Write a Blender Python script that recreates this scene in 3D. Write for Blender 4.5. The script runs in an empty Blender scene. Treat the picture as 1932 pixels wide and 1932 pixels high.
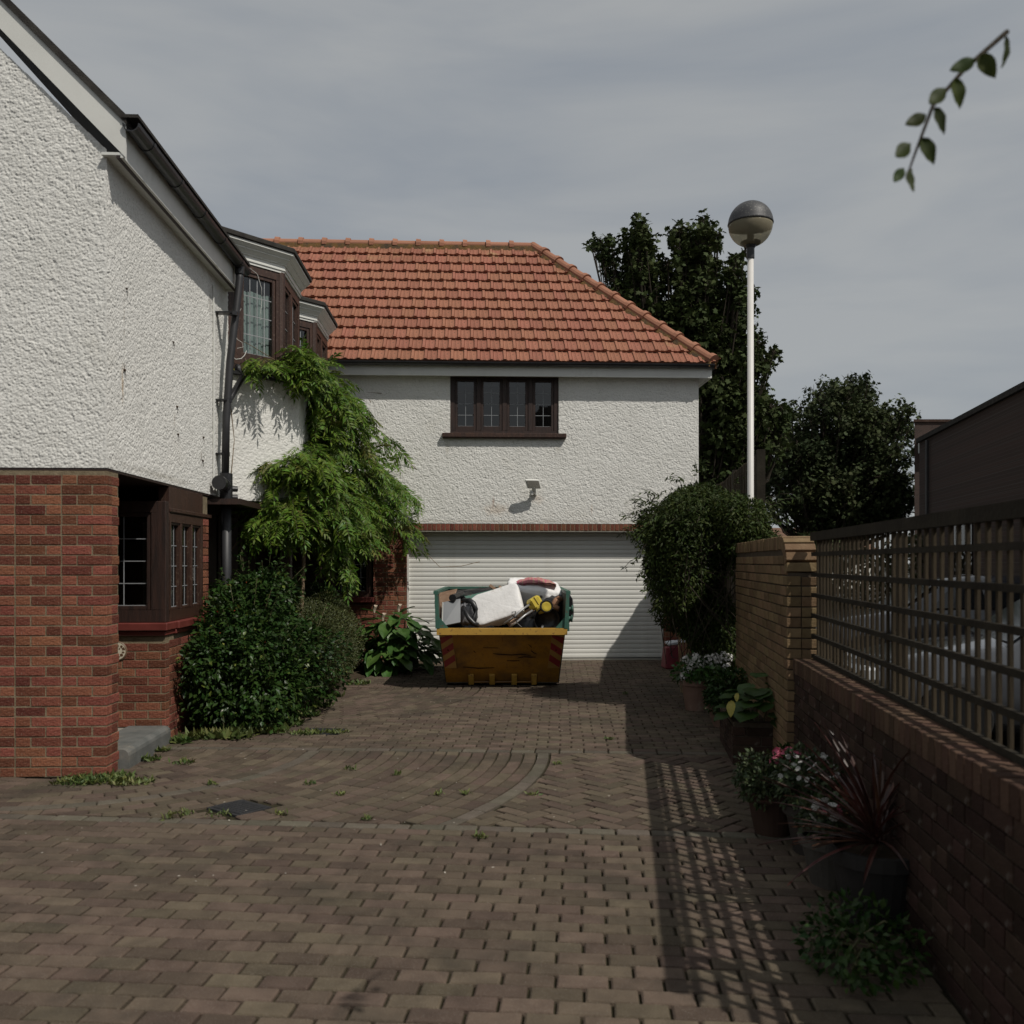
import bpy, bmesh, math, random
import numpy as np
from mathutils import Vector, Matrix

R = math.radians
rng = random.Random(7)
nr = np.random.default_rng(11)
scene = bpy.context.scene
COL = scene.collection

# ------------------------------------------------------------------ camera
CAM_H = 1.6
FPX = 1674.0          # focal length in units of a 1932-wide picture
HOR = 1060.0          # horizon line in the same units
cam_d = bpy.data.cameras.new('camera')
cam = bpy.data.objects.new('camera', cam_d)
COL.objects.link(cam)
cam.location = (0, 0, CAM_H)
cam.rotation_euler = (R(90), 0, 0)
cam_d.sensor_width = 36
cam_d.lens = 36 * FPX / 1932.0
cam_d.shift_y = (HOR - 966.0) / 1932.0
cam_d.clip_start = 0.05
cam_d.clip_end = 1500
cam_d.dof.use_dof = True
cam_d.dof.focus_distance = 13.0
cam_d.dof.aperture_fstop = 3.2
scene.camera = cam

# ------------------------------------------------------------------ sky and sun
SUN = Vector((0.58, -0.526, 1.0)).normalized()
EL = math.asin(SUN.z)
AZ = math.atan2(SUN.x, SUN.y)
w = bpy.data.worlds.new('World')
scene.world = w
w.use_nodes = True
nt = w.node_tree
nt.nodes.clear()
out = nt.nodes.new('ShaderNodeOutputWorld')
bg = nt.nodes.new('ShaderNodeBackground')
bg.inputs['Strength'].default_value = 0.1
sky = nt.nodes.new('ShaderNodeTexSky')
sky.sky_type = 'NISHITA'
sky.sun_disc = False
sky.sun_elevation = EL
sky.sun_rotation = AZ
tc = nt.nodes.new('ShaderNodeTexCoord')
mp = nt.nodes.new('ShaderNodeMapping')
mp.inputs['Scale'].default_value = (1.1, 1.1, 5.5)
mp.inputs['Rotation'].default_value = (0.0, R(5), 0)
n1 = nt.nodes.new('ShaderNodeTexNoise')
n1.inputs['Scale'].default_value = 2.1
n1.inputs['Detail'].default_value = 5
n1.inputs['Roughness'].default_value = 0.5
n1.inputs['Distortion'].default_value = 0.35
cr = nt.nodes.new('ShaderNodeValToRGB')
cr.color_ramp.elements[0].position = 0.25
cr.color_ramp.elements[0].color = (2.75, 3.0, 3.3, 1)
cr.color_ramp.elements[1].position = 0.58
cr.color_ramp.elements[1].color = (3.85, 3.95, 3.95, 1)
mx = nt.nodes.new('ShaderNodeMixRGB')
mx.inputs[0].default_value = 0.9
L = nt.links.new
L(tc.outputs['Generated'], mp.inputs['Vector'])
L(mp.outputs['Vector'], n1.inputs['Vector'])
L(n1.outputs['Fac'], cr.inputs['Fac'])
L(sky.outputs['Color'], mx.inputs[1])
L(cr.outputs['Color'], mx.inputs[2])
L(mx.outputs['Color'], bg.inputs['Color'])
L(bg.outputs['Background'], out.inputs['Surface'])

sun_d = bpy.data.lights.new('sun', 'SUN')
sun_d.energy = 3.0
sun_d.angle = R(0.53)
sun_d.color = (1.0, 0.95, 0.87)
sun = bpy.data.objects.new('sun', sun_d)
COL.objects.link(sun)
sun.location = (8, -8, 20)
sun.rotation_euler = SUN.to_track_quat('Z', 'Y').to_euler()

vs = scene.view_settings
vs.view_transform = 'Standard'
vs.look = 'None'
vs.exposure = 0.0
vs.gamma = 1.0
vs.use_curve_mapping = False
try:
    scene.cycles.max_bounces = 8
    scene.cycles.transparent_max_bounces = 12
except Exception:
    pass

# ------------------------------------------------------------------ materials
MATS = {}
def M(name, c1, c2=None, scale=6.0, rough=0.6, bump=0.0, bscale=60.0, rnd=0.0, metal=0.0,
      spec=0.5, hue=0.0, speck=None, speck_scale=120, speck_amt=0.0, trans=0.0, stretch=None, stain=None, stain_scale=1.5,
      stain_lo=0.55, stain_hi=0.75, coat=0.0):
    if name in MATS: return MATS[name]
    if spec == 0.5 and rough >= 0.75: spec = 0.12
    m = bpy.data.materials.new(name); m.use_nodes = True
    t = m.node_tree; t.nodes.clear(); N = t.nodes.new; K = t.links.new
    o = N('ShaderNodeOutputMaterial'); p = N('ShaderNodeBsdfPrincipled')
    p.inputs['Roughness'].default_value = rough
    p.inputs['Metallic'].default_value = metal
    p.inputs['Specular IOR Level'].default_value = spec
    p.inputs['Coat Weight'].default_value = coat
    tcn = N('ShaderNodeTexCoord'); vec = tcn.outputs['Object']
    if stretch:
        mpn = N('ShaderNodeMapping'); mpn.inputs['Scale'].default_value = stretch
        K(vec, mpn.inputs['Vector']); vec = mpn.outputs['Vector']
    c2 = c2 or tuple(min(1, c * 1.15) for c in c1)
    nz = N('ShaderNodeTexNoise'); nz.inputs['Scale'].default_value = scale; nz.inputs['Detail'].default_value = 4
    K(vec, nz.inputs['Vector'])
    rp = N('ShaderNodeMapRange'); rp.inputs[1].default_value = 0.3; rp.inputs[2].default_value = 0.7
    K(nz.outputs['Fac'], rp.inputs[0])
    mxn = N('ShaderNodeMixRGB'); mxn.inputs[1].default_value = (*c1, 1); mxn.inputs[2].default_value = (*c2, 1)
    K(rp.outputs[0], mxn.inputs[0]); colr = mxn.outputs[0]
    if rnd > 0 or hue > 0:
        oi = N('ShaderNodeObjectInfo'); ge = N('ShaderNodeNewGeometry')
        ad = N('ShaderNodeMath'); ad.operation = 'ADD'; K(oi.outputs['Random'], ad.inputs[0]); K(ge.outputs['Random Per Island'], ad.inputs[1])
        fr = N('ShaderNodeMath'); fr.operation = 'FRACT'; K(ad.outputs[0], fr.inputs[0])
        m2 = N('ShaderNodeMath'); m2.operation = 'MULTIPLY'; m2.inputs[1].default_value = 7.31; K(fr.outputs[0], m2.inputs[0])
        f2 = N('ShaderNodeMath'); f2.operation = 'FRACT'; K(m2.outputs[0], f2.inputs[0])
        hs = N('ShaderNodeHueSaturation')
        v = N('ShaderNodeMapRange'); v.inputs[3].default_value = 1 - rnd; v.inputs[4].default_value = 1 + rnd; K(fr.outputs[0], v.inputs[0])
        h = N('ShaderNodeMapRange'); h.inputs[3].default_value = 0.5 - hue; h.inputs[4].default_value = 0.5 + hue; K(f2.outputs[0], h.inputs[0])
        K(v.outputs[0], hs.inputs['Value']); K(h.outputs[0], hs.inputs['Hue']); K(colr, hs.inputs['Color']); colr = hs.outputs['Color']
    if speck:
        s = N('ShaderNodeTexNoise'); s.inputs['Scale'].default_value = speck_scale; s.inputs['Detail'].default_value = 2
        K(tcn.outputs['Object'], s.inputs['Vector'])
        sr = N('ShaderNodeMapRange'); sr.inputs[1].default_value = 0.6; sr.inputs[2].default_value = 0.68; sr.inputs[4].default_value = speck_amt
        K(s.outputs['Fac'], sr.inputs[0])
        sm = N('ShaderNodeMixRGB'); sm.inputs[2].default_value = (*speck, 1)
        K(sr.outputs[0], sm.inputs[0]); K(colr, sm.inputs[1]); colr = sm.outputs[0]
    if stain:
        s = N('ShaderNodeTexNoise'); s.inputs['Scale'].default_value = stain_scale; s.inputs['Detail'].default_value = 6; s.inputs['Roughness'].default_value = 0.65
        K(tcn.outputs['Object'], s.inputs['Vector'])
        sr = N('ShaderNodeMapRange'); sr.inputs[1].default_value = stain_lo; sr.inputs[2].default_value = stain_hi
        K(s.outputs['Fac'], sr.inputs[0])
        sm = N('ShaderNodeMixRGB'); sm.inputs[2].default_value = (*stain, 1)
        K(sr.outputs[0], sm.inputs[0]); K(colr, sm.inputs[1]); colr = sm.outputs[0]
    K(colr, p.inputs['Base Color'])
    if bump > 0:
        b = N('ShaderNodeTexNoise'); b.inputs['Scale'].default_value = bscale; b.inputs['Detail'].default_value = 5
        K(vec, b.inputs['Vector'])
        bn = N('ShaderNodeBump'); bn.inputs['Strength'].default_value = bump; bn.inputs['Distance'].default_value = 0.01
        K(b.outputs['Fac'], bn.inputs['Height']); K(bn.outputs['Normal'], p.inputs['Normal'])
    if trans > 0:
        tl = N('ShaderNodeBsdfTranslucent'); ms = N('ShaderNodeMixShader'); ms.inputs[0].default_value = trans
        K(colr, tl.inputs['Color']); K(p.outputs[0], ms.inputs[1]); K(tl.outputs[0], ms.inputs[2]); K(ms.outputs[0], o.inputs['Surface'])
    else:
        K(p.outputs[0], o.inputs['Surface'])
    MATS[name] = m
    return m

def glass_mat(name, tint=(0.75, 0.8, 0.8), ior=1.5, base=0.06, fr=1.0):
    if name in MATS: return MATS[name]
    m = bpy.data.materials.new(name); m.use_nodes = True
    t = m.node_tree; t.nodes.clear(); N = t.nodes.new; K = t.links.new
    o = N('ShaderNodeOutputMaterial')
    tr = N('ShaderNodeBsdfTransparent'); tr.inputs['Color'].default_value = (*tint, 1)
    gl = N('ShaderNodeBsdfGlossy'); gl.inputs['Roughness'].default_value = 0.015
    fn = N('ShaderNodeFresnel'); fn.inputs['IOR'].default_value = ior
    mu = N('ShaderNodeMath'); mu.operation = 'MULTIPLY_ADD'; mu.inputs[1].default_value = fr; mu.inputs[2].default_value = base
    nz = N('ShaderNodeTexNoise'); nz.inputs['Scale'].default_value = 3.0
    tcn = N('ShaderNodeTexCoord'); K(tcn.outputs['Object'], nz.inputs['Vector'])
    bn = N('ShaderNodeBump'); bn.inputs['Strength'].default_value = 0.05; bn.inputs['Distance'].default_value = 0.02
    K(nz.outputs['Fac'], bn.inputs['Height']); K(bn.outputs['Normal'], gl.inputs['Normal'])
    ms = N('ShaderNodeMixShader')
    ge = N('ShaderNodeNewGeometry'); bf = N('ShaderNodeMath'); bf.operation = 'SUBTRACT'; bf.inputs[0].default_value = 1; K(ge.outputs['Backfacing'], bf.inputs[1])
    m3 = N('ShaderNodeMath'); m3.operation = 'MULTIPLY'; K(mu.outputs[0], m3.inputs[0]); K(bf.outputs[0], m3.inputs[1])
    K(fn.outputs[0], mu.inputs[0]); K(m3.outputs[0], ms.inputs[0]); K(tr.outputs[0], ms.inputs[1]); K(gl.outputs[0], ms.inputs[2])
    K(ms.outputs[0], o.inputs['Surface'])
    MATS[name] = m
    return m

RENDER = M('roughcast', (0.68, 0.672, 0.635), (0.76, 0.752, 0.715), scale=2.2, rough=0.92, bump=0.25, bscale=170, speck=(0.25, 0.23, 0.2), speck_scale=55, speck_amt=0.35,
           stain=(0.57, 0.55, 0.49), stain_scale=1.1, stain_lo=0.56, stain_hi=0.85, spec=0.15)
SMOOTHWALL = M('render_core', (0.6, 0.58, 0.52), (0.68, 0.66, 0.6), scale=3, rough=0.9, bump=0.4, bscale=60)
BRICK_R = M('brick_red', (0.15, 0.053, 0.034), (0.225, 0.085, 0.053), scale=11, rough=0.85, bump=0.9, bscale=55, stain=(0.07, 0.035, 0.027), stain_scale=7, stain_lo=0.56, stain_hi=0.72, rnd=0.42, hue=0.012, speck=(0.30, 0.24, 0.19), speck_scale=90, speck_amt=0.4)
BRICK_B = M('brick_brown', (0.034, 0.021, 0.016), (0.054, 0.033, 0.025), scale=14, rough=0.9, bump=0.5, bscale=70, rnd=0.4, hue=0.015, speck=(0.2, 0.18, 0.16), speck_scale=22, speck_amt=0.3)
BRICK_Y = M('brick_yellow', (0.16, 0.105, 0.058), (0.22, 0.155, 0.088), scale=12, rough=0.9, bump=0.5, bscale=70, rnd=0.25, hue=0.012)
MORTAR = M('mortar', (0.16, 0.125, 0.08), (0.26, 0.21, 0.14), scale=20, rough=0.95, bump=0.5, bscale=120)
MORTAR_D = M('mortar_dark', (0.07, 0.055, 0.04), (0.1, 0.08, 0.06), scale=20, rough=0.95, bump=0.5, bscale=120)
TILE = M('roof_tile', (0.275, 0.117, 0.076), (0.325, 0.143, 0.096), scale=5, rough=0.8, bump=0.3, bscale=90, rnd=0.1, hue=0.006, speck=(0.09, 0.07, 0.045), speck_scale=26, speck_amt=0.75,
         stain=(0.36, 0.22, 0.12), stain_scale=2.2, stain_lo=0.56, stain_hi=0.72)
RIDGE = M('ridge_tile', (0.30, 0.14, 0.09), (0.35, 0.17, 0.11), scale=5, rough=0.8, bump=0.3, bscale=90, rnd=0.1)
BED = M('tile_bedding', (0.09, 0.07, 0.05), (0.22, 0.13, 0.05), scale=9, rough=1, bump=1, bscale=40)
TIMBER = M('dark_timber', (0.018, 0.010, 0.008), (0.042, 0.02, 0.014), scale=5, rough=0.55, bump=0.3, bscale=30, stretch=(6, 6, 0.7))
TIMBER2 = M('brown_timber', (0.028, 0.013, 0.0085), (0.062, 0.028, 0.017), scale=5, rough=0.5, bump=0.3, bscale=30, stretch=(6, 6, 0.7), speck=(0.2, 0.14, 0.1), speck_scale=45, speck_amt=0.3)
SILLRED = M('sill_red', (0.12, 0.026, 0.02), (0.17, 0.04, 0.032), scale=6, rough=0.45)
WPAINT = M('white_paint', (0.66, 0.66, 0.62), (0.74, 0.74, 0.70), scale=3, rough=0.5, stain=(0.45, 0.45, 0.41), stain_scale=3, stain_lo=0.58, stain_hi=0.85)
DOORW = M('door_white', (0.68, 0.675, 0.63), (0.74, 0.735, 0.69), scale=1.3, rough=0.42, stain=(0.56, 0.54, 0.48), stain_scale=2.5, stain_lo=0.55, stain_hi=0.9)
BLACKP = M('black_plastic', (0.012, 0.012, 0.013), (0.022, 0.022, 0.024), scale=8, rough=0.38, bump=0.05, speck=(0.08, 0.08, 0.08), speck_scale=80, speck_amt=0.4)
GREYPIPE = M('grey_pipe', (0.018, 0.018, 0.02), (0.03, 0.03, 0.033), scale=8, rough=0.5)
ASPH_ROOF = M('roof_felt', (0.035, 0.032, 0.03), (0.06, 0.056, 0.05), scale=9, rough=0.95, bump=0.6, bscale=120)
BRICK_C = M('brick_coping', (0.07, 0.043, 0.03), (0.11, 0.068, 0.047), scale=14, rough=0.9, bump=0.5, bscale=70, rnd=0.3, hue=0.012)
CONC = M('concrete', (0.21, 0.2, 0.175), (0.29, 0.275, 0.24), scale=8, rough=0.95, bump=0.5, bscale=80, speck=(0.12, 0.12, 0.1), speck_amt=0.6)
LEAD = M('window_lead', (0.24, 0.25, 0.26), (0.3, 0.31, 0.32), scale=10, rough=0.5)
GLASS = glass_mat('window_glass')
GLASSD = glass_mat('window_glass_dark', tint=(0.5, 0.52, 0.53), base=0.05)
GLASSR = glass_mat('window_glass_bay', tint=(0.5, 0.52, 0.53), base=0.12, fr=1.5)
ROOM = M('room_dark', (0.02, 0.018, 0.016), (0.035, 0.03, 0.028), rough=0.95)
CURTAIN = M('curtain', (0.6, 0.63, 0.57), (0.68, 0.7, 0.64), scale=3, rough=0.9, trans=0.15, stretch=(9, 9, 0.4))
PAVER = M('paver', (0.082, 0.062, 0.046), (0.12, 0.091, 0.067), scale=9, rough=0.9, bump=0.5, bscale=140, rnd=0.25, hue=0.02, speck=(0.3, 0.27, 0.23), speck_scale=240, speck_amt=0.35,
          stain=(0.05, 0.044, 0.034), stain_scale=1.3, stain_lo=0.5, stain_hi=0.75)
PAVER_L = M('paver_buff', (0.090, 0.078, 0.060), (0.118, 0.101, 0.079), scale=9, rough=0.9, bump=0.5, bscale=140, rnd=0.2, hue=0.02, speck=(0.35, 0.33, 0.28), speck_scale=240, speck_amt=0.3)
JOINT = M('joint_sand', (0.026, 0.022, 0.014), (0.045, 0.04, 0.022), scale=30, rough=1, bump=0.6, bscale=120)
ASPHALT = M('asphalt', (0.05, 0.05, 0.048), (0.07, 0.068, 0.065), scale=14, rough=0.95, bump=0.5, bscale=200)
SOIL = M('soil', (0.045, 0.033, 0.022), (0.08, 0.06, 0.04), scale=14, rough=1, bump=1, bscale=60)
IRON = M('iron_cover', (0.018, 0.018, 0.02), (0.03, 0.03, 0.032), scale=20, rough=0.6, bump=0.3, bscale=160)
FENCEW = M('fence_wood', (0.046, 0.036, 0.024), (0.074, 0.058, 0.038), scale=6, rough=0.85, bump=0.4, bscale=40, rnd=0.25, stretch=(6, 6, 0.6))
FENCED = M('fence_rail', (0.02, 0.017, 0.013), (0.035, 0.03, 0.022), scale=6, rough=0.85, bump=0.4, bscale=40, rnd=0.2)
BARK = M('bark', (0.032, 0.026, 0.02), (0.055, 0.046, 0.035), scale=10, rough=0.95, bump=0.8, bscale=30, stretch=(3, 3, 0.6))
TERRA = M('terracotta', (0.17, 0.105, 0.08), (0.24, 0.155, 0.12), scale=5, rough=0.9, bump=0.2, bscale=60, stain=(0.3, 0.25, 0.2), stain_scale=5)
SKIPY = M('skip_yellow', (0.36, 0.165, 0.014), (0.42, 0.20, 0.02), scale=2.5, rough=0.5, bump=0.15, bscale=12, speck=(0.1, 0.05, 0.02), speck_scale=30, speck_amt=0.35, stain=(0.15, 0.075, 0.022), stain_scale=2.6, stain_lo=0.46, stain_hi=0.70)
SKIPY2 = M('skip_rim_yellow', (0.42, 0.24, 0.04), (0.48, 0.29, 0.055), scale=4, rough=0.5, speck=(0.16, 0.08, 0.03), speck_scale=30, speck_amt=0.8)
SKIPG = M('skip_green', (0.035, 0.105, 0.078), (0.055, 0.14, 0.105), scale=4, rough=0.5, speck=(0.12, 0.08, 0.05), speck_scale=30, speck_amt=0.7)
RUST = M('rust', (0.12, 0.05, 0.025), (0.2, 0.09, 0.04), scale=12, rough=0.9)
SCRATCH = M('scratch_dark', (0.03, 0.02, 0.012), (0.06, 0.035, 0.02), scale=20, rough=0.8)
CHEVR = M('chevron_red', (0.24, 0.026, 0.027), (0.30, 0.036, 0.036), scale=5, rough=0.4)
CHEVY = M('chevron_buff', (0.36, 0.20, 0.05), (0.42, 0.24, 0.07), scale=5, rough=0.4)

LEAF_W = M('leaf_wisteria', (0.072, 0.145, 0.014), (0.13, 0.205, 0.026), scale=2.0, rough=0.5, rnd=0.3, hue=0.025, trans=0.3, spec=0.35)
LEAF_W2 = M('leaf_wisteria_young', (0.11, 0.17, 0.03), (0.16, 0.15, 0.04), scale=2.0, rough=0.5, rnd=0.3, hue=0.03, trans=0.3, spec=0.35)
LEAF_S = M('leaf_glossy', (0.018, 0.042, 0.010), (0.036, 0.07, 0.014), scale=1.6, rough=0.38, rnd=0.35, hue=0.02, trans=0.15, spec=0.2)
LEAF_SY = M('leaf_yellowing', (0.12, 0.16, 0.03), (0.16, 0.19, 0.04), scale=2, rough=0.4, rnd=0.25, hue=0.03, trans=0.25)
LEAF_F = M('leaf_fine', (0.045, 0.058, 0.015), (0.08, 0.09, 0.024), scale=2.6, rough=0.6, rnd=0.35, hue=0.03, trans=0.2)
LEAF_H = M('leaf_broad', (0.04, 0.095, 0.02), (0.075, 0.15, 0.035), scale=3, rough=0.35, rnd=0.25, hue=0.02, trans=0.2, bump=0.3, bscale=25)
LEAF_J = M('leaf_climber', (0.024, 0.040, 0.008), (0.044, 0.062, 0.012), scale=1.6, rough=0.6, spec=0.2, rnd=0.35, hue=0.025, trans=0.2)
LEAF_T = M('leaf_tree', (0.03, 0.046, 0.014), (0.055, 0.07, 0.024), scale=0.5, rough=0.65, rnd=0.35, hue=0.015, trans=0.12, spec=0.12)
LEAF_T2 = M('leaf_tree_far', (0.032, 0.046, 0.02), (0.055, 0.068, 0.027), scale=0.5, rough=0.65, rnd=0.35, hue=0.02, trans=0.12, spec=0.12)
LEAF_WEED = M('leaf_weed', (0.06, 0.11, 0.025), (0.15, 0.16, 0.045), scale=4, rough=0.6, rnd=0.35, hue=0.03, trans=0.25)
STEMG = M('stem_green', (0.09, 0.1, 0.04), (0.14, 0.12, 0.06), scale=8, rough=0.7)
STEMB = M('stem_brown', (0.16, 0.11, 0.07), (0.24, 0.18, 0.12), scale=8, rough=0.85)
PETAL_W = M('petal_white', (0.72, 0.7, 0.66), (0.8, 0.79, 0.76), scale=8, rough=0.7, trans=0.25)
PETAL_P = M('petal_pink', (0.5, 0.09, 0.16), (0.62, 0.16, 0.24), scale=8, rough=0.7, rnd=0.2, trans=0.25)
PETAL_R = M('petal_red', (0.5, 0.05, 0.02), (0.6, 0.1, 0.05), scale=8, rough=0.6, rnd=0.2, trans=0.2)
CORDY = M('leaf_red_spike', (0.04, 0.014, 0.012), (0.10, 0.04, 0.026), scale=3, rough=0.4, rnd=0.4, hue=0.02, trans=0.15)

# ------------------------------------------------------------------ helpers
def tag(o, label=None, cat=None, group=None, kind=None):
    if label: o['label'] = label
    if cat: o['category'] = cat
    if group: o['group'] = group
    if kind: o['kind'] = kind
    return o

def empty(name, loc=(0, 0, 0), rz=0.0, label=None, cat=None, group=None):
    o = bpy.data.objects.new(name, None)
    o.empty_display_size = 0.2
    COL.objects.link(o)
    o.location = loc; o.rotation_euler = (0, 0, rz)
    return tag(o, label, cat, group)

def link(name, me, parent=None, loc=None, rot=None, kind=None, label=None):
    o = bpy.data.objects.new(name, me)
    COL.objects.link(o)
    if parent is not None: o.parent = parent
    if loc is not None: o.location = loc
    if rot is not None: o.rotation_euler = rot
    if kind: o['kind'] = kind
    if label: o['label'] = label
    return o

def add_stain(m, centre, radii, col, strength=.8, scale=14):
    """a blotch of rust or grime at one place on a surface"""
    t = m.node_tree; N = t.nodes.new; K = t.links.new
    p = next(n for n in t.nodes if n.type == 'BSDF_PRINCIPLED'); src = p.inputs['Base Color'].links[0].from_socket
    c = N('ShaderNodeTexCoord'); mp_ = N('ShaderNodeMapping'); mp_.vector_type = 'TEXTURE'
    mp_.inputs['Location'].default_value = centre; mp_.inputs['Scale'].default_value = radii
    ln = N('ShaderNodeVectorMath'); ln.operation = 'LENGTH'; nz = N('ShaderNodeTexNoise'); nz.inputs['Scale'].default_value = scale; nz.inputs['Detail'].default_value = 5
    K(c.outputs['Object'], mp_.inputs['Vector']); K(mp_.outputs[0], ln.inputs[0]); K(c.outputs['Object'], nz.inputs['Vector'])
    ad = N('ShaderNodeMath'); ad.operation = 'MULTIPLY_ADD'; ad.inputs[1].default_value = 1.1; K(nz.outputs['Fac'], ad.inputs[0]); K(ln.outputs['Value'], ad.inputs[2])
    mr = N('ShaderNodeMapRange'); mr.inputs[1].default_value = 1.35; mr.inputs[2].default_value = .55; mr.inputs[3].default_value = 0; mr.inputs[4].default_value = strength
    K(ad.outputs[0], mr.inputs[0])
    mx_ = N('ShaderNodeMixRGB'); mx_.inputs[2].default_value = (*col, 1); K(mr.outputs[0], mx_.inputs[0]); K(src, mx_.inputs[1]); K(mx_.outputs[0], p.inputs['Base Color'])
RENDER_H = RENDER.copy(); RENDER_H.name = 'roughcast_house'
RENDER_G = RENDER.copy(); RENDER_G.name = 'roughcast_garage'
for c_, r_, k_, s_ in (((0, .30, 2.98), (.4, .035, .22), (.42, .28, .14), .8), ((0, .34, 3.12), (.4, .02, .06), (.1, .06, .04), .9), ((0, .33, 3.5), (.4, .012, .35), (.35, .32, .27), .8), ((0, 1.5, 2.9), (.4, .02, .12), (.25, .2, .16), .7), ((0, 2.3, 2.65), (.4, .02, .12), (.2, .16, .12), .7), ((0, 2.6, 4.3), (.4, .1, .25), (.3, .28, .25), .6), ((0, 1.2, 2.35), (.4, 1.4, .05), (.33, .31, .26), .6)):
    add_stain(RENDER_H, c_, r_, k_, s_)
for c_, r_, k_, s_ in (((-.25, 0, 2.45), (.35, .4, .16), (.5, .40, .31), .7), ((-.30, 0, 2.58), (.03, .4, .12), (.3, .17, .11), .7), ((.42, 0, 2.62), (.16, .4, .12), (.55, .46, .38), .6), ((1.3, 0, 2.45), (.03, .4, .14), (.4, .3, .22), .6), ((.75, 0, 3.45), (.08, .4, .16), (.5, .48, .42), .6), ((-1.05, 0, 3.42), (.06, .4, .2), (.5, .48, .42), .6), ((0, 0, 2.26), (4, .4, .03), (.42, .38, .32), .7), ((2.6, 0, 2.4), (.5, .4, .2), (.5, .46, .38), .5)):
    add_stain(RENDER_G, c_, r_, k_, s_)

add_stain(SKIPY, (0, -.6, .05), (1.2, .6, .22), (.09, .05, .022), .8, 9)
add_stain(SKIPY, (.3, -.7, .42), (.5, .6, .10), (.12, .06, .022), .6, 9)

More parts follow.
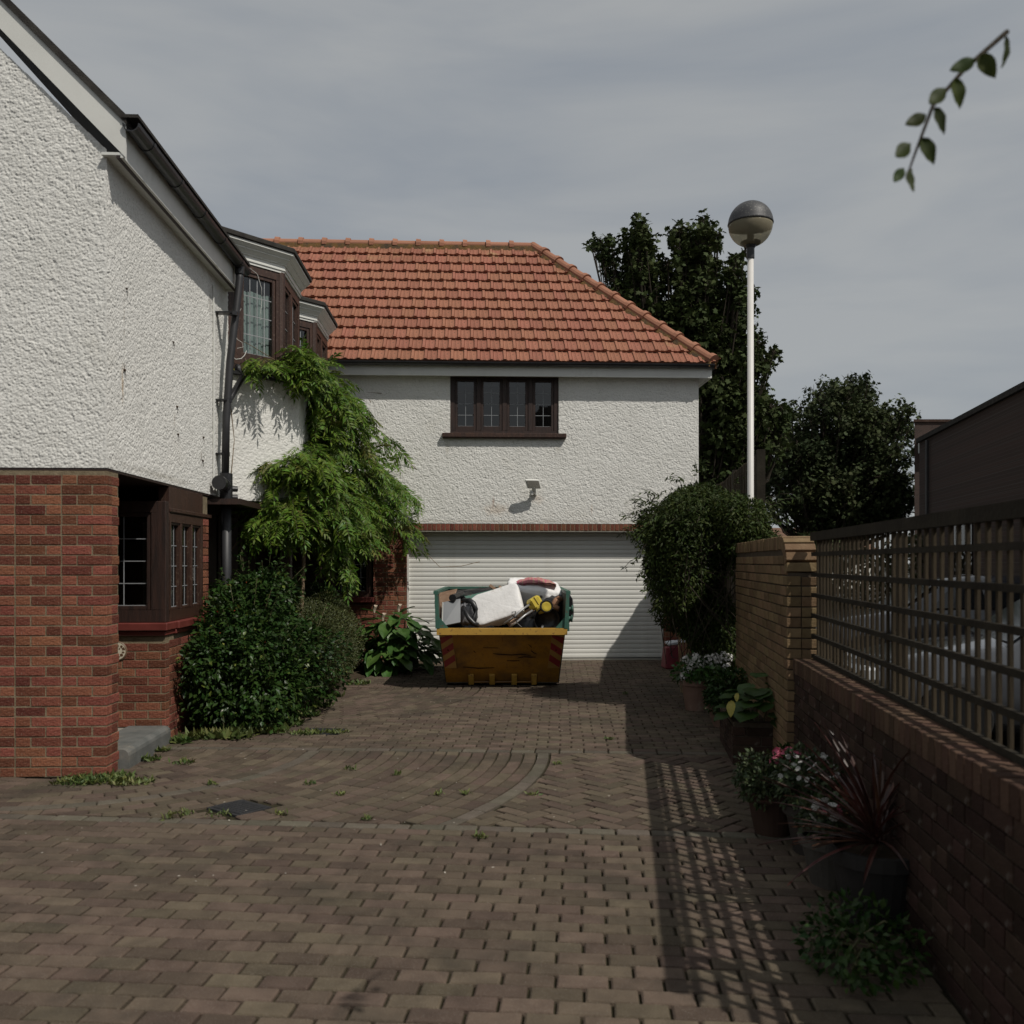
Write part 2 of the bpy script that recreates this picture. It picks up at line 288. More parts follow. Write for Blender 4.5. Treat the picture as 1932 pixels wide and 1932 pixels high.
class MB:
    def __init__(s):
        s.v = []; s.f = []; s.m = []
    def add(s, vs, fs, mi=0):
        k = len(s.v)
        s.v.extend([tuple(p) for p in vs])
        for f in fs:
            s.f.append([i + k for i in f]); s.m.append(mi)
        return s
    def box(s, x0, x1, y0, y1, z0, z1, mi=0, T=None):
        vs = [(x, y, z) for z in (z0, z1) for (x, y) in ((x0, y0), (x1, y0), (x1, y1), (x0, y1))]
        if T is not None: vs = [T @ Vector(p) for p in vs]
        return s.add(vs, [(0, 3, 2, 1), (4, 5, 6, 7), (0, 1, 5, 4), (1, 2, 6, 5), (2, 3, 7, 6), (3, 0, 4, 7)], mi)
    def obox(s, A, B, s0, s1, t0, t1, z0, z1, mi=0):
        dx, dy = B[0] - A[0], B[1] - A[1]; l = math.hypot(dx, dy); dx /= l; dy /= l
        nx, ny = dy, -dx
        def P(a, t, z): return (A[0] + dx * a + nx * t, A[1] + dy * a + ny * t, z)
        vs = [P(a, t, z) for z in (z0, z1) for (a, t) in ((s0, t1), (s1, t1), (s1, t0), (s0, t0))]
        return s.add(vs, [(0, 3, 2, 1), (4, 5, 6, 7), (0, 1, 5, 4), (1, 2, 6, 5), (2, 3, 7, 6), (3, 0, 4, 7)], mi)
    def prism(s, poly, z0, z1, mi=0):
        n = len(poly)
        vs = [(p[0], p[1], z0) for p in poly] + [(p[0], p[1], z1) for p in poly]
        fs = [tuple(range(n - 1, -1, -1)), tuple(range(n, 2 * n))] + [(i, (i + 1) % n, n + (i + 1) % n, n + i) for i in range(n)]
        return s.add(vs, fs, mi)
    def loft(s, polyA, polyB, mi=0, cap=True):
        n = len(polyA)
        fs = [(i, (i + 1) % n, n + (i + 1) % n, n + i) for i in range(n)]
        if cap: fs += [tuple(range(n - 1, -1, -1)), tuple(range(n, 2 * n))]
        return s.add(list(polyA) + list(polyB), fs, mi)
    def plate(s, quad, th, mi=0):
        q = [Vector(p) for p in quad]
        n = (q[1] - q[0]).cross(q[-1] - q[0]).normalized()
        return s.loft([p - n * th for p in q], q, mi)
    def tube(s, pts, r, n=8, mi=0, cap=True):
        pts = [Vector(p) for p in pts]; k = len(pts)
        rs = r if isinstance(r, (list, tuple)) else [r] * k
        base = len(s.v); ref = None
        for i, p in enumerate(pts):
            d = (pts[min(i + 1, k - 1)] - pts[max(i - 1, 0)])
            d = d.normalized() if d.length > 1e-9 else Vector((0, 0, 1))
            if ref is None:
                ref = Vector((0, 0, 1)) if abs(d.z) < 0.9 else Vector((1, 0, 0))
            a = d.cross(ref)
            a = a.normalized() if a.length > 1e-6 else d.orthogonal().normalized()
            b = d.cross(a); ref = -b if False else b.cross(d) * 0 + ref
            for j in range(n):
                an = 2 * math.pi * j / n
                s.v.append(tuple(p + (a * math.cos(an) + b * math.sin(an)) * rs[i]))
        for i in range(k - 1):
            for j in range(n):
                s.f.append([base + i * n + j, base + i * n + (j + 1) % n, base + (i + 1) * n + (j + 1) % n, base + (i + 1) * n + j]); s.m.append(mi)
        if cap:
            s.f.append([base + j for j in range(n - 1, -1, -1)]); s.m.append(mi)
            s.f.append([base + (k - 1) * n + j for j in range(n)]); s.m.append(mi)
        return s
    def lathe(s, prof, c=(0, 0, 0), n=24, mi=0, T=None):
        base = len(s.v); k = len(prof)
        for (r, z) in prof:
            for j in range(n):
                an = 2 * math.pi * j / n
                p = Vector((c[0] + r * math.cos(an), c[1] + r * math.sin(an), c[2] + z))
                s.v.append(tuple(T @ p if T is not None else p))
        for i in range(k - 1):
            for j in range(n):
                s.f.append([base + i * n + j, base + i * n + (j + 1) % n, base + (i + 1) * n + (j + 1) % n, base + (i + 1) * n + j]); s.m.append(mi)
        if prof[0][0] > 1e-6:
            s.f.append([base + j for j in range(n - 1, -1, -1)]); s.m.append(mi)
        if prof[-1][0] > 1e-6:
            s.f.append([base + (k - 1) * n + j for j in range(n)]); s.m.append(mi)
        return s
    def mesh(s, name, mats, smooth=False, recalc=True, bevel=0.0):
        me = bpy.data.meshes.new(name)
        me.from_pydata(s.v, [], s.f)
        for m in (mats if isinstance(mats, (list, tuple)) else [mats]): me.materials.append(m)
        if len(set(s.m)) > 1: me.polygons.foreach_set('material_index', s.m)
        if recalc or bevel:
            bm = bmesh.new(); bm.from_mesh(me)
            bmesh.ops.remove_doubles(bm, verts=bm.verts, dist=1e-6)
            bmesh.ops.recalc_face_normals(bm, faces=bm.faces)
            if bevel:
                es = [e for e in bm.edges if len(e.link_faces) == 2 and e.calc_face_angle(0) > 0.6]
                bmesh.ops.bevel(bm, geom=es, offset=bevel, segments=1, affect='EDGES', clamp_overlap=True)
            bm.to_mesh(me); bm.free()
        if smooth:
            me.polygons.foreach_set('use_smooth', [True] * len(me.polygons))
        me.update()
        return me
    def build(s, name, mats, parent=None, smooth=False, loc=None, rot=None, kind=None, recalc=True, bevel=0.0, label=None):
        return link(name, s.mesh(name, mats, smooth, recalc, bevel), parent, loc, rot, kind, label)

def np_mesh(name, V, F, mat, smooth=False):
    V = np.asarray(V, dtype=np.float32); F = np.asarray(F, dtype=np.int32)
    me = bpy.data.meshes.new(name)
    me.vertices.add(len(V)); me.vertices.foreach_set('co', V.ravel())
    m, k = F.shape
    me.loops.add(m * k); me.loops.foreach_set('vertex_index', F.ravel())
    me.polygons.add(m); me.polygons.foreach_set('loop_start', np.arange(0, m * k, k, dtype=np.int32))
    if smooth: me.polygons.foreach_set('use_smooth', np.ones(m, dtype=bool))
    me.materials.append(mat)
    me.update(calc_edges=True)
    me.validate()
    return me

def W(x, y, Y):
    """point at depth Y that the photograph (1932-wide copy) shows at x, y"""
    return Vector(((x - 966.0) / FPX * Y, Y, CAM_H + (HOR - y) / FPX * Y))

def ground_pt(x, y):
    Y = FPX * CAM_H / (y - HOR)
    return ((x - 966.0) / FPX * Y, Y)

def smooth_noise(nu, nv, passes=2):
    a = nr.random((nu, nv)).astype(np.float32)
    for _ in range(passes):
        a = (a + np.roll(a, 1, 0) + np.roll(a, -1, 0)) / 3
        a = (a + np.roll(a, 1, 1) + np.roll(a, -1, 1)) / 3
    a -= a.mean(); a /= a.std()
    return a

def rough_wall(name, A, B, z0, z1, mat, parent, step=0.01, amp=0.004, holes=(), passes=1, topfn=None):
    """roughcast face from plan point A to B: a fine grid pushed in and out"""
    dx, dy = B[0] - A[0], B[1] - A[1]; l = math.hypot(dx, dy); dx /= l; dy /= l
    nx, ny = dy, -dx
    nu = max(2, int(round(l / step))) + 1; nv = max(2, int(round((z1 - z0) / step))) + 1
    S = np.linspace(0, l, nu); Z = np.linspace(z0, z1, nv)
    SS, ZZ = np.meshgrid(S, Z, indexing='ij')
    # thrown stones: sparse random bumps, each a small dome, plus fine grit
    imp = np.where(nr.random((nu, nv)) < .26, nr.uniform(.35, 1.0, (nu, nv)), 0).astype(np.float32)
    h = np.zeros((nu, nv), np.float32)
    for a_ in range(-1, 2):
        for b_ in range(-1, 2):
            d2 = a_ * a_ + b_ * b_
            h = np.maximum(h, np.roll(np.roll(imp, a_, 0), b_, 1) * (1 - d2 / 3.4))
    h = (h - .45) * 1.9 * amp + smooth_noise(nu, nv, 6) * amp * .22
    edge = np.minimum(np.minimum(SS, l - SS), np.minimum(ZZ - z0, z1 - ZZ))
    h = h * np.clip(edge / 0.012, 0, 1) - 0.0
    V = np.stack([A[0] + dx * SS + nx * h, A[1] + dy * SS + ny * h, ZZ], -1).reshape(-1, 3)
    i, j = np.meshgrid(np.arange(nu - 1), np.arange(nv - 1), indexing='ij')
    cs = (S[:-1] + S[1:]) / 2; cz = (Z[:-1] + Z[1:]) / 2
    CS, CZ = np.meshgrid(cs, cz, indexing='ij')
    keep = np.ones_like(CS, dtype=bool)
    for (a0, a1, b0, b1) in holes:
        keep &= ~((CS > a0) & (CS < a1) & (CZ > b0) & (CZ < b1))
    if topfn is not None: keep &= CZ < topfn(CS)
    i = i[keep]; j = j[keep]
    F = np.stack([i * nv + j, (i + 1) * nv + j, (i + 1) * nv + j + 1, i * nv + j + 1], -1)
    return link(name, np_mesh(name, V, F, mat, smooth=False), parent)

def holed_boxes(mb, A, B, s0, s1, z0, z1, t0, t1, holes, mi=0):
    """solid wall with rectangular holes, cut into boxes"""
    ss = sorted({s0, s1} | {min(max(h[k], s0), s1) for h in holes for k in (0, 1)})
    for a, b in zip(ss[:-1], ss[1:]):
        if b - a < 1e-4: continue
        c = (a + b) / 2
        hs = sorted([(max(h[2], z0), min(h[3], z1)) for h in holes if h[0] < c < h[1]])
        z = z0
        for (p, q) in hs:
            if p - z > 1e-4: mb.obox(A, B, a, b, t0, t1, z, p, mi)
            z = max(z, q)
        if z1 - z > 1e-4: mb.obox(A, B, a, b, t0, t1, z, z1, mi)

BRICK_CACHE = {}
def brick_mesh(l, h, d, mat):
    key = (round(l, 3), round(h, 3), round(d, 3), mat.name)
    if key not in BRICK_CACHE:
        l, h, d = key[:3]
        mb = MB().box(-l / 2, l / 2, 0, d, 0, h)
        BRICK_CACHE[key] = mb.mesh('brick', mat, bevel=0.003)
    return BRICK_CACHE[key]

def bricks(parent, A, B, z0, z1, mat, depth=0.1, ln=0.215, h=0.065, joint=0.01, bond='stretcher', ok=None, phase=0, maxn=300, jitter=0.002, name='brick', off_odd=None):
    """lay bricks one by one from A to B, outer faces on the line AB"""
    dx, dy = B[0] - A[0], B[1] - A[1]; L_ = math.hypot(dx, dy); dx /= L_; dy /= L_
    ang = math.atan2(dy, dx)
    nx, ny = dy, -dx
    n = 0; row = phase; z = z0
    while z + h * 0.6 < z1:
        hh = min(h, z1 - z)
        if bond == 'stretcher': seq, off = [ln], (0 if row % 2 == 0 else -(ln + joint) / 2)
        elif bond == 'english': seq, off = ([ln], 0) if row % 2 == 0 else ([ln / 2 - joint / 2], 0)
        elif bond == 'flemish': seq, off = [ln, ln / 2 - joint / 2], (0 if row % 2 == 0 else -(ln * 0.75 + joint))
        if off_odd is not None and row % 2: off = off_odd
        x = off; k = 0
        while x < L_ - 0.012:
            l = seq[k % len(seq)]
            a, b = max(x, 0), min(x + l, L_)
            if b - a > 0.02 and n < maxn:
                c = (a + b) / 2
                if ok is None or ok(c, z + hh / 2):
                    j = rng.uniform(-jitter, jitter)
                    o = link(name, brick_mesh(b - a, hh, depth, mat), parent, (A[0] + dx * c + nx * j, A[1] + dy * c + ny * j, z + rng.uniform(-.001, .001)), (0, 0, ang + rng.uniform(-.004, .004)))
                    n += 1
            x += l + joint; k += 1
        z += h + joint; row += 1
    return n

# --- leaves
def frames(D, U):
    D = D / np.maximum(np.linalg.norm(D, axis=1, keepdims=True), 1e-9)
    Y_ = np.cross(U, D); ln = np.linalg.norm(Y_, axis=1, keepdims=True)
    bad = ln[:, 0] < 1e-4
    Y_[bad] = np.cross(np.array([1.0, 0.3, 0.2]), D[bad]); ln = np.linalg.norm(Y_, axis=1, keepdims=True)
    Y_ = Y_ / ln
    Z_ = np.cross(D, Y_)
    return D, Y_, Z_

LEAF5 = (np.array([(0, 0, 0), (.45, .27, .07), (1, 0, -.1), (.45, -.27, .07), (.5, 0, 0)]), np.array([(0, 3, 4), (3, 2, 4), (0, 4, 1), (4, 2, 1)]))
LEAF_NARROW = (np.array([(0, 0, 0), (.4, .17, .04), (1, 0, -.12), (.4, -.17, .04), (.5, 0, 0)]), np.array([(0, 3, 4), (3, 2, 4), (0, 4, 1), (4, 2, 1)]))
LEAF_OVAL = (np.array([(0, 0, 0), (.38, .22, .05), (1, 0, -.14), (.38, -.22, .05), (.5, 0, 0)]), np.array([(0, 3, 4), (3, 2, 4), (0, 4, 1), (4, 2, 1)]))
LEAF_LOBE = (np.array([(0, 0, 0), (.05, .45, .0), (.4, .28, .03), (.6, .5, -.05), (.7, .2, .02), (1, 0, -.12), (.7, -.2, .02), (.6, -.5, -.05), (.4, -.28, .03), (.05, -.45, 0), (.4, 0, 0.02)]),
             np.array([(10, i, (i + 1) % 10) for i in range(10)])[:, ::-1])
LEAF_TINY = (np.array([(0, 0, 0), (.5, .25, 0), (1, 0, 0), (.5, -.25, 0)]), np.array([(0, 3, 1), (3, 2, 1)]))
LEAF_D = M('leaf_shaded', (0.022, 0.04, 0.011), (0.05, 0.07, 0.02), scale=4, rough=0.6, rnd=0.35, hue=0.03, trans=0.2)  # leaf colour darkened to paint in shade on the near pot plants
PETAL_W2 = M('petal_white_shaded', (0.42, 0.41, 0.38), (0.5, 0.49, 0.46), scale=8, rough=0.7, trans=0.2)  # white petals with shade painted in as a duller tone

def leaves(name, mat, parent, P, D, U, S, tpl=LEAF5, kind='stuff', label=None):
    V0, F0 = tpl
    P = np.asarray(P, float); D = np.asarray(D, float); U = np.asarray(U, float); S = np.asarray(S, float)
    X_, Y_, Z_ = frames(D, U)
    V = P[:, None, :] + S[:, None, None] * (V0[None, :, 0:1] * X_[:, None, :] + V0[None, :, 1:2] * Y_[:, None, :] + V0[None, :, 2:3] * Z_[:, None, :])
    n, k = len(P), len(V0)
    F = (F0[None] + (np.arange(n) * k)[:, None, None]).reshape(-1, 3)
    return link(name, np_mesh(name, V.reshape(-1, 3), F, mat), parent, kind=kind, label=label)

def single_leaves(mat, parent, P, D, U, S, tpl, n=300):
    """the leaves nearest the viewer become parts of their own; returns the mask of the rest"""
    idx = np.argsort(P[:, 1] - 3.0 * S)[:n]
    mb = MB(); mb.add([tuple(v) for v in tpl[0]], [tuple(f) for f in tpl[1]]); me = mb.mesh('leaf', mat, recalc=False)
    X_, Y_, Z_ = frames(D[idx].copy(), U[idx].copy()); o_ = np.array(tuple(parent.location))
    for k, i in enumerate(idx):
        s = S[i]; o = link('leaf', me, parent)
        o.matrix_local = Matrix([[X_[k][r] * s, Y_[k][r] * s, Z_[k][r] * s, P[i][r] - o_[r]] for r in range(3)] + [[0, 0, 0, 1]])
    m = np.ones(len(P), bool); m[idx] = False
    return m

def rand_dirs(n):
    v = nr.normal(size=(n, 3)); return v / np.linalg.norm(v, axis=1, keepdims=True)
# ------------------------------------------------------------------ ground and paving
TH = R(2.53)
CT, ST = math.cos(TH), math.sin(TH)
def BL(u, v, z=0.0):
    """garage frame (u along the facade, v into the building) to world"""
    return Vector((u * CT - v * ST, 14.4 + u * ST + v * CT, z))

mb = MB()
mb.add([(-300, -300, -0.07), (300, -300, -0.07), (300, 600, -0.07), (-300, 600, -0.07)], [(0, 1, 2, 3)])
g = mb.build('ground', ASPHALT, recalc=False); g['kind'] = 'structure'

RX0, RY0, RS = 2.0, 6.3, 0.127          # inner face of the boundary wall on the right
def wall_x(Y): return RX0 + RS * (Y - RY0)
def right_edge(Y): return wall_x(Y) if Y < 9.6 else 2.66 + RS * (Y - 9.8)

drive = MB()
drive.add([(-6.5, 1.2, -0.018), (wall_x(1.2), 1.2, -0.018), (wall_x(9.6), 9.6, -0.018), (right_edge(14.3), 14.55, -0.018), (-6.5, 14.2, -0.018)], [(0, 1, 2, 3, 4)])
driveway = drive.build('driveway', JOINT, recalc=False); driveway['kind'] = 'structure'

bed_poly = [(-3.10, 7.75), (-2.95, 8.05), (-2.45, 8.35), (-2.28, 8.9), (-2.22, 11.6), (-2.02, 12.6), (-1.25, 13.2), (-1.15, 14.3), (-4.2, 14.2), (-4.2, 7.75)]
def inside(poly, x, y):
    c = False; n = len(poly)
    for i in range(n):
        (x1, y1), (x2, y2) = poly[i], poly[(i + 1) % n]
        if (y1 > y) != (y2 > y) and x < (x2 - x1) * (y - y1) / (y2 - y1) + x1: c = not c
    return c
mb = MB(); mb.prism(bed_poly, -0.06, 0.012)
bed = mb.build('planting_bed', SOIL); bed['kind'] = 'structure'

def clip(poly, px, py, nx, ny):
    res = []
    n = len(poly)
    for i in range(n):
        a, b = poly[i], poly[(i + 1) % n]
        da = (a[0] - px) * nx + (a[1] - py) * ny; db = (b[0] - px) * nx + (b[1] - py) * ny
        if da <= 0: res.append(a)
        if (da < 0 < db) or (db < 0 < da):
            t = da / (da - db); res.append((a[0] + (b[0] - a[0]) * t, a[1] + (b[1] - a[1]) * t))
    return res
def area(p):
    return 0.5 * abs(sum(p[i][0] * p[(i + 1) % len(p)][1] - p[(i + 1) % len(p)][0] * p[i][1] for i in range(len(p)))) if len(p) > 2 else 0

pav = []          # (polygon, light?)
CXc, CYc = -3.45, 7.52      # centre of the fan of rings
R_IN, R_OUT = 1.72, 3.765
B1 = ((0, 7.46), (1, -0.05))      # cross band behind the fan
B2 = ((-2.75, 5.50), (1, -0.085))  # cross band in front
def below(line, x, y):
    (ox, oy), (dx, dy) = line; l = math.hypot(dx, dy)
    return (x - ox) * dy / l - (y - oy) * dx / l     # > 0 when nearer the camera
def nrm(line):
    (dx, dy) = line[1]; l = math.hypot(dx, dy)
    return dy / l, -dx / l

WP, HP, JT = 0.194, 0.094, 0.010
def running(line, k0, k1, x0, x1, keep, clips, light=False, stagger=True):
    (ox, oy), (dx, dy) = line; l = math.hypot(dx, dy); dx /= l; dy /= l
    nx, ny = -dy, dx
    for k in range(k0, k1):
        off = (0.5 if (k % 2 and stagger) else 0) * (WP + JT) + rng.uniform(-.01, .01)
        s = x0 + off - 0.2
        while s < x1:
            t0 = k * (HP + .006)
            e = rng.uniform(-.0015, .0015)
            poly = [(s, t0 + e), (s + WP, t0 - e), (s + WP, t0 + HP - e), (s, t0 + HP + e)]
            poly = [(ox + dx * a + nx * b, oy + dy * a + ny * b) for a, b in poly]
            for c in clips: poly = clip(poly, *c)
            if len(poly) > 2 and area(poly) > 0.003:
                cx = sum(p[0] for p in poly) / len(poly); cy = sum(p[1] for p in poly) / len(poly)
                if keep(cx, cy): pav.append((poly, light))
            s += WP + .012
def keep_all(x, y):
    if x > right_edge(y) - 0.02: return False
    if y > 14.42 + x * 0.044: return False
    if inside(bed_poly, x, y): return False
    if x < -3.02 and y > 6.55: return False
    if y < 6.6 and x < -3.3 and y > 6.45: return True
    return True
right_clip = (2.0 - 0.01, 6.3, 1 / math.hypot(1, RS), -RS / math.hypot(1, RS))
n1x, n1y = nrm(B1); n2x, n2y = nrm(B2)
# far part, rows running across the drive
C2x, C2y, R2 = -3.3, 11.3, 2.9
def far_clip(poly):
    cx = sum(p[0] for p in poly) / len(poly); cy = sum(p[1] for p in poly) / len(poly)
    if cy > C2y + .06: return clip(poly, 0, C2y + JT, 0, -1) if cy < C2y + .2 else poly
    d = math.hypot(cx - C2x, cy - C2y)
    if d < R2 - .08: return []
    if d < R2 + .3:
        tx, ty = (cx - C2x) / d, (cy - C2y) / d
        poly = clip(poly, C2x + tx * (R2 + JT), C2y + ty * (R2 + JT), -tx, -ty)
    return poly
n0 = len(pav)
running(B1, 1, 74, -3.2, 3.3, lambda x, y: keep_all(x, y), [])
far_ = [(far_clip(p), l) for p, l in pav[n0:]]
pav[n0:] = [(p, l) for p, l in far_ if len(p) > 2 and area(p) > .003]
r = R2 - (HP + .014) * 24; k = 0
while r < R2 - .02:
    dphi = (WP + .006) / (r + HP / 2); ph = -math.pi * .75 + (k % 2) * dphi / 2
    while ph < 0.05:
        a0, a1 = ph, ph + WP / (r + HP / 2)
        poly = [(C2x + q * math.cos(a), C2y + q * math.sin(a)) for q, a in ((r, a0), (r + HP, a0), (r + HP, a1), (r, a1))]
        poly = clip(poly, 0, C2y, 0, 1)
        if len(poly) > 2 and area(poly) > .003:
            cx = sum(p[0] for p in poly) / len(poly); cy = sum(p[1] for p in poly) / len(poly)
            if keep_all(cx, cy) and below(B1, cx, cy) < -.12: pav.append((poly, False))
        ph += dphi
    r += HP + .014; k += 1
running(B1, 0, 1, -3.1, 3.0, keep_all, [right_clip], light=True)
# fan of rings
r = R_IN - (HP + .014) * 14
k = 0
while r < R_OUT - 0.02:
    light = abs(r - R_IN) < 0.055 or r + HP > R_OUT - 0.10
    if r > 0.3:
        dphi = (WP + .006) / (r + HP / 2)
        ph = -math.pi * 1.02 + (k % 2) * dphi / 2
        while ph < 0.05:
            a0, a1 = ph, ph + WP / (r + HP / 2)
            poly = [(CXc + q * math.cos(a), CYc + q * math.sin(a)) for q, a in ((r, a0), (r + HP, a0), (r + HP, a1), (r, a1))]
            poly = clip(poly, B1[0][0], B1[0][1] - JT, -n1x, -n1y)
            poly = clip(poly, B2[0][0], B2[0][1] + HP + JT * 2, n2x, n2y) if poly else poly
            if len(poly) > 2 and area(poly) > 0.003:
                cx = sum(p[0] for p in poly) / len(poly); cy = sum(p[1] for p in poly) / len(poly)
                if keep_all(cx, cy): pav.append((poly, light))
            ph += dphi
    r += HP + .014; k += 1
# herringbone outside the rings
ca, sa = math.cos(R(45)), math.sin(R(45))
for i in range(-45, 46):
    for j in range(-25, 26):
        for kind in (0, 1):
            u_ = HP + JT
            bx = (i + 2 * j) * u_
            by = (i - 2 * j + (1 if kind else 0)) * u_
            if kind == 0: rect = [(bx, by), (bx + WP, by), (bx + WP, by + HP), (bx, by + HP)]
            else: rect = [(bx, by), (bx + HP, by), (bx + HP, by + WP), (bx, by + WP)]
            poly = [(0.4 + x * ca - y * sa, 6.4 + x * sa + y * ca) for x, y in rect]
            cx = sum(p[0] for p in poly) / 4; cy = sum(p[1] for p in poly) / 4
            if cx < -4 or cx > 2.4 or cy < 4.6 or cy > 7.7: continue
            d = math.hypot(cx - CXc, cy - CYc)
            if d < R_OUT - 0.1: continue
            if d < R_OUT + 0.25:
                tx, ty = (cx - CXc) / d, (cy - CYc) / d
                poly = clip(poly, CXc + tx * (R_OUT + JT), CYc + ty * (R_OUT + JT), -tx, -ty)
            poly = clip(poly, B1[0][0], B1[0][1] - JT, -n1x, -n1y)
            poly = clip(poly, B2[0][0], B2[0][1] + HP + JT * 2, n2x, n2y) if poly else poly
            poly = clip(poly, *right_clip) if poly else poly
            if len(poly) > 2 and area(poly) > 0.002 and keep_all(cx, cy): pav.append((poly, False))
running(B2, 0, 1, -2.6, 5.2, lambda x, y: x < wall_x(y) - .02, [right_clip], light=True)
running(B2, -40, 0, -3.2, 5.4, lambda x, y: y > 1.3 and x < wall_x(y) - .02 and not (x < -3.1 and y > 6.5), [right_clip])

# drain covers sit in the paving: leave their place free
covers = [(-1.78, 5.79, 0.27, 0.20, R(-36)), (-1.78, 8.38, 0.30, 0.26, R(-5))]
def in_cover(x, y):
    for (cx, cy, a, b, ro) in covers:
        dx, dy = x - cx, y - cy
        u_, v_ = dx * math.cos(ro) + dy * math.sin(ro), -dx * math.sin(ro) + dy * math.cos(ro)
        if abs(u_) < a / 2 + 0.03 and abs(v_) < b / 2 + 0.025: return True
    return False
pav = [p for p in pav if not in_cover(sum(q[0] for q in p[0]) / len(p[0]), sum(q[1] for q in p[0]) / len(p[0]))]

def paver_geo(mb, poly, cx, cy, z, tilt, mi):
    n = len(poly)
    if sum(poly[i][0] * poly[(i + 1) % n][1] - poly[(i + 1) % n][0] * poly[i][1] for i in range(n)) < 0: poly = poly[::-1]
    mx_, my_ = sum(p[0] for p in poly) / n, sum(p[1] for p in poly) / n
    def Z(p): return z + (p[0] - mx_) * tilt[0] + (p[1] - my_) * tilt[1]
    def ins(p, d):
        vx, vy = mx_ - p[0], my_ - p[1]; l = math.hypot(vx, vy) + 1e-9
        return (p[0] + vx / l * d, p[1] + vy / l * d)
    bot = [(p[0] - cx, p[1] - cy, -0.04) for p in poly]
    mid = [(p[0] - cx, p[1] - cy, Z(p) - 0.006) for p in poly]
    top = [(ins(p, 0.008)[0] - cx, ins(p, 0.008)[1] - cy, Z(p)) for p in poly]
    vs_ = bot + mid + top
    fs = [tuple(range(2 * n, 3 * n))]
    for i in range(n):
        j = (i + 1) % n
        fs.append((i, j, n + j, n + i)); fs.append((n + i, n + j, 2 * n + j, 2 * n + i))
    mb.add(vs_, fs, mi)
def in_photo(x, y):
    if y < 1.0: return False
    px = 966 + FPX * x / y; py = HOR + FPX * CAM_H / y
    return 140 < px < 1560 and py < 1588
cent = [(sum(q[0] for q in p[0]) / len(p[0]), sum(q[1] for q in p[0]) / len(p[0])) for p in pav]
order = sorted([i for i in range(len(pav)) if in_photo(*cent[i])], key=lambda i: cent[i][1])[:300]
single = set(order)
rest = MB()
for i, (poly, light) in enumerate(pav):
    z = rng.uniform(-0.003, 0.002); tilt = (rng.uniform(-.012, .012), rng.uniform(-.012, .012))
    if i in single:
        mb = MB(); cx, cy = cent[i]
        paver_geo(mb, poly, cx, cy, z, tilt, 0)
        mb.build('paver', PAVER_L if light else PAVER, driveway, loc=(cx, cy, 0), recalc=False)
    else:
        paver_geo(rest, poly, 0, 0, z, tilt, 1 if light else 0)
rest.build('paver', [PAVER, PAVER_L], driveway, kind='stuff', recalc=False)
for i, (cx, cy, a, b, ro) in enumerate(covers):
    mb = MB(); mb.box(-a / 2, a / 2, -b / 2, b / 2, -0.03, 0.0)
    for k in range(9):
        for j in range(7):
            x = -a / 2 + a * (k + .5) / 9; y = -b / 2 + b * (j + .5) / 7
            mb.box(x - .01, x + .01, y - .008, y + .008, 0.0003, 0.002)
    c = empty('drain_cover', (cx, cy, 0.0), ro, ['dark iron drain cover set in the open paving nearest the viewer', 'dark iron drain cover beside the glossy shrub with weeds along its edge'][i], 'drain cover', 'drain covers in the driveway')
    mb.build('cover_plate', IRON, c)
    mb = MB()
    for (x0, x1, y0, y1) in ((-a / 2 - .03, a / 2 + .03, -b / 2 - .03, -b / 2 - .004), (-a / 2 - .03, a / 2 + .03, b / 2 + .004, b / 2 + .03), (-a / 2 - .03, -a / 2 - .004, -b / 2 - .002, b / 2 + .002), (a / 2 + .004, a / 2 + .03, -b / 2 - .002, b / 2 + .002)):
        mb.box(x0, x1, y0, y1, -.03, -.001)
    mb.build('cover_frame', IRON, c)

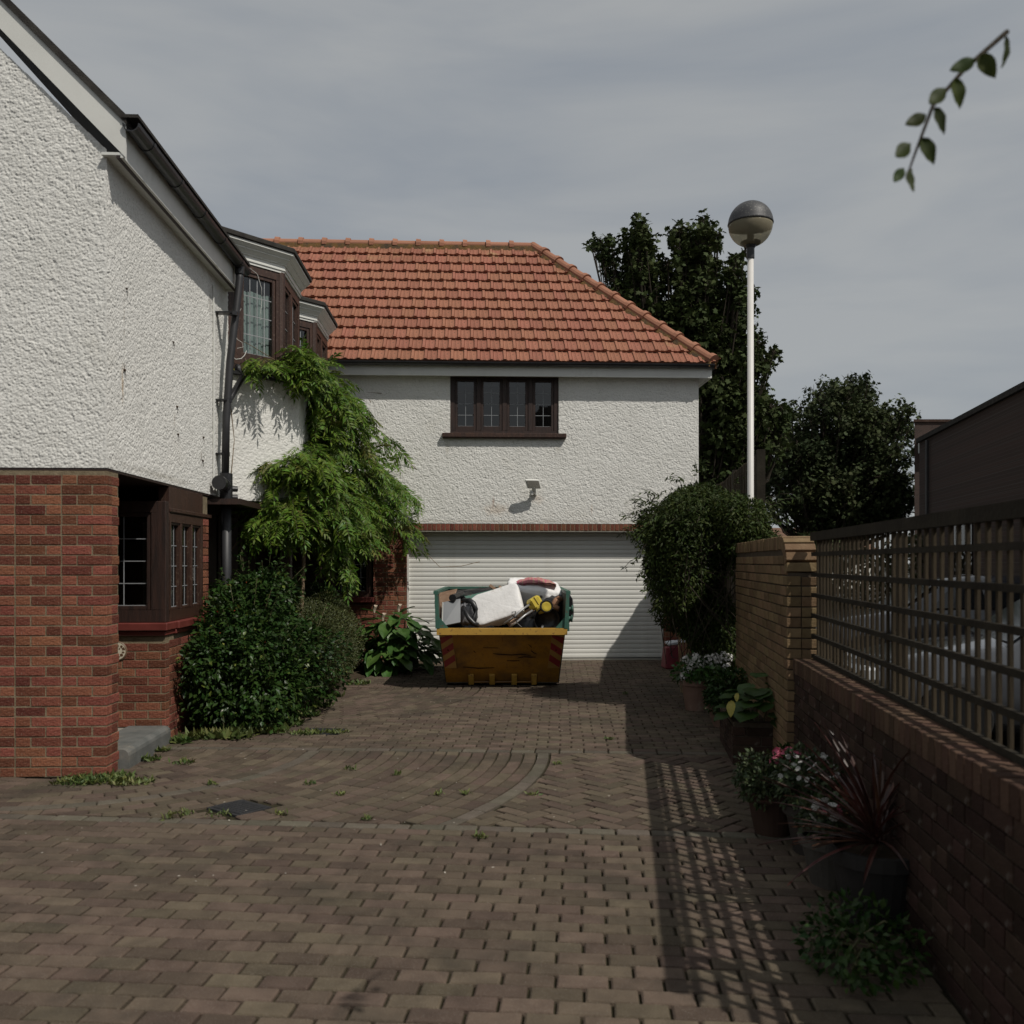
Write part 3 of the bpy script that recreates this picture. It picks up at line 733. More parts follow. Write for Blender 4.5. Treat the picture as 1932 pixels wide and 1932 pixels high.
# ------------------------------------------------------------------ windows
def window(parent, A, B, z0, z1, lights, fw=0.06, head=0.06, cill=0.06, cols=2, rows=4, depth=0.09, frame_mat=TIMBER, sash=0.035, glass=GLASS, ends=(None, None), name='window', sash_bottom=None, barw=0.0075, set_back=0.0):
    """timber window from plan point A to B: frame, casements, panes and lead bars"""
    Ln = math.hypot(B[0] - A[0], B[1] - A[1])
    e0 = fw if ends[0] is None else ends[0]; e1 = fw if ends[1] is None else ends[1]
    t1 = -set_back; t0 = t1 - depth
    mb = MB()
    mb.obox(A, B, 0, Ln, t0, t1, z1 - head, z1)
    mb.obox(A, B, 0, Ln, t0, t1, z0, z0 + cill)
    inner = Ln - e0 - e1
    mull = fw
    lw = (inner - mull * (lights - 1)) / lights
    mb.obox(A, B, 0, e0, t0, t1, z0 + cill, z1 - head)
    mb.obox(A, B, Ln - e1, Ln, t0, t1, z0 + cill, z1 - head)
    xs = []
    for i in range(lights):
        x = e0 + i * (lw + mull); xs.append(x)
        if i: mb.obox(A, B, x - mull, x, t0, t1, z0 + cill, z1 - head)
    f = mb.build(name, frame_mat, parent, bevel=0.004)
    for x in xs:
        a, b = x + .002, x + lw - .002; c, d = z0 + cill + .002, z1 - head - .002
        s = MB(); sb = sash_bottom or sash
        tt0, tt1 = t0 + .02, t1 - .012
        s.obox(A, B, a, a + sash, tt0, tt1, c, d); s.obox(A, B, b - sash, b, tt0, tt1, c, d)
        s.obox(A, B, a + sash, b - sash, tt0, tt1, d - sash, d); s.obox(A, B, a + sash, b - sash, tt0, tt1, c, c + sb)
        s.build('casement', frame_mat, f, bevel=0.003)
        tg = (tt0 + tt1) / 2
        p = MB(); p.obox(A, B, a + sash - .004, b - sash + .004, tg - .003, tg + .003, c + sb - .004, d - sash + .004)
        p.build('pane', glass, f)
        g_ = MB()
        ga, gb, gc, gd = a + sash, b - sash, c + sb, d - sash
        for k in range(1, cols):
            xx = ga + (gb - ga) * k / cols
            g_.obox(A, B, xx - barw / 2, xx + barw / 2, tg + .0035, tg + .008, gc, gd)
        for k in range(1, rows):
            zz = gc + (gd - gc) * k / rows
            g_.obox(A, B, ga, gb, tg + .0036, tg + .009, zz - barw / 2, zz + barw / 2)
        g_.obox(A, B, ga, gb, tg + .0036, tg + .009, gc, gc + barw * .8)
        g_.build('glazing_bar', LEAD, f)
    return f

# ------------------------------------------------------------------ garage building
O = BL(0, 0)
gar = empty('garage_building', O, TH, 'white roughcast garage wing with an orange tiled hip roof across the end of the drive', 'building')
UL, UR = -3.6, 3.06
Z_R0, Z_R1 = 2.22, 4.62          # roughcast from, to
WU0, WU1, WZ0, WZ1 = -1.0, 0.76, 3.68, 4.66
GU0, GU1, GZ = -1.71, 2.52, 2.10
A_, B_ = (UL, 0), (UR, 0)
wall = rough_wall('wall', A_, B_, Z_R0, Z_R1, RENDER_G, gar, step=0.0068, amp=0.0048, holes=[(WU0 - UL, WU1 - UL, WZ0, WZ1 + .2)])
core = MB()
holed_boxes(core, A_, B_, 0, UR - UL, Z_R0 + .002, Z_R1, -0.3, -0.012, [(WU0 - UL, WU1 - UL, WZ0, WZ1 + .2)])
core.obox(A_, B_, UR - UL - 0.012, UR - UL - .001, -0.012, -0.001, Z_R0 + .002, Z_R1)
# side and back walls
core.box(UR - 0.3, UR, 0.3, 5.2, 0, Z_R1)
core.box(UL, UR, 5.2, 5.5, 0, Z_R1)
core.box(UL, UL + .3, 0.3, 5.2, 0, Z_R1)
core.box(UL + .3, UR - .3, .3, 5.2, Z_R1 - .1, Z_R1)
core.build('wall_core', SMOOTHWALL, wall)
# right jamb and left pier in brick
for nm, u0, u1 in (('brick_pier', GU1 + .002, UR), ('brick_pier', -2.24, GU0 - .002)):
    mb = MB(); mb.box(u0 + .002, u1 - .002, 0.004, 0.29, 0, Z_R0 - .13)
    pj = mb.build(nm, MORTAR, gar)
    bricks(pj, (u0, 0), (u1, 0), 0.005, Z_R0 - .13, BRICK_R, bond='flemish')
    x = GU0 - .002 if u0 < 0 else GU1 + .002
    if u0 < 0: bricks(pj, (x, .102), (x, .3), 0.005, Z_R0 - .13, BRICK_R)
    else: bricks(pj, (x, .3), (x, .102), 0.005, Z_R0 - .13, BRICK_R)
# lintel: course of bricks on edge
mb = MB(); mb.box(-2.24, UR, 0.005, 0.29, Z_R0 - .118, Z_R0 - .002)
lint = mb.build('lintel_course', MORTAR, gar)
u = -2.235
while u < UR - 0.06:
    link('brick', brick_mesh(.062, .104, .215, BRICK_R), lint, (u + .034, rng.uniform(-.003, .003), Z_R0 - .112))
    u += .0725
mb = MB(); mb.box(GU0 - .02, GU1 + .02, 0.004, .3, Z_R0 - .134, Z_R0 - .119)
mb.build('lintel_plate', CONC, gar)
# roller garage door
door = empty('garage_door'); door.parent = gar
REC = 0.24
zz = 0.012
slat = None
nsl = 28
pitch = (GZ - .012) / nsl
prof = [(0, .0006), (-.006, .004), (-.009, .018), (-.010, .034), (-.009, .05), (-.0065, .064), (-.002, pitch - .004), (0.003, pitch - .0008), (.012, pitch - .0008), (.012, .0006)]
sm = MB()
nP = len(prof)
vs_ = [(GU0 + .005, y, z) for y, z in prof] + [(GU1 - .005, y, z) for y, z in prof]
sm.add(vs_, [(i, (i + 1) % nP, nP + (i + 1) % nP, nP + i) for i in range(nP)] + [tuple(range(nP)), tuple(range(2 * nP - 1, nP - 1, -1))])
slat = sm.mesh('slat', DOORW)
for i in range(nsl):
    link('slat', slat, door, (0, REC + rng.uniform(-.0008, .0008), zz + i * pitch))
for xa in (GU0, GU1 - .03):
    mb = MB(); mb.box(xa, xa + .03, REC - .035, REC + .04, 0, GZ); mb.build('guide_rail', DOORW, door)
mb = MB(); mb.box(GU0 + .03, GU1 - .03, REC - .012, REC + .02, 0.0, .0115); mb.build('rubber_seal', BLACKP, door)
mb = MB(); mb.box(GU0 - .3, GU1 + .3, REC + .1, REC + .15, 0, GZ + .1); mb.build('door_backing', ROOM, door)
# threshold
mb = MB(); mb.box(GU0, GU1, -0.02, .3, -.05, 0.003); mb.build('threshold', CONC, gar)
# upper window
win = window(gar, (WU0, 0), (WU1, 0), WZ0, WZ1 - .005, 4, fw=.075, head=.085, cill=.05, cols=2, rows=4, frame_mat=TIMBER, sash=.04, sash_bottom=.07, set_back=0.02, glass=GLASSD)
mb = MB(); mb.box(WU0 - .13, WU1 + .12, -.085, .1, WZ0 - .07, WZ0 - .002); mb.box(WU0 - .125, WU1 + .115, -.07, .1, WZ0 - .085, WZ0 - .0705)
mb.build('sill', TIMBER2, win, bevel=.006)
mb = MB(); mb.box(WU0 + .05, WU1 - .05, .12, .13, WZ1 - .20, WZ1 - .08); mb.build('blind', CURTAIN, win)
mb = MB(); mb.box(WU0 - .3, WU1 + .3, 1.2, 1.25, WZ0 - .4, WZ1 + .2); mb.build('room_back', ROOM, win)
# ground floor window left of the pier, mostly behind plants
gw = window(gar, (-2.95, 0), (-2.26, 0), 1.03, 2.08, 2, fw=.06, cols=2, rows=4, frame_mat=TIMBER2, glass=GLASSD, set_back=.05)
mb = MB(); mb.box(-3.0, -2.22, -.08, .1, .95, 1.028); mb.build('sill', SILLRED, gw, bevel=.006)
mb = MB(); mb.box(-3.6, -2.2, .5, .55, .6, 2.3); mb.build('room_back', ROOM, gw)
mb = MB(); mb.box(-3.0, -2.245, .012, .29, 0, .948)
bp = mb.build('brick_panel', MORTAR, gar); bricks(bp, (-3.0, 0), (-2.245, 0), .005, .945, BRICK_R)
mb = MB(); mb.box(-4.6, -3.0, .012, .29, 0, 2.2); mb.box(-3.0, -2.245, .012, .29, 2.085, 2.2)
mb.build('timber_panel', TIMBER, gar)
# eaves
OV = 0.16
mb = MB()
mb.box(UL, UR + .17, -OV - .02, -OV, Z_R1 - .045, Z_R1 + .165)
mb.box(UR + .15, UR + .17, -OV, 5.5, Z_R1 - .045, Z_R1 + .165)
mb.build('fascia', WPAINT, gar)
mb = MB(); mb.box(UL, UR + .15, -OV, 0.05, Z_R1 - .015, Z_R1 + .0); mb.box(UR, UR + .15, .05, 5.5, Z_R1 - .015, Z_R1)
mb.build('soffit', WPAINT, gar)
def gutter(parent, p0, p1, r, outward, mat=BLACKP, brackets=4):
    p0 = Vector(p0); p1 = Vector(p1); d = (p1 - p0); l = d.length; d.normalize()
    o_ = Vector(outward); up = Vector((0, 0, 1))
    pr = []
    for k in range(9):
        a = math.pi + math.pi * k / 8; pr.append(o_ * (math.cos(a) * r) + up * (math.sin(a) * r))
    for k in range(9):
        a = 2 * math.pi - math.pi * k / 8; pr.append(o_ * (math.cos(a) * r * .88) + up * (math.sin(a) * r * .88))
    mb = MB(); mb.loft([p0 + q for q in pr], [p1 + q for q in pr]); 
    g_ = mb.build('gutter', mat, parent)
    for k in range(brackets):
        c = p0 + d * (l * (k + .5) / brackets)
        b = MB(); pq = [q * 1.09 for q in pr[:9]] + [q * 1.005 for q in pr[8::-1]][:9]
        b.loft([c - d * .02 + q for q in pq], [c + d * .02 + q for q in pq]); b.build('gutter_bracket', mat, g_)
    return g_
GZ_ = Z_R1 + .165
gutter(gar, (UL, -OV - .085, GZ_ - .005), (UR + .19, -OV - .085, GZ_ - .005), .058, (0, -1, 0), brackets=6)
gutter(gar, (UR + .215, -OV - .09, GZ_ - .005), (UR + .215, 5.5, GZ_ - .005), .05, (1, 0, 0), brackets=3)

# roof
RUN, RISE = 2.74, 2.80
EV, EZ = -OV - .06, GZ_ + .005          # eave line
EU = UR + .18                            # right eave corner
RL = math.hypot(RUN, RISE)
sl = Vector((0, RUN / RL, RISE / RL)); nm_ = Vector((0, -RISE / RL, RUN / RL))
roof = MB()
UL2 = -6.2
# deck: front slope, hip end, back slope
e = -0.045
fr_ = [Vector((UL2, EV, EZ)), Vector((EU, EV, EZ)), Vector((EU - RUN, EV + RUN, EZ + RISE)), Vector((UL2, EV + RUN, EZ + RISE))]
roof.add([p + nm_ * e for p in fr_], [(0, 1, 2, 3)])
hp = [Vector((EU, EV, EZ)), Vector((EU, EV + 2 * RUN, EZ)), Vector((EU - RUN, EV + RUN, EZ + RISE))]
nh = Vector((RISE / RL, 0, RUN / RL))
roof.add([p + nh * e for p in hp], [(0, 1, 2)])
bk = [Vector((EU, EV + 2 * RUN, EZ)), Vector((UL2, EV + 2 * RUN, EZ)), Vector((UL2, EV + RUN, EZ + RISE)), Vector((EU - RUN, EV + RUN, EZ + RISE))]
roof.add([p + Vector((0, RISE / RL, RUN / RL)) * e for p in bk], [(0, 1, 2, 3)])
roofo = roof.build('roof', BED, gar, recalc=False)
NR_, TW = 12, 0.2105
GA = RL / NR_ - .004
def tile_profile():
    # across the width: raised flat roll then a dished pan
    return [(0.0, .0), (.002, .016), (.006, .020), (.046, .020), (.049, .003), (.052, -.004), (.058, .003), (.085, .0), (.112, .004), (.120, .010), (.128, .010), (.133, .001), (.165, -.001), (.196, .004), (TW - .005, .008)]
def tile_mesh(cutplane=None, org=None):
    pr = tile_profile(); n = len(pr); Ln = GA + .07
    vs_ = []; fs = []
    secs = [0, .05, Ln]
    for si, s_ in enumerate(secs):
        lift = .052 * (1 - s_ / Ln)
        for (x, z) in pr:
            zz_ = z + lift - (.006 if (si == 0 and (.06 < x < .11 or .135 < x < .19)) else 0) - (.010 if (si == 0 and .115 < x < .13) else 0)
            vs_.append((x, s_, zz_))
    for (x, z) in pr: vs_.append((x, 0.004, .052 - .034))
    for (x, z) in pr: vs_.append((x, Ln, -.02))
    for q in range(2):
        for i in range(n - 1): fs.append((q * n + i, q * n + i + 1, (q + 1) * n + i + 1, (q + 1) * n + i))
    for i in range(n - 1): fs.append((i + 1, i, 3 * n + i, 3 * n + i + 1))
    fs.append((0, n, 2 * n, 4 * n, 3 * n)); fs.append((n - 1, 4 * n - 1, 5 * n - 1, 3 * n - 1, 2 * n - 1))
    mb_ = MB(); mb_.add(vs_, fs); return mb_
rotm = Matrix((Vector((1, 0, 0)), sl, nm_)).transposed()
base_tile = tile_mesh().mesh('roof_tile', TILE, recalc=True)
count = 0; stuff = MB(); st_src = tile_mesh()
tiles_all = []
for rrow in range(NR_):
    s_ = rrow * GA - .02
    off = (TW * .5 if rrow % 2 else 0) + rng.uniform(-.006, .006)
    ulim = EU - (s_ + GA) * RUN / RL
    x = -3.3 - rrow * .16
    i = 0
    row0 = x
    while x + off < EU - s_ * RUN / RL - 0.02:
        tiles_all.append((rrow, s_, x + off)); x += TW
    x = row0 - TW
    while x > UL2 + .1:
        tiles_all.append((rrow, s_, x + off if False else x + off)); x -= TW
vis = [t for t in tiles_all if t[2] > -3.3 - t[0] * .16 - .01]
single_t = set(vis[:300])
for t in tiles_all:
    rrow, s_, x = t
    p = Vector((x, EV, EZ)) + sl * s_ + nm_ * rng.uniform(-.002, .003)
    rz_ = rng.uniform(-.006, .006)
    Mx = Matrix.Translation(p) @ (rotm.to_4x4()) @ Matrix.Rotation(rz_, 4, 'Z')
    need_cut = x + TW > EU - (s_ + GA + .07) * RUN / RL - .02
    if need_cut or t not in single_t:
        src = tile_mesh()
        me = src.mesh('roof_tile', TILE)
        me.transform(Mx)
        if need_cut:
            bm = bmesh.new(); bm.from_mesh(me)
            bmesh.ops.bisect_plane(bm, geom=bm.verts[:] + bm.edges[:] + bm.faces[:], plane_co=Vector((EU - .01, EV, 0)), plane_no=Vector((1, 1, 0)).normalized(), clear_outer=True)
            bm.to_mesh(me); bm.free()
        if len(me.polygons) == 0: continue
        if t in single_t:
            link('tile', me, roofo)
        else:
            k = len(stuff.v); stuff.v += [tuple(v.co) for v in me.vertices]
            for pl in me.polygons: stuff.f.append([k + q for q in pl.vertices]); stuff.m.append(0)
            bpy.data.meshes.remove(me)
    else:
        o = link('tile', base_tile, roofo); o.matrix_local = Mx
stuff.build('tile', TILE, roofo, kind='stuff', recalc=False)

def ridge_piece(mb, p0, p1, r, upv, collar=True):
    d = (p1 - p0); l = d.length; d.normalize()
    sd = d.cross(upv).normalized(); u_ = sd.cross(d).normalized()
    def sec(c, rr):
        o_ = []
        for k in range(9):
            a = R(-15) + R(210) * k / 8
            o_.append(c + sd * (math.cos(a) * rr) + u_ * (math.sin(a) * rr * .9))
        return o_
    mb.loft(sec(p0, r), sec(p1, r * .97))
    if collar: mb.loft(sec(p0 - d * .005, r * 1.36), sec(p0 + d * .08, r * 1.28))
rd = Vector((1, 0, 0)); rp0 = Vector((EU - RUN, EV + RUN, EZ + RISE + .005))
x = 0; nrg = 14
for k in range(nrg):
    mb = MB(); a = rp0 - rd * (.44 * (k + 1)); b = rp0 - rd * (.44 * k)
    ridge_piece(mb, a, b, .105, Vector((0, 0, 1)))
    mb.build('ridge_tile', RIDGE, roofo, smooth=False)
mb = MB(); a = rp0 - rd * (.44 * nrg); mb.box(a.x, rp0.x, a.y - .125, a.y + .125, a.z - .12, a.z - .012)
mb.build('mortar_bedding', BED, roofo)
h0 = Vector((EU, EV, EZ + .045)); h1 = rp0 + Vector((0, 0, .03)); hd = (h1 - h0)
NH = 12
for k in range(NH):
    mb = MB(); ridge_piece(mb, h0 + hd * (k / NH), h0 + hd * ((k + 1) / NH), .098, Vector((0, 0, 1)))
    mb.build('hip_tile', RIDGE, roofo)
mb = MB()
sdv = hd.normalized().cross(Vector((0, 0, 1))).normalized()
mb.loft([h0 + sdv * .12 - Vector((0, 0, .10)), h0 - sdv * .12 - Vector((0, 0, .10)), h0 - sdv * .09 - Vector((0, 0, .0)), h0 + sdv * .09 - Vector((0, 0, .0))],
        [h1 + sdv * .12 - Vector((0, 0, .10)), h1 - sdv * .12 - Vector((0, 0, .10)), h1 - sdv * .09 - Vector((0, 0, .0)), h1 + sdv * .09 - Vector((0, 0, .0))])
mb.build('mortar_bedding', BED, roofo)
mb = MB(); mb.tube([h0 + Vector((.02, -.02, -.12)), h0 + Vector((.05, -.06, .0)), h0 + Vector((.09, -.1, .03))], .012, 6); mb.build('hip_iron', RUST, roofo)

# security light on the garage wall
sp = BL(0.36, 0, 2.72)
sl_ = empty('security_light', sp, TH, 'small white floodlight with grey face on the white wall above the garage door', 'security light')
mb = MB(); mb.box(-.035, .045, -.05, -.005, -.04, .05); mb.build('wall_bracket', WPAINT, sl_, bevel=.006)
mb = MB(); mb.tube([(0.0, -.04, .0), (-.01, -.13, .02), (-.02, -.19, .09)], .034, 10); mb.lathe([(.0, -.04), (.03, -.035), (.035, 0), (.03, .03), (0, .035)], (-.05, -.13, -.005), 12); mb.build('sensor_arm', WPAINT, sl_)
T = Matrix.Translation((-.02, -.2, .125)) @ Matrix.Rotation(R(-30), 4, 'Y') @ Matrix.Rotation(R(-35), 4, 'X')
T = Matrix.Translation((-.02, -.2, .125)) @ Matrix.Rotation(R(10), 4, 'Z') @ Matrix.Rotation(R(16), 4, 'X') @ Matrix(((1, 0, -.35, 0), (0, 1, 0, 0), (0, 0, 1, 0), (0, 0, 0, 1)))
mb = MB(); mb.box(-.125, .105, -.025, .03, -.07, .075, 0, T); mb.build('lamp_head', WPAINT, sl_, bevel=.008)
mb = MB(); mb.box(-.108, .088, -.029, -.0255, -.054, .058, 0, T); mb.build('lamp_face', CONC, sl_)
# ------------------------------------------------------------------ house on the left
# local frame: x out of the long wall towards the drive, y along the wall away from the viewer, origin at the near corner
H0 = BL(-3.36, -7.65)
hse = empty('rendered_house', H0, TH, 'white roughcast house on the left with brick pier, canted bays and dark timber windows', 'house')
HZ0, HZ1 = 2.30, 4.62
NEARL = -1.9
FACEL = -1.25
# upper storey, face towards the drive and face towards the viewer
w1 = rough_wall('wall', (0, 0), (0, 3.30), HZ0, HZ1, RENDER_H, hse, step=0.0055, amp=0.0045)
rough_wall('wall_face', (FACEL, 0), (0, 0), HZ0, 5.9, RENDER_H, w1, step=0.0055, amp=0.0045, topfn=lambda s_: HZ1 + .05 + np.maximum(0, (1.25 - s_)) * .95)
mb = MB()
mb.box(-.25, -.010, .010, 7.6, HZ0 + .012, HZ1)
mb.prism([(NEARL, .01), (-.25, .01), (-.25, .3), (NEARL, .3)], HZ0 + .012, HZ1)
mb.add([(NEARL, .012, HZ1), (-.01, .012, HZ1), (NEARL, .012, HZ1 + 1.75), (NEARL, .3, HZ1), (-.01, .3, HZ1), (NEARL, .3, HZ1 + 1.75)], [(0, 1, 2), (3, 5, 4), (0, 3, 4, 1), (1, 4, 5, 2), (2, 5, 3, 0)])
mb.box(NEARL, NEARL + .3, .3, 7.6, 0, HZ1)
mb.build('wall_core', SMOOTHWALL, w1)
mb = MB(); mb.box(NEARL + .3, -.252, .302, 7.6, HZ0 + .02, HZ0 + .2); mb.build('ceiling', TIMBER, hse)
mb = MB(); mb.box(NEARL, -.004, .004, 2.6, HZ0 - .02, HZ0 + .009); mb.build('soffit_board', TIMBER, hse)
rough_wall('wall_face', (NEARL, 0), (FACEL, 0), HZ0, 6.5, RENDER_H, w1, step=0.009, amp=0.0045, topfn=lambda s_: HZ1 + .05 + np.maximum(0, (1.9 - s_)) * .95)
# brick pier at the near corner
mb = MB(); mb.box(-1.895, -.004, .004, .222, 0, HZ0 - .022)
pier = mb.build('brick_pier', MORTAR, hse)
bricks(pier, (-1.9, 0), (0, 0), .004, HZ0 - .025, BRICK_R, bond='flemish', phase=1, jitter=.0025, ok=lambda c, z: c > .70, off_odd=-.115)
far_b = MB(); z = .004; row = 1
while z + .065 < HZ0 - .02:
    l_ = .215 if row % 2 == 0 else .1025; x = 0
    while x < .72:
        if x + l_ / 2 <= .70: far_b.box(-1.9 + x, -1.9 + x + l_, 0, .1, z, z + .065)
        x += l_ + .01
    z += .075; row += 1
far_b.build('brick', BRICK_R, pier, kind='stuff')
bricks(pier, (0, .103), (0, .232), .004, HZ0 - .025, BRICK_R, bond='stretcher', phase=1, jitter=.0015)
# porch floor and its rounded step
mb = MB(); mb.box(-1.6, -.30, .24, 1.26, -.05, .13); mb.build('porch_floor', CONC, hse)
sp_ = [(-.295, 0)] + [(-.295, .15)] + [(.02 + .05 * math.cos(a), .10 + .05 * math.sin(a)) for a in [R(90), R(60), R(30), R(0)]] + [(.07, -.02), (-.295, -.02)]
mb = MB(); mb.loft([(x, .24, z) for x, z in sp_], [(x - .02, 1.25, z) for x, z in sp_]); mb.build('porch_step', M('step_paint', (.10, .105, .10), (.16, .16, .15), scale=6, rough=.8, bump=.3, stain=(.22, .2, .17), stain_scale=4), hse)
# ground floor bay: brick base
BB = 1.27
mb = MB(); mb.box(-1.5, -.004, BB + .004, BB + .25, 0, .94); mb.box(-.24, -.004, BB + .25, 2.6, 0, .94)
base = mb.build('bay_base', MORTAR, hse)
bricks(base, (-1.5, BB), (0, BB), .06, .92, BRICK_R, phase=0, ok=lambda c, z: c > .30)
bricks(base, (0, BB + .104), (0, 2.55), .004, .92, BRICK_R, bond='flemish', phase=1)
mb = MB(); mb.box(-1.5, .03, BB - .055, BB + .2, .99, 1.06); mb.box(-.2, .055, BB + .2, 2.5, .99, 1.06)
mb.box(-1.5, .012, BB - .03, BB + .2, .945, .988)
mb.box(-.2, .03, BB + .2, 2.5, .945, .988)
mb.build('sill', SILLRED, hse, bevel=.008)
gw1 = window(hse, (-1.32, BB), (0, BB), 1.062, 2.14, 2, fw=.1, head=.10, cill=.11, cols=2, rows=4, frame_mat=TIMBER, glass=GLASS, ends=(.1, .13), sash=.035)
gw2 = window(hse, (0, BB + .10), (0, 2.36), 1.062, 2.04, 3, fw=.05, head=.08, cill=.1, cols=3, rows=4, frame_mat=TIMBER2, glass=GLASSD, ends=(.05, .06), sash=.022)
mb = MB(); mb.box(-.1, -.001, BB + .10, 2.36, 2.042, HZ0 - .022); mb.box(-.1, .012, BB + .1, 2.62, 2.05, 2.085); mb.build('timber_beam', TIMBER2, hse, bevel=.004)
mb = MB(); mb.box(-.11, -.014, 2.375, 2.55, .95, HZ0 - .03); bs_ = mb.build('brick_strip', MORTAR, hse)
bricks(bs_, (0, 2.375), (0, 2.55), 1.07, 2.04, BRICK_R, bond='english')
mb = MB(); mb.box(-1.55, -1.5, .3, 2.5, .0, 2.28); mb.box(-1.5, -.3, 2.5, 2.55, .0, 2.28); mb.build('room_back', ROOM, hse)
# faint pale furniture inside the bay
mb = MB(); mb.box(-.62, -.12, 2.42, 2.45, 1.1, 2.0); mb.build('inner_door', M('inner_white', (.16, .16, .15), rough=.7), hse)

# recessed ground floor beyond the downpipe
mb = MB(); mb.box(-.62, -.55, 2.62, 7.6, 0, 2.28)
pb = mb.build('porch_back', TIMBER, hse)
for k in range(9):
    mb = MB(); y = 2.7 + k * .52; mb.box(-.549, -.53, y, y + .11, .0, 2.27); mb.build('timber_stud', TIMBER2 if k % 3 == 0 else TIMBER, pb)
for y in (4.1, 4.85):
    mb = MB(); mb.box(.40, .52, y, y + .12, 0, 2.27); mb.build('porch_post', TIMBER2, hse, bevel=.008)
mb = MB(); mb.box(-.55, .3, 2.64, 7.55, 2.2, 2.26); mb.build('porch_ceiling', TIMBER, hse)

# canted apron below the oriel windows
AP0, AP1, AP2 = (-.02, 3.27), (.66, 3.93), (.66, 7.55)
a1 = rough_wall('apron', AP0, AP1, 2.295, 3.70, RENDER, hse, step=.0068, amp=.0045)
rough_wall('apron_face', AP1, AP2, 2.295, 3.70, RENDER, a1, step=.012, amp=.005)
mb = MB(); mb.prism([(-.02, 3.285), (.649, 3.935), (.649, 7.55), (-.02, 7.55)], 2.30, 3.69); mb.build('apron_core', SMOOTHWALL, a1)
mb = MB(); mb.prism([(-.02, 3.2), (.72, 3.9), (.72, 7.55), (-.02, 7.55)], 3.702, 3.74); mb.build('lead_ledge', BLACKP, hse)

# canted oriel bays
def bay_window(b0, b1, b2, b3, p, z0, z1, curtain, lab):
    bw = empty('bay_window'); bw.parent = hse; bw['label'] = lab
    P = [(0, b0), (p, b1), (p, b2), (0, b3)]
    window(bw, P[0], P[1], z0, z1, 1, fw=.07, head=.09, cill=.09, cols=4, rows=4, frame_mat=TIMBER2, glass=GLASS, ends=(.16, .10), sash=.04, name='side_window', barw=.011)
    window(bw, P[1], P[2], z0, z1, 2, fw=.11, head=.10, cill=.09, cols=2, rows=4, frame_mat=TIMBER2, glass=GLASSR, ends=(.06, .07), sash=.04, name='front_window')
    window(bw, P[2], P[3], z0, z1, 1, fw=.07, head=.09, cill=.09, cols=3, rows=4, frame_mat=TIMBER2, glass=GLASSD, ends=(.09, .1), sash=.04, name='side_window')
    mb = MB(); mb.lathe([(.055, z0 - .04), (.055, z1 + .01)], (p - .035, b1 + .01, 0), 8); mb.build('corner_post', TIMBER2, bw)
    def off(d): return [(-.1, b0 - d * .414 - d), (p + d, b1 - d * .414), (p + d, b2 + d * .414), (-.1, b3 + d * 1.414)]
    def off(d):
        k = d * 1.414
        return [(-.06, b0 - k - .06), (p + d, b1 - d * .414), (p + d, b2 + d * .414), (-.06, b3 + k + .06)]
    mb = MB(); mb.prism(off(.04), z0 - .075, z0 - .002); mb.prism(off(.0), z0 - .098, z0 - .076); mb.build('sill', TIMBER2, bw)
    mb = MB()
    mb.prism(off(.012), z1 + .002, z1 + .032)
    mb.prism(off(.024), z1 + .032, z1 + .048)
    mb.prism(off(.018), z1 + .048, z1 + .095)
    mb.prism(off(.034), z1 + .095, z1 + .107)
    a, b = off(.038), off(.075)
    mb.loft([(x, y, z1 + .107) for x, y in a], [(x, y, z1 + .146) for x, y in b])
    mb.prism(off(.08), z1 + .146, z1 + .158)
    a, b = off(.084), off(.122)
    mb.loft([(x, y, z1 + .158) for x, y in a], [(x, y, z1 + .196) for x, y in b])
    mb.prism(off(.126), z1 + .196, z1 + .222)
    mb.build('cornice', WPAINT, bw)
    mb = MB(); mb.prism(off(.148), z1 + .223, z1 + .285); mb.build('flat_roof', ASPH_ROOF, bw, bevel=.01)
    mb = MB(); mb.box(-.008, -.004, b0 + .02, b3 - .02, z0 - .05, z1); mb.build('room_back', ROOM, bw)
    if curtain:
        mb = MB(); c0, c1 = (.05, b0 + .14), (p - .16, b1 - .08 + .01)
        n = 14
        for k in range(n):
            a_ = k / n; b_ = (k + 1) / n
            w_ = .012 * math.sin(k * 2.1)
            mb.obox((-.02, b0 + .11), (p - .12, b1 + .02), .03 + a_ * .48, .03 + b_ * .48, w_ - .004, w_ + .004, z0 + .06, z1 - .28 + .01 * math.sin(k))
        mb.build('curtain', CURTAIN, bw)
    return bw
bay_window(3.28, 3.80, 4.77, 5.29, .50, 3.84, 4.98, True, 'nearer canted timber bay window with pale curtain')
bay_window(5.44, 5.95, 6.97, 7.48, .50, 3.84, 4.98, False, 'farther canted timber bay window close to the tiled roof')

# eaves of the long wall
EYE = 3.22
mb = MB(); mb.box(.12, .142, -.05, EYE, 4.59, 4.85); mb.box(-1.0, .12, EYE - .02, EYE - .001, 4.59, 4.85); mb.build('fascia', WPAINT, hse)
mb = MB(); mb.box(-.02, .119, -.05, EYE - .021, 4.61, 4.63); mb.build('soffit', WPAINT, hse)
mb = MB(); mb.box(.09, .119, -.05, EYE - .03, 4.586, 4.6095); mb.build('drip_bead', TIMBER, hse)
gutter(hse, (.205, -.08, 4.835), (.205, EYE + .02, 4.835), .062, (1, 0, 0), brackets=5)
mb = MB(); mb.box(.144, .26, -.08, EYE + .01, 4.875, 4.90); mb.build('roof_edge', ASPH_ROOF, hse)
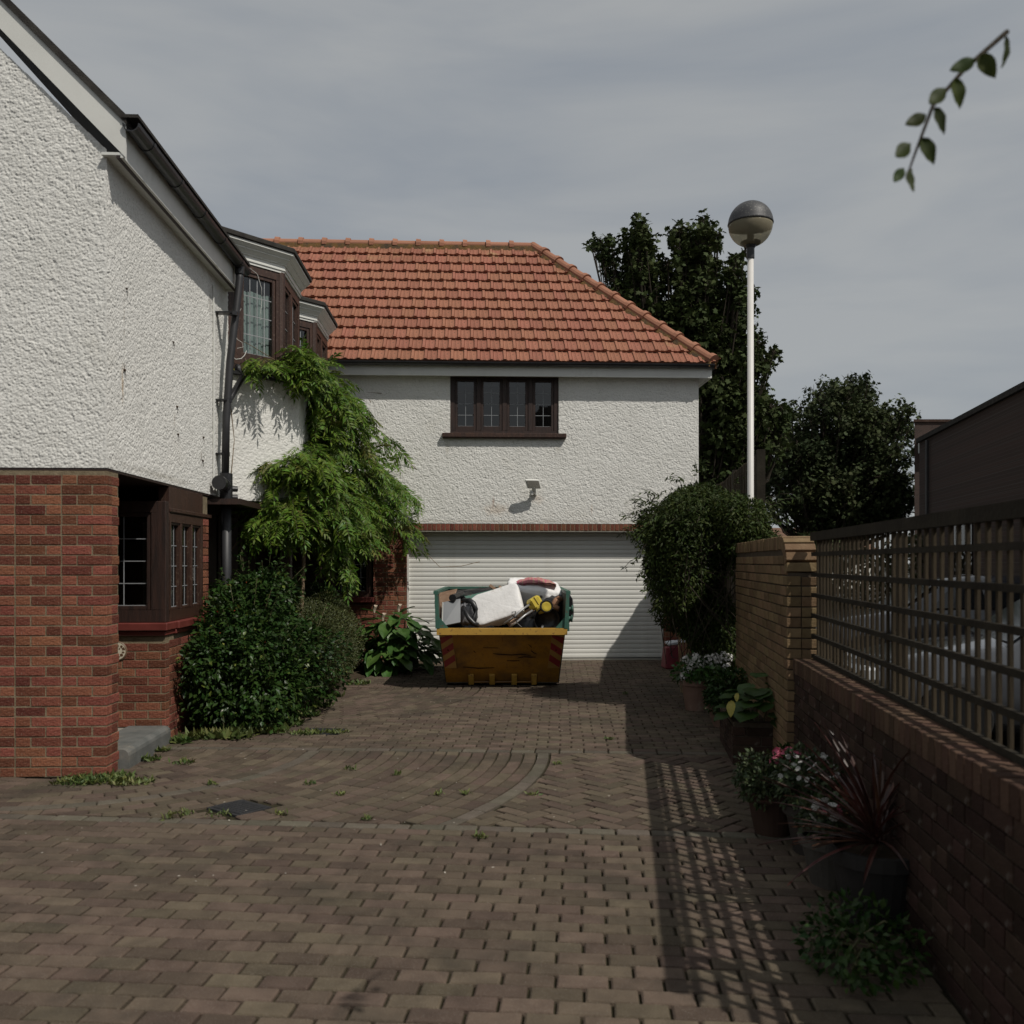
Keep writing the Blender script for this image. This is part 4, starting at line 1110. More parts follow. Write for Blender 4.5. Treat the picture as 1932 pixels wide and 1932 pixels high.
# main roof behind the gutter
mb = MB()
for (xe, ye0, ye1, ze) in ((.17, -.07, 3.24, 4.90), (-.07, 3.24, 9, 5.14)):
    t_ = [(xe, ye0, ze), (xe, ye1, ze), (-2.9, ye1, ze + (xe + 2.9) * .985), (-2.9, ye0, ze + (xe + 2.9) * .985)]
    mb.loft([(x, y, z - .07) for x, y, z in t_], t_)
mb.build('roof', ASPH_ROOF, hse, recalc=False)
mb = MB(); mb.loft([(.16, -.055, 4.59), (.16, -.035, 4.59), (.16, -.035, 4.85), (.16, -.055, 4.85)], [(-2.9, -.055, 7.73), (-2.9, -.035, 7.73), (-2.9, -.035, 8.0), (-2.9, -.055, 8.0)]); mb.build('bargeboard', WPAINT, hse)

# downpipe and soil pipe
DPY = 2.86
dp = MB(); dp.tube([(.205, DPY + .12, 4.79), (.205, DPY + .12, 4.66), (.195, DPY + .1, 4.5), (.13, DPY + .02, 3.75), (.10, DPY - .02, 3.1), (.09, DPY - .02, 2.52)], .04, 10)
dpo = dp.build('downpipe', GREYPIPE, hse, smooth=True)
for z in (4.25, 3.32, 2.75):
    mb = MB(); xo = .09 + .11 * max(0, (z - 2.9) / 1.8); mb.tube([(xo, DPY - .0, z - .02), (xo, DPY - .0, z + .02)], .044, 10); mb.box(-.01, xo, DPY - .07, DPY + .03, z - .008, z + .008); mb.build('pipe_clip', BLACKP, dpo)
mb = MB(); mb.tube([(.205, DPY + .12, 4.85), (.205, DPY + .12, 4.71)], .05, 10); mb.build('outlet', BLACKP, dpo)
so = MB(); so.tube([(.10, DPY - .02, 2.50), (.10, DPY - .02, 0.0)], .055, 12)
soo = so.build('soil_pipe', GREYPIPE, hse, smooth=True)
mb = MB()
mb.tube([(.10, DPY - .02, 2.20), (.10, DPY - .02, 2.54)], .068, 12)
mb.tube([(.10, DPY - .02, 2.40), (.10, DPY - .28, 2.42)], .062, 12)
mb.tube([(.10, DPY - .22, 2.42), (.10, DPY - .29, 2.42)], .076, 12)
mb.tube([(.10, DPY - .1, 2.41), (.10, DPY - .14, 2.41)], .07, 12)
mb.tube([(.10, DPY - .02, 2.38), (.20, DPY + .04, 2.38)], .032, 10); mb.tube([(.10, DPY - .02, 2.29), (.20, DPY + .04, 2.29)], .032, 10)
mb.build('pipe_branch', BLACKP, soo)
mb = MB(); mb.tube([(.19, DPY - .17 + .26, 3.70), (.19, DPY + .35, 3.66), (.10, DPY + .02, 3.30), (.10, DPY, 3.1)], .034, 10); mb.build('branch_pipe', GREYPIPE, soo, smooth=True)
mb = MB(); mb.tube([(.012, DPY - .18, 4.5), (.014, DPY - .17, 4.1), (.012, DPY - .17, 2.45)], .008, 6); mb.build('cable', WPAINT, hse)
# wires hanging off the gutter end
mb = MB(); mb.tube([(.26, 3.20, 4.85), (.33, 3.25, 4.80), (.37, 3.28, 4.65), (.37, 3.28, 4.5), (.36, 3.28, 4.38), (.362, 3.28, 4.3)], .0025, 5)
mb.tube([(.15, 3.26, 4.42), (.09, 3.26, 4.3), (.07, 3.27, 4.18), (.10, 3.28, 4.08), (.15, 3.3, 4.05), (.16, 3.3, 4.0), (.10, 3.28, 3.98)], .0025, 5); mb.tube([(.05, 3.24, 3.88), (.09, 3.27, 3.855), (.14, 3.3, 3.87), (.17, 3.32, 3.91), (.19, 3.34, 3.97)], .004, 5)
mb.build('loose_wire', WPAINT, hse)
# old screw holes and rust marks on the wall
for (y, z, r_) in ((.32, 3.10, .02), (1.55, 3.03, .02), (1.58, 2.78, .018), (2.35, 2.86, .018), (2.33, 2.62, .02), (.36, 3.75, .012), (1.45, 3.6, .012)):
    mb = MB(); mb.tube([(-.002, y, z), (.014, y + .01, z - .005)], r_ * .5, 6); mb.tube([(.006, y, z), (.012, y + .012, z - .03), (.009, y + .018, z - .06)], .0022, 4); mb.build('rusty_fixing', SCRATCH, hse)

# round plaque on the brick base, half hidden by the pier
pq = empty('wall_plaque', tuple(H0 + Matrix.Rotation(TH, 3, 'Z') @ Vector((-.42, BB, .81))), TH, 'round cream wall plaque with brown marks fixed to the brick under the porch window', 'plaque')
pq.scale = (.68, .68, .68)
Tq = Matrix.Rotation(R(90), 4, 'X')
mb = MB(); mb.lathe([(0, 0), (.125, 0), (.13, .012), (.118, .02), (0, .02)], n=32, T=Tq); mb.build('plaque_rim', M('plaque_brown', (.13, .08, .045), rough=.5), pq)
mb = MB(); mb.lathe([(0, .021), (.112, .021), (.112, .023), (0, .024)], n=32, T=Tq); mb.build('plaque_face', M('plaque_cream', (.55, .49, .37), (.62, .56, .44), rough=.5), pq)
mb = MB()
for k, (x, z, r_) in enumerate(((.06, .06, .017), (.085, .03, .02), (.08, -.015, .014), (.06, -.05, .02), (.03, -.075, .012), (.035, .03, .012), (.01, .065, .02), (-.03, .05, .018), (-.06, .01, .02), (-.05, -.05, .016), (0, -.03, .02))):
    n = 9; pts = [(x + r_ * (1 + .35 * math.sin(3.1 * j + k)) * math.cos(2 * math.pi * j / n), -.0255, z + r_ * (1 + .35 * math.sin(3.1 * j + k)) * math.sin(2 * math.pi * j / n)) for j in range(n)]
    mb.loft([(a_, b_ + .002, c_) for a_, b_, c_ in pts], pts)
mb.build('plaque_mark', M('mark_brown', (.10, .05, .025), rough=.6), pq)
# ------------------------------------------------------------------ builder's skip
SK = empty('skip', (-.13, 12.0, 0), R(0.4), 'loaded yellow and green builders skip standing on the driveway before the garage door', 'skip')
FB, FT, BKB, BKT = -.51, -1.03, .55, 1.02       # front base/top, back base/top
WB, WR, WT = .735, .79, .81                    # half widths at the base, rim and top
ZR, ZT = .775, 1.2
mb = MB()
SKIPIN = M('skip_worn_steel', (.03, .045, .036), (.06, .05, .035), scale=3, rough=.7, stain=(.10, .06, .03), stain_scale=4)
def P_(x, y, z): return Vector((x, y, z))
mb.plate([P_(-WB, FB + .03, .04), P_(WB, FB + .03, .04), P_(WR, FT + .03, ZR), P_(-WR, FT + .03, ZR)], .006)
gx, gz = 48, 24
dn = [(rng.uniform(-.9, .9), rng.uniform(.1, .9), rng.uniform(.05, .16), rng.uniform(.002, .010)) for _ in range(34)]
nrm_ = Vector((0, ZR - .04, FB - FT)).normalized()
gv = []
for i in range(gx + 1):
    for j in range(gz + 1):
        a, t = -1 + 2 * i / gx, j / gz
        e_ = min(1, 6 * min(1 - abs(a), t, 1 - t))
        dd = sum(k_ * math.exp(-(((a - x_) * .8) ** 2 + ((t - t_) * .75) ** 2) / (r_ * r_)) for x_, t_, r_, k_ in dn) * e_
        gv.append(Vector(((WB + (WR - WB) * t) * a, FB + (FT - FB) * t, .04 + (ZR - .04) * t)) + nrm_ * dd)
mb.add(gv, [(i * (gz + 1) + j, (i + 1) * (gz + 1) + j, (i + 1) * (gz + 1) + j + 1, i * (gz + 1) + j + 1) for i in range(gx) for j in range(gz)])
mb.build('front_panel', SKIPY, SK, recalc=False)
for s_ in (-1, 1):
    mb = MB()
    poly = [P_(s_ * WB, FB, .04), P_(s_ * WB, BKB, .04), P_(s_ * WT, BKT, ZT), P_(s_ * WT, FT - .01, ZT), P_(s_ * WR, FT, ZR)]
    n = Vector((-s_, 0, 0)) * .012
    mb.loft(poly, [p + n for p in poly])
    mb.build('side_panel', SKIPIN, SK)
mb = MB(); mb.plate([P_(WB, BKB, .04), P_(-WB, BKB, .04), P_(-WT, BKT, ZT), P_(WT, BKT, ZT)], .012); mb.box(-WB, WB, FB, BKB, .03, .045)
mb.build('back_panel', SKIPIN, SK)
mb = MB(); mb.box(-WR - .015, WR + .015, FT - .035, FT + .03, ZR - .004, ZR + .006); mb.box(-WR - .015, WR + .015, FT - .04, FT - .028, ZR - .075, ZR - .004)
mb.build('front_rim', SKIPY2, SK)
mb = MB(); mb.box(-WR, WR, FT - .027, FT - .006, ZR - .07, ZR - .006); mb.build('rim_web', SKIPY, SK)
mb = MB()
for s_ in (-1, 1):
    a, b = sorted((s_ * (WR - .022), s_ * (WR + .03)))
    mb.loft([P_(a, FT - .045, ZR + .004), P_(b, FT - .045, ZR + .004), P_(b, FT - .02, ZR + .004), P_(a, FT - .02, ZR + .004)],
            [P_(s_ * (WT - .02) if s_ > 0 else -WT - .02, FT - .045, ZT), P_(WT + .02 if s_ > 0 else -(WT - .02), FT - .045, ZT), P_(WT + .02 if s_ > 0 else -(WT - .02), FT - .02, ZT), P_(s_ * (WT - .02) if s_ > 0 else -WT - .02, FT - .02, ZT)])
    a, b = sorted((s_ * (WT - .02), s_ * (WT + .035)))
    mb.box(a, b, FT - .045, BKT, ZT + .001, ZT + .04)
    # gusset in the corner
    g_ = [P_(s_ * WR, FT - .018, ZR + .008), P_(s_ * (WR - .13), FT - .018, ZR + .008), P_(s_ * WR, FT - .018, ZR + .16)]
    mb.loft(g_, [p + Vector((0, .01, 0)) for p in g_])
mb.box(-WT, WT, BKT - .03, BKT + .03, ZT + .001, ZT + .04)
mb.build('top_rim', SKIPG, SK)
# lifting lugs on the right side and pins on the left
mb = MB()
for y in (-.35, .45):
    mb.tube([P_(WT, y, .98), P_(WT + .10, y, .98)], .028, 12); mb.tube([P_(WT + .10, y, .98), P_(WT + .12, y, .98)], .05, 12)
    mb.tube([P_(WT - .02, y - .08, .86), P_(WT + .09, y - .08, .86)], .03, 12); mb.tube([P_(WT + .09, y - .08, .86), P_(WT + .105, y - .08, .86)], .048, 12)
    mb.box(WT - .03, WT + .06, y - .16, y + .1, .70, .80)
    mb.tube([P_(-WT, y, .98), P_(-WT - .03, y, .98)], .03, 12)
mb.build('lifting_lug', SKIPG, SK)
# front fittings lie on the sloping front panel
def FP(x, t, o=0.0):
    """point on the front panel: t from base to rim, o outward"""
    n = Vector((0, -(ZR - .04), FT - FB)).normalized()
    n = Vector((0, -(ZR - .04), -(FB - FT))).normalized()
    return Vector((x, FB + (FT - FB) * t, .04 + (ZR - .04) * t)) + n * o
for x in (-.40, -.13, .155, .41):
    mb = MB()
    mb.loft([FP(x - .035, .0, -.0), FP(x + .035, .0, 0), FP(x + .035, .17, 0), FP(x - .035, .17, 0)], [FP(x - .035, .0, .05), FP(x + .035, .0, .05), FP(x + .035, .17, .03), FP(x - .035, .17, .03)])
    mb.build('foot_bracket', SKIPY2, SK, bevel=.004)
mb = MB(); mb.tube([FP(-.37, .035, .03), FP(.38, .035, .03)], .012, 6); mb.build('foot_bar', SKIPY, SK)
for s_ in (-1, 1):
    xi, xo = .60, .755
    def CP(a, t, o): return FP(s_ * (xi + (xo - xi) * a) * (1 + .06 * (t - .5)), .28 + t * .62, o)
    mb = MB(); mb.loft([CP(0, 0, .002), CP(1, 0, .002), CP(1, 1, .002), CP(0, 1, .002)], [CP(0, 0, .008), CP(1, 0, .008), CP(1, 1, .008), CP(0, 1, .008)])
    cp = mb.build('chevron_panel', CHEVY, SK)
    for t0 in (.08, .43, .78):
        sk = .20
        # bands climb towards the middle of the skip on both panels
        ta, tb = t0 + .15, t0 - .06
        q = [CP(.02, max(0, ta), .0095), CP(.98, max(0, tb), .0095), CP(.98, min(1, tb + .19), .0095), CP(.02, min(1, ta + .19), .0095)]
        mb = MB(); mb.loft([p + Vector((0, .003, .003)) for p in q], q); mb.build('stripe', CHEVR, cp)
    mb = MB(); mb.tube([CP(.5, .55, .009), CP(.5, .55, .013)], .011, 8); mb.build('bolt', SCRATCH, cp)
# dents and scrapes
for pts in ([(-.12, .55), (-.02, .53), (.12, .52), (.24, .535), (.36, .515)], [(.33, .72), (.37, .66), (.365, .60), (.40, .56), (.44, .54)], [(.0, .85), (.005, .80), (-.003, .76)], [(-.36, .60), (-.345, .575), (-.335, .57)], [(.20, .47), (.28, .485), (.36, .48), (.43, .485)], [(.06, .42), (.14, .41), (.22, .42)], [(-.24, .66), (-.05, .655)], [(-.5, .3), (-.3, .27), (-.1, .285)]):
    mb = MB(); k = len(pts)
    up_ = [FP(x, t + .012 * (1 if 0 < i < k - 1 else .2), .002) for i, (x, t) in enumerate(pts)]; dn = [FP(x, t - .009, .002) for (x, t) in pts]
    for i in range(k - 1): mb.add([dn[i], dn[i + 1], up_[i + 1], up_[i]], [(0, 1, 2, 3)])
    mb.build('scrape', SCRATCH, SK, recalc=False)

# --- the load
def blob(name, size, mat, loc, rot=(0, 0, 0), ex=.35, amp=.02, n=22, seed=0, freq=3.0, **kw):
    """soft rounded sack or block: superellipsoid with creases"""
    mb = MB(); r_ = random.Random(seed)
    ph = [r_.uniform(0, 6.28) for _ in range(9)]
    sg = lambda v, e: math.copysign(abs(v) ** e, v)
    rows = n // 2
    vs_ = []
    for i in range(rows + 1):
        a = -math.pi / 2 + math.pi * i / rows
        for j in range(n):
            b = 2 * math.pi * j / n
            x, y, z = sg(math.cos(a), ex) * sg(math.cos(b), ex), sg(math.cos(a), ex) * sg(math.sin(b), ex), sg(math.sin(a), ex)
            d = amp * (math.sin(freq * 2.1 * x + ph[0] + 2 * y) + math.sin(freq * 2.9 * y + ph[1] + z) + .7 * math.sin(freq * 3.7 * z + ph[2] + 2.3 * x) + .5 * math.sin(freq * 6.1 * (x + y) + ph[3]))
            vs_.append((x * size[0] / 2 * (1 + d), y * size[1] / 2 * (1 + d), z * size[2] / 2 + d * min(size)))
    fs = []
    for i in range(rows):
        for j in range(n):
            fs.append((i * n + j, i * n + (j + 1) % n, (i + 1) * n + (j + 1) % n, (i + 1) * n + j))
    mb.add(vs_, fs)
    o = mb.build(name, mat, None, smooth=True, loc=loc, rot=rot)
    return o
FOAM = M('foam_white', (.72, .71, .70), (.8, .79, .78), scale=5, rough=.9, bump=.5, bscale=25, stain=(.5, .46, .4), stain_scale=4, stain_lo=.6, stain_hi=.8)
BIN = M('bin_bag', (.008, .008, .009), (.014, .014, .016), scale=8, rough=.3, bump=.6, bscale=18)
GREYM = M('grey_sheet', (.13, .14, .15), (.17, .18, .19), scale=4, rough=.45)
YELP = M('yellow_plastic', (.55, .42, .05), (.62, .48, .07), scale=6, rough=.4, stain=(.3, .24, .06), stain_scale=7)
TUBEM = M('tube_grey', (.3, .3, .3), (.36, .36, .36), scale=10, rough=.35, metal=.4)
CLOTH = M('striped_cloth', (.45, .1, .17), (.38, .3, .2), scale=3, rough=.9, bump=.3, bscale=40, stretch=(14, 1, 1))
WOODR = M('raw_board', (.24, .15, .10), (.34, .23, .16), scale=5, rough=.8, bump=.3, bscale=40, stretch=(1, 1, 8), rnd=.15)
sx, sy = SK.location.x, SK.location.y
for k, (x, y, z, a, b, c) in enumerate(((-.35, -.35, .62, .8, .8, .5), (.35, -.3, .60, .85, .9, .5), (.0, .35, .75, 1.2, .8, .6), (.5, .3, .85, .5, .6, .5), (-.48, .3, .85, .5, .7, .4))):
    o = blob('bin_bag', (a, b, c), BIN, (sx + x, sy + y, z + .1), (0, 0, k), ex=.75, amp=.035, seed=k)
    tag(o, ['crumpled black rubbish bag low in the skip behind the grey panel', 'crumpled black rubbish bag low in the skip under the yellow machine', 'black rubbish bag under the white foam blocks in the skip', 'black rubbish bag at the far right of the load in the skip', 'black rubbish bag at the far left of the load in the skip'][k], 'rubbish bag', 'bags heaped in the skip')
for k, (x, y, Y, a, b, c, lb) in enumerate(((893, 1134, 12.5, 1.0, .5, .34, 'black rubbish bag heaped behind the hoses and the grey panel'), (1046, 1150, 11.9, .5, .5, .45, 'black rubbish bag wedged between the yellow machine and the right side of the skip'), (880, 1160, 11.6, .5, .4, .4, 'black rubbish bag low behind the looped hose'))):
    o = blob('bin_bag', (a, b, c), BIN, W(x, y, Y), (0, R(-8), k), ex=.7, amp=.04, seed=40 + k)
    tag(o, lb, 'rubbish bag', 'bags heaped in the skip')
# plank against the left side
mb = MB(); mb.plate([W(825, 1178, 11.05), W(838, 1172, 11.2), W(863, 1111, 12.0), W(823, 1120, 11.1)], .025)
tag(mb.build('wooden_board', WOODR), 'brown wooden board leaning inside the left edge of the skip', 'board')
pn = empty('grey_panel', W(853, 1180, 11.05), 0, 'flat grey panel standing in the skip beside the wooden board', 'panel')
q = [W(834.5, 1181, 11.05), W(869, 1174, 11.12), W(869, 1129, 11.25), W(835.5, 1136, 11.2)]
q = [p - pn.location for p in q]
mb = MB(); mb.plate(q, .035); mb.build('sheet', GREYM, pn, bevel=.004)
mb = MB(); mb.plate([q[0] + Vector((-.012, .01, 0)), q[0] + Vector((0, -.004, 0)), q[3] + Vector((0, -.004, 0)), q[3] + Vector((-.012, .01, 0))], .01); mb.build('edge_trim', WPAINT, pn)
mb = MB(); c = W(854, 1128, 11.2); mb.tube([c, c + Vector((.09, .5, .03))], .042, 12); mb.tube([c + Vector((-.001, -.006, 0)), c + Vector((.004, .03, 0))], .047, 12)
tag(mb.build('black_roll', BIN), 'short black tube lying across the top of the grey panel', 'tube')
# black hose in loops
mb = MB()
pts = [W(870, 1140, 11.4), W(876, 1134, 11.3), W(886, 1133, 11.25), W(893, 1138, 11.2), W(897, 1150, 11.2), W(897, 1163, 11.2), W(892, 1176, 11.15)]
mb.tube(pts, .035, 8)
pts = [W(874, 1146, 11.25), W(879, 1155, 11.15), W(884, 1166, 11.1), W(893, 1176, 11.1), W(902, 1180, 11.1)]
mb.tube(pts, .032, 8)
tag(mb.build('black_hose', BLACKP, smooth=True), 'looped black hose between the grey panel and the white foam block', 'hose')
o = blob('plastic_bag', (.2, .15, .3), M('grey_film', (.2, .2, .21), rough=.3, bump=.8, bscale=20), W(880, 1160, 11.3), ex=.8, amp=.09, seed=5, freq=5)
tag(o, 'crumpled grey plastic bag among the black hoses', 'bag')
# white blocks
c = W(940, 1145, 11.4)
o = blob('foam_block', (.64, .46, .2), FOAM, c, (R(58), R(-19), R(-4)), ex=.22, amp=.014, n=36, seed=3, freq=2.2)
tag(o, 'tilted white foam block at the centre of the skip load', 'foam block')
o = blob('white_sack', (.74, .36, .28), FOAM, W(1006, 1120, 11.9), (R(28), R(7), R(8)), ex=.4, amp=.03, n=36, seed=8, freq=3)
tag(o, 'long white sack slumped at the back of the skip under the pink cloth', 'sack')
# pink cloth dome
mb = MB(); c = W(1002, 1103, 12.0); n = 14
ring = []
for i in range(7):
    for j in range(n + 1):
        t = -1 + 2 * j / n; s_ = i / 6
        x = t * .34; y = (s_ - .5) * .44; z = .10 * (1 - abs(t) ** 2.2) * (1 - (2 * s_ - 1) ** 2 * .7) + .006 * math.sin(j * 2.2) 
        ring.append(c + Vector((x, y, z + .012 * t)))
mb.add(ring, [(i * (n + 1) + j, i * (n + 1) + j + 1, (i + 1) * (n + 1) + j + 1, (i + 1) * (n + 1) + j) for i in range(6) for j in range(n)])
k = len(ring)
mb.add([p - Vector((0, 0, .02)) for p in ring], [(i * (n + 1) + j, (i + 1) * (n + 1) + j, (i + 1) * (n + 1) + j + 1, i * (n + 1) + j + 1) for i in range(6) for j in range(n)])
tag(mb.build('striped_cloth', CLOTH, smooth=True, recalc=False), 'faded pink striped cloth on top of the white sack', 'cloth')
# yellow machine
ym = empty('yellow_machine', W(1016, 1150, 11.3), 0, 'yellow wheeled garden machine with grey tube handles lying in the skip', 'machine')
yl = ym.location.copy()
def WL(x, y, Y): return W(x, y, Y) - yl
T = Matrix.Translation(WL(1010, 1138, 11.3)) @ Matrix.Rotation(R(-32), 4, 'Y') @ Matrix.Rotation(R(15), 4, 'Z')
mb = MB(); mb.box(-.075, .075, -.09, .12, -.07, .08, 0, T); mb.build('housing', YELP, ym, bevel=.025)
T2 = Matrix.Translation(WL(1018, 1147, 11.25)) @ Matrix.Rotation(R(-20), 4, 'Y')
mb = MB(); mb.box(-.05, .06, -.05, .08, -.075, .05, 0, T2); mb.build('motor_cover', YELP, ym, bevel=.02)
mb = MB(); mb.box(-.004, .004, -.095, -.088, -.075, .08, 0, T); mb.build('seam', SCRATCH, ym)
Tw = Matrix.Translation(WL(1030.5, 1143.5, 11.12)) @ Matrix.Rotation(R(12), 4, 'Z') @ Matrix.Rotation(R(90), 4, 'X')
mb = MB(); mb.lathe([(.055, -.03), (.08, -.03), (.083, -.01), (.083, .02), (.078, .032), (.066, .032), (.066, .0), (.055, 0)], n=28, T=Tw); wt = mb.build('tyre', BLACKP, ym, smooth=False)
mb = MB(); mb.lathe([(0, .022), (.045, .026), (.064, .022), (.064, -.02), (0, -.02)], n=28, T=Tw); mb.build('wheel', YELP, ym)
Tw = Matrix.Translation(WL(1021, 1126, 11.32)) @ Matrix.Rotation(R(90), 4, 'X')
mb = MB(); mb.lathe([(0, -.03), (.02, -.03), (.02, .03), (0, .03)], n=12, T=Tw); mb.build('knob', BLACKP, ym)
mb = MB(); mb.tube([WL(1000, 1140, 11.25), WL(985, 1150, 11.15), WL(970, 1164, 11.1), WL(950, 1178, 11.1)], .014, 8); mb.tube([WL(1004, 1152, 11.2), WL(990, 1161, 11.1), WL(975, 1174, 11.05), WL(963, 1182, 11.05)], .014, 8)
mb.build('tube_handle', TUBEM, ym, smooth=True)
mb = MB(); mb.tube([WL(975, 1166, 11.1), WL(966, 1161, 11.05), WL(966, 1155, 11.05), WL(973, 1154, 11.1), WL(970, 1164, 11.0), WL(976, 1176, 11.0), WL(984, 1183, 11.0)], .006, 6); mb.build('cable', BLACKP, ym)
# black bowl
bw_ = MB(); Tb = Matrix.Translation(W(1031, 1168, 11.2)) @ Matrix.Rotation(R(8), 4, 'Z') @ Matrix.Rotation(R(100), 4, 'X')
bw_.lathe([(0, -.07), (.09, -.07), (.15, -.03), (.165, .04), (.158, .04), (.14, -.02), (.085, -.055), (0, -.055)], n=32, T=Tb)
tag(bw_.build('black_bowl', BLACKP, smooth=True), 'round black plastic bowl lying under the yellow machine', 'bowl')
# offcuts
for k, (a, b, r_, lb) in enumerate(((W(926, 1106, 12.0), W(948, 1122, 11.7), .018, 'thin timber offcut sticking up at a slant behind the foam block'), (W(944, 1108, 12.1), W(943, 1121, 12.0), .02, 'short dark timber stub upright beside the slanted offcut'), (W(960, 1178, 11.15), W(1004, 1150, 11.5), .022, 'brown timber strip lying below the tube handles'), (W(870, 1132, 11.8), W(935, 1116, 12.3), .02, 'long green-grey strip along the back of the load'))):
    d = (b - a).normalized(); s1 = d.orthogonal().normalized() * r_; s2 = d.cross(s1).normalized() * r_ * 1.5
    mb = MB(); mb.loft([a + s1 + s2, a - s1 + s2, a - s1 - s2, a + s1 - s2], [b + s1 + s2, b - s1 + s2, b - s1 - s2, b + s1 - s2])
    tag(mb.build('timber_offcut', WOODR if k != 3 else SKIPG), lb, 'timber', 'timber offcuts in the skip')
for k, (x, y, Y) in enumerate(((1048, 1137, 11.5), (1054, 1131, 11.6), (1049, 1147, 11.4))):
    o = blob('cardboard_scrap', (.09, .05, .1), M('cardboard', (.3, .16, .1), (.38, .22, .14), scale=6, rough=.9), W(x, y, Y), (k, .5, k * .7), ex=.5, amp=.06, seed=20 + k)
    tag(o, ['torn brown cardboard scrap beside the yellow machine', 'topmost brown cardboard scrap against the right edge of the skip', 'lowest brown cardboard scrap above the black bowl'][k], 'cardboard', 'scraps in the skip')

# ------------------------------------------------------------------ boundary on the right
RA = -math.atan(RS)
# low red brick wall
LW = empty('low_brick_wall', (RX0, RY0, 0), RA, 'low red brick wall with a course of coping bricks below the trellis', 'wall')
LEN = 3.95; CZ = .915
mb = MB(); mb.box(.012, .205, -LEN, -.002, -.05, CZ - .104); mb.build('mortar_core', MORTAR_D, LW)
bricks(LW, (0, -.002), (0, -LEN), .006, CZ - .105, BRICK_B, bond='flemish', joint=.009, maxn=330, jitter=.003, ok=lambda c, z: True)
y = -.035; k = 0
while y > -LEN:
    link('coping_brick', brick_mesh(.064, .102, .22, BRICK_C), LW, (-.008 + rng.uniform(-.003, .003), y, CZ - .102 + rng.uniform(-.002, .002)), (0, 0, R(-90)))
    y -= .0745
for o in LW.children:
    if o.name.startswith('coping'): o.location.x = .0 - .006
# trellis
TR = empty('trellis_fence', tuple(LW.matrix_basis @ Vector((.145, 0, CZ + .004))), RA, 'dark wooden trellis of close upright slats and thin rails standing on the low brick wall', 'fence')
H_ = .89
sl_mesh = MB().box(-.0065, .0065, -.0125, .0125, .0, H_ - .03).mesh('slat', FENCEW)
y = -.05
while y > -LEN + .02:
    link('slat', sl_mesh, TR, (.012 + rng.uniform(-.001, .001), y + rng.uniform(-.004, .004), .02), (R(rng.uniform(-.4, .4)), 0, R(rng.uniform(-4, 4))))
    y -= .098
rz_ = [.012, .155, .30, .445, .59, .735]
for z in rz_:
    mb = MB(); mb.box(-.016, .006, -LEN, .045, z - .014, z + .014); mb.build('rail', FENCED, TR, loc=(0, 0, 0))
mb = MB(); mb.box(-.022, .03, -LEN, .05, H_ - .06, H_ - .0); mb.build('top_rail', FENCED, TR)
for y in (-.03, -1.78, -3.6):
    mb = MB(); mb.box(.018, .068, y - .03, y + .03, 0, H_ - .062); mb.build('post', FENCED, TR)

# tall yellow brick wall
YW = empty('yellow_brick_wall', (RX0 - .03, RY0 + .06, 0), RA, 'tall yellow stock brick wall with a rounded end and brick on edge top', 'wall')
YL, YZ, YR = 2.95, 1.79, .27
prof = [(.012, -.05), (.012, YZ - YR)] + [(YR - (YR - .1) * math.cos(a), YZ - YR + (YR - .1) * math.sin(a)) for a in [R(q) for q in (0, 22, 45, 67, 90)]] + [(YL, YZ - .1), (YL, -.05)]
mb = MB(); mb.loft([(.012, y, z) for y, z in prof], [(.203, y, z) for y, z in prof]); mb.build('mortar_core', MORTAR_D, YW)
def yok(c, z):
    y = YL - c
    if z > YZ - .115: return False
    if y < YR and z > YZ - YR:
        return math.hypot(y - YR, z - (YZ - YR)) < YR - .08
    return True
bricks(YW, (0, YL), (0, 0), .006, YZ - .1, BRICK_Y, bond='stretcher', ok=yok, jitter=.003, maxn=310)
bricks(YW, (.106, 0), (.22, 0), .006, YZ - YR - .03, BRICK_Y, bond='english', phase=1, jitter=.004, depth=.1)
yb = brick_mesh(.064, .1, .215, BRICK_Y)
for k in range(5):
    a = R(9 + 18 * k)
    yc, zc = YR - (YR - .1) * math.cos(a), YZ - YR + (YR - .1) * math.sin(a)
    o = link('coping_brick', yb, YW); 
    ang = a - R(90)
    o.matrix_local = Matrix.Translation((0, yc, zc)) @ Matrix.Rotation(-(R(90) - a) if False else (R(90) - a), 4, 'X') @ Matrix.Rotation(R(-90), 4, 'Z')
y = YR + .035
while y < YL - .03:
    o = link('coping_brick', yb, YW, (rng.uniform(-.003, .003), y, YZ - .1 + rng.uniform(-.002, .002)), (0, 0, R(-90))); y += .0745
# mirror x so that the brick depth runs into the wall
for par in (YW, LW):
    for o in par.children:
        if o.name.startswith('coping'):
            pass

# tall board fence beyond it
BF = empty('board_fence', (2.72, 9.82, 0), RA, 'tall weathered close board fence behind the climbing shrub', 'fence')
bm_ = MB().box(-.01, .01, -.048, .048, 0, 2.80).mesh('board', FENCEW, bevel=.002)
for k in range(43):
    link('board', bm_, BF, (.0 + (.008 if k % 2 else -.004), .12 + k * .1, rng.uniform(-.012, .006)))
for k, y in enumerate((0.0, 2.2, 4.36)):
    mb = MB(); mb.box(-.045, .045, -.045, .045, 0, 2.84); mb.build('post', FENCED, BF, loc=(.03, y, 0))
for z in (.4, 1.5, 2.6):
    mb = MB(); mb.box(.02, .07, .05, 4.3, z - .04, z + .04); mb.build('rail', FENCED, BF)

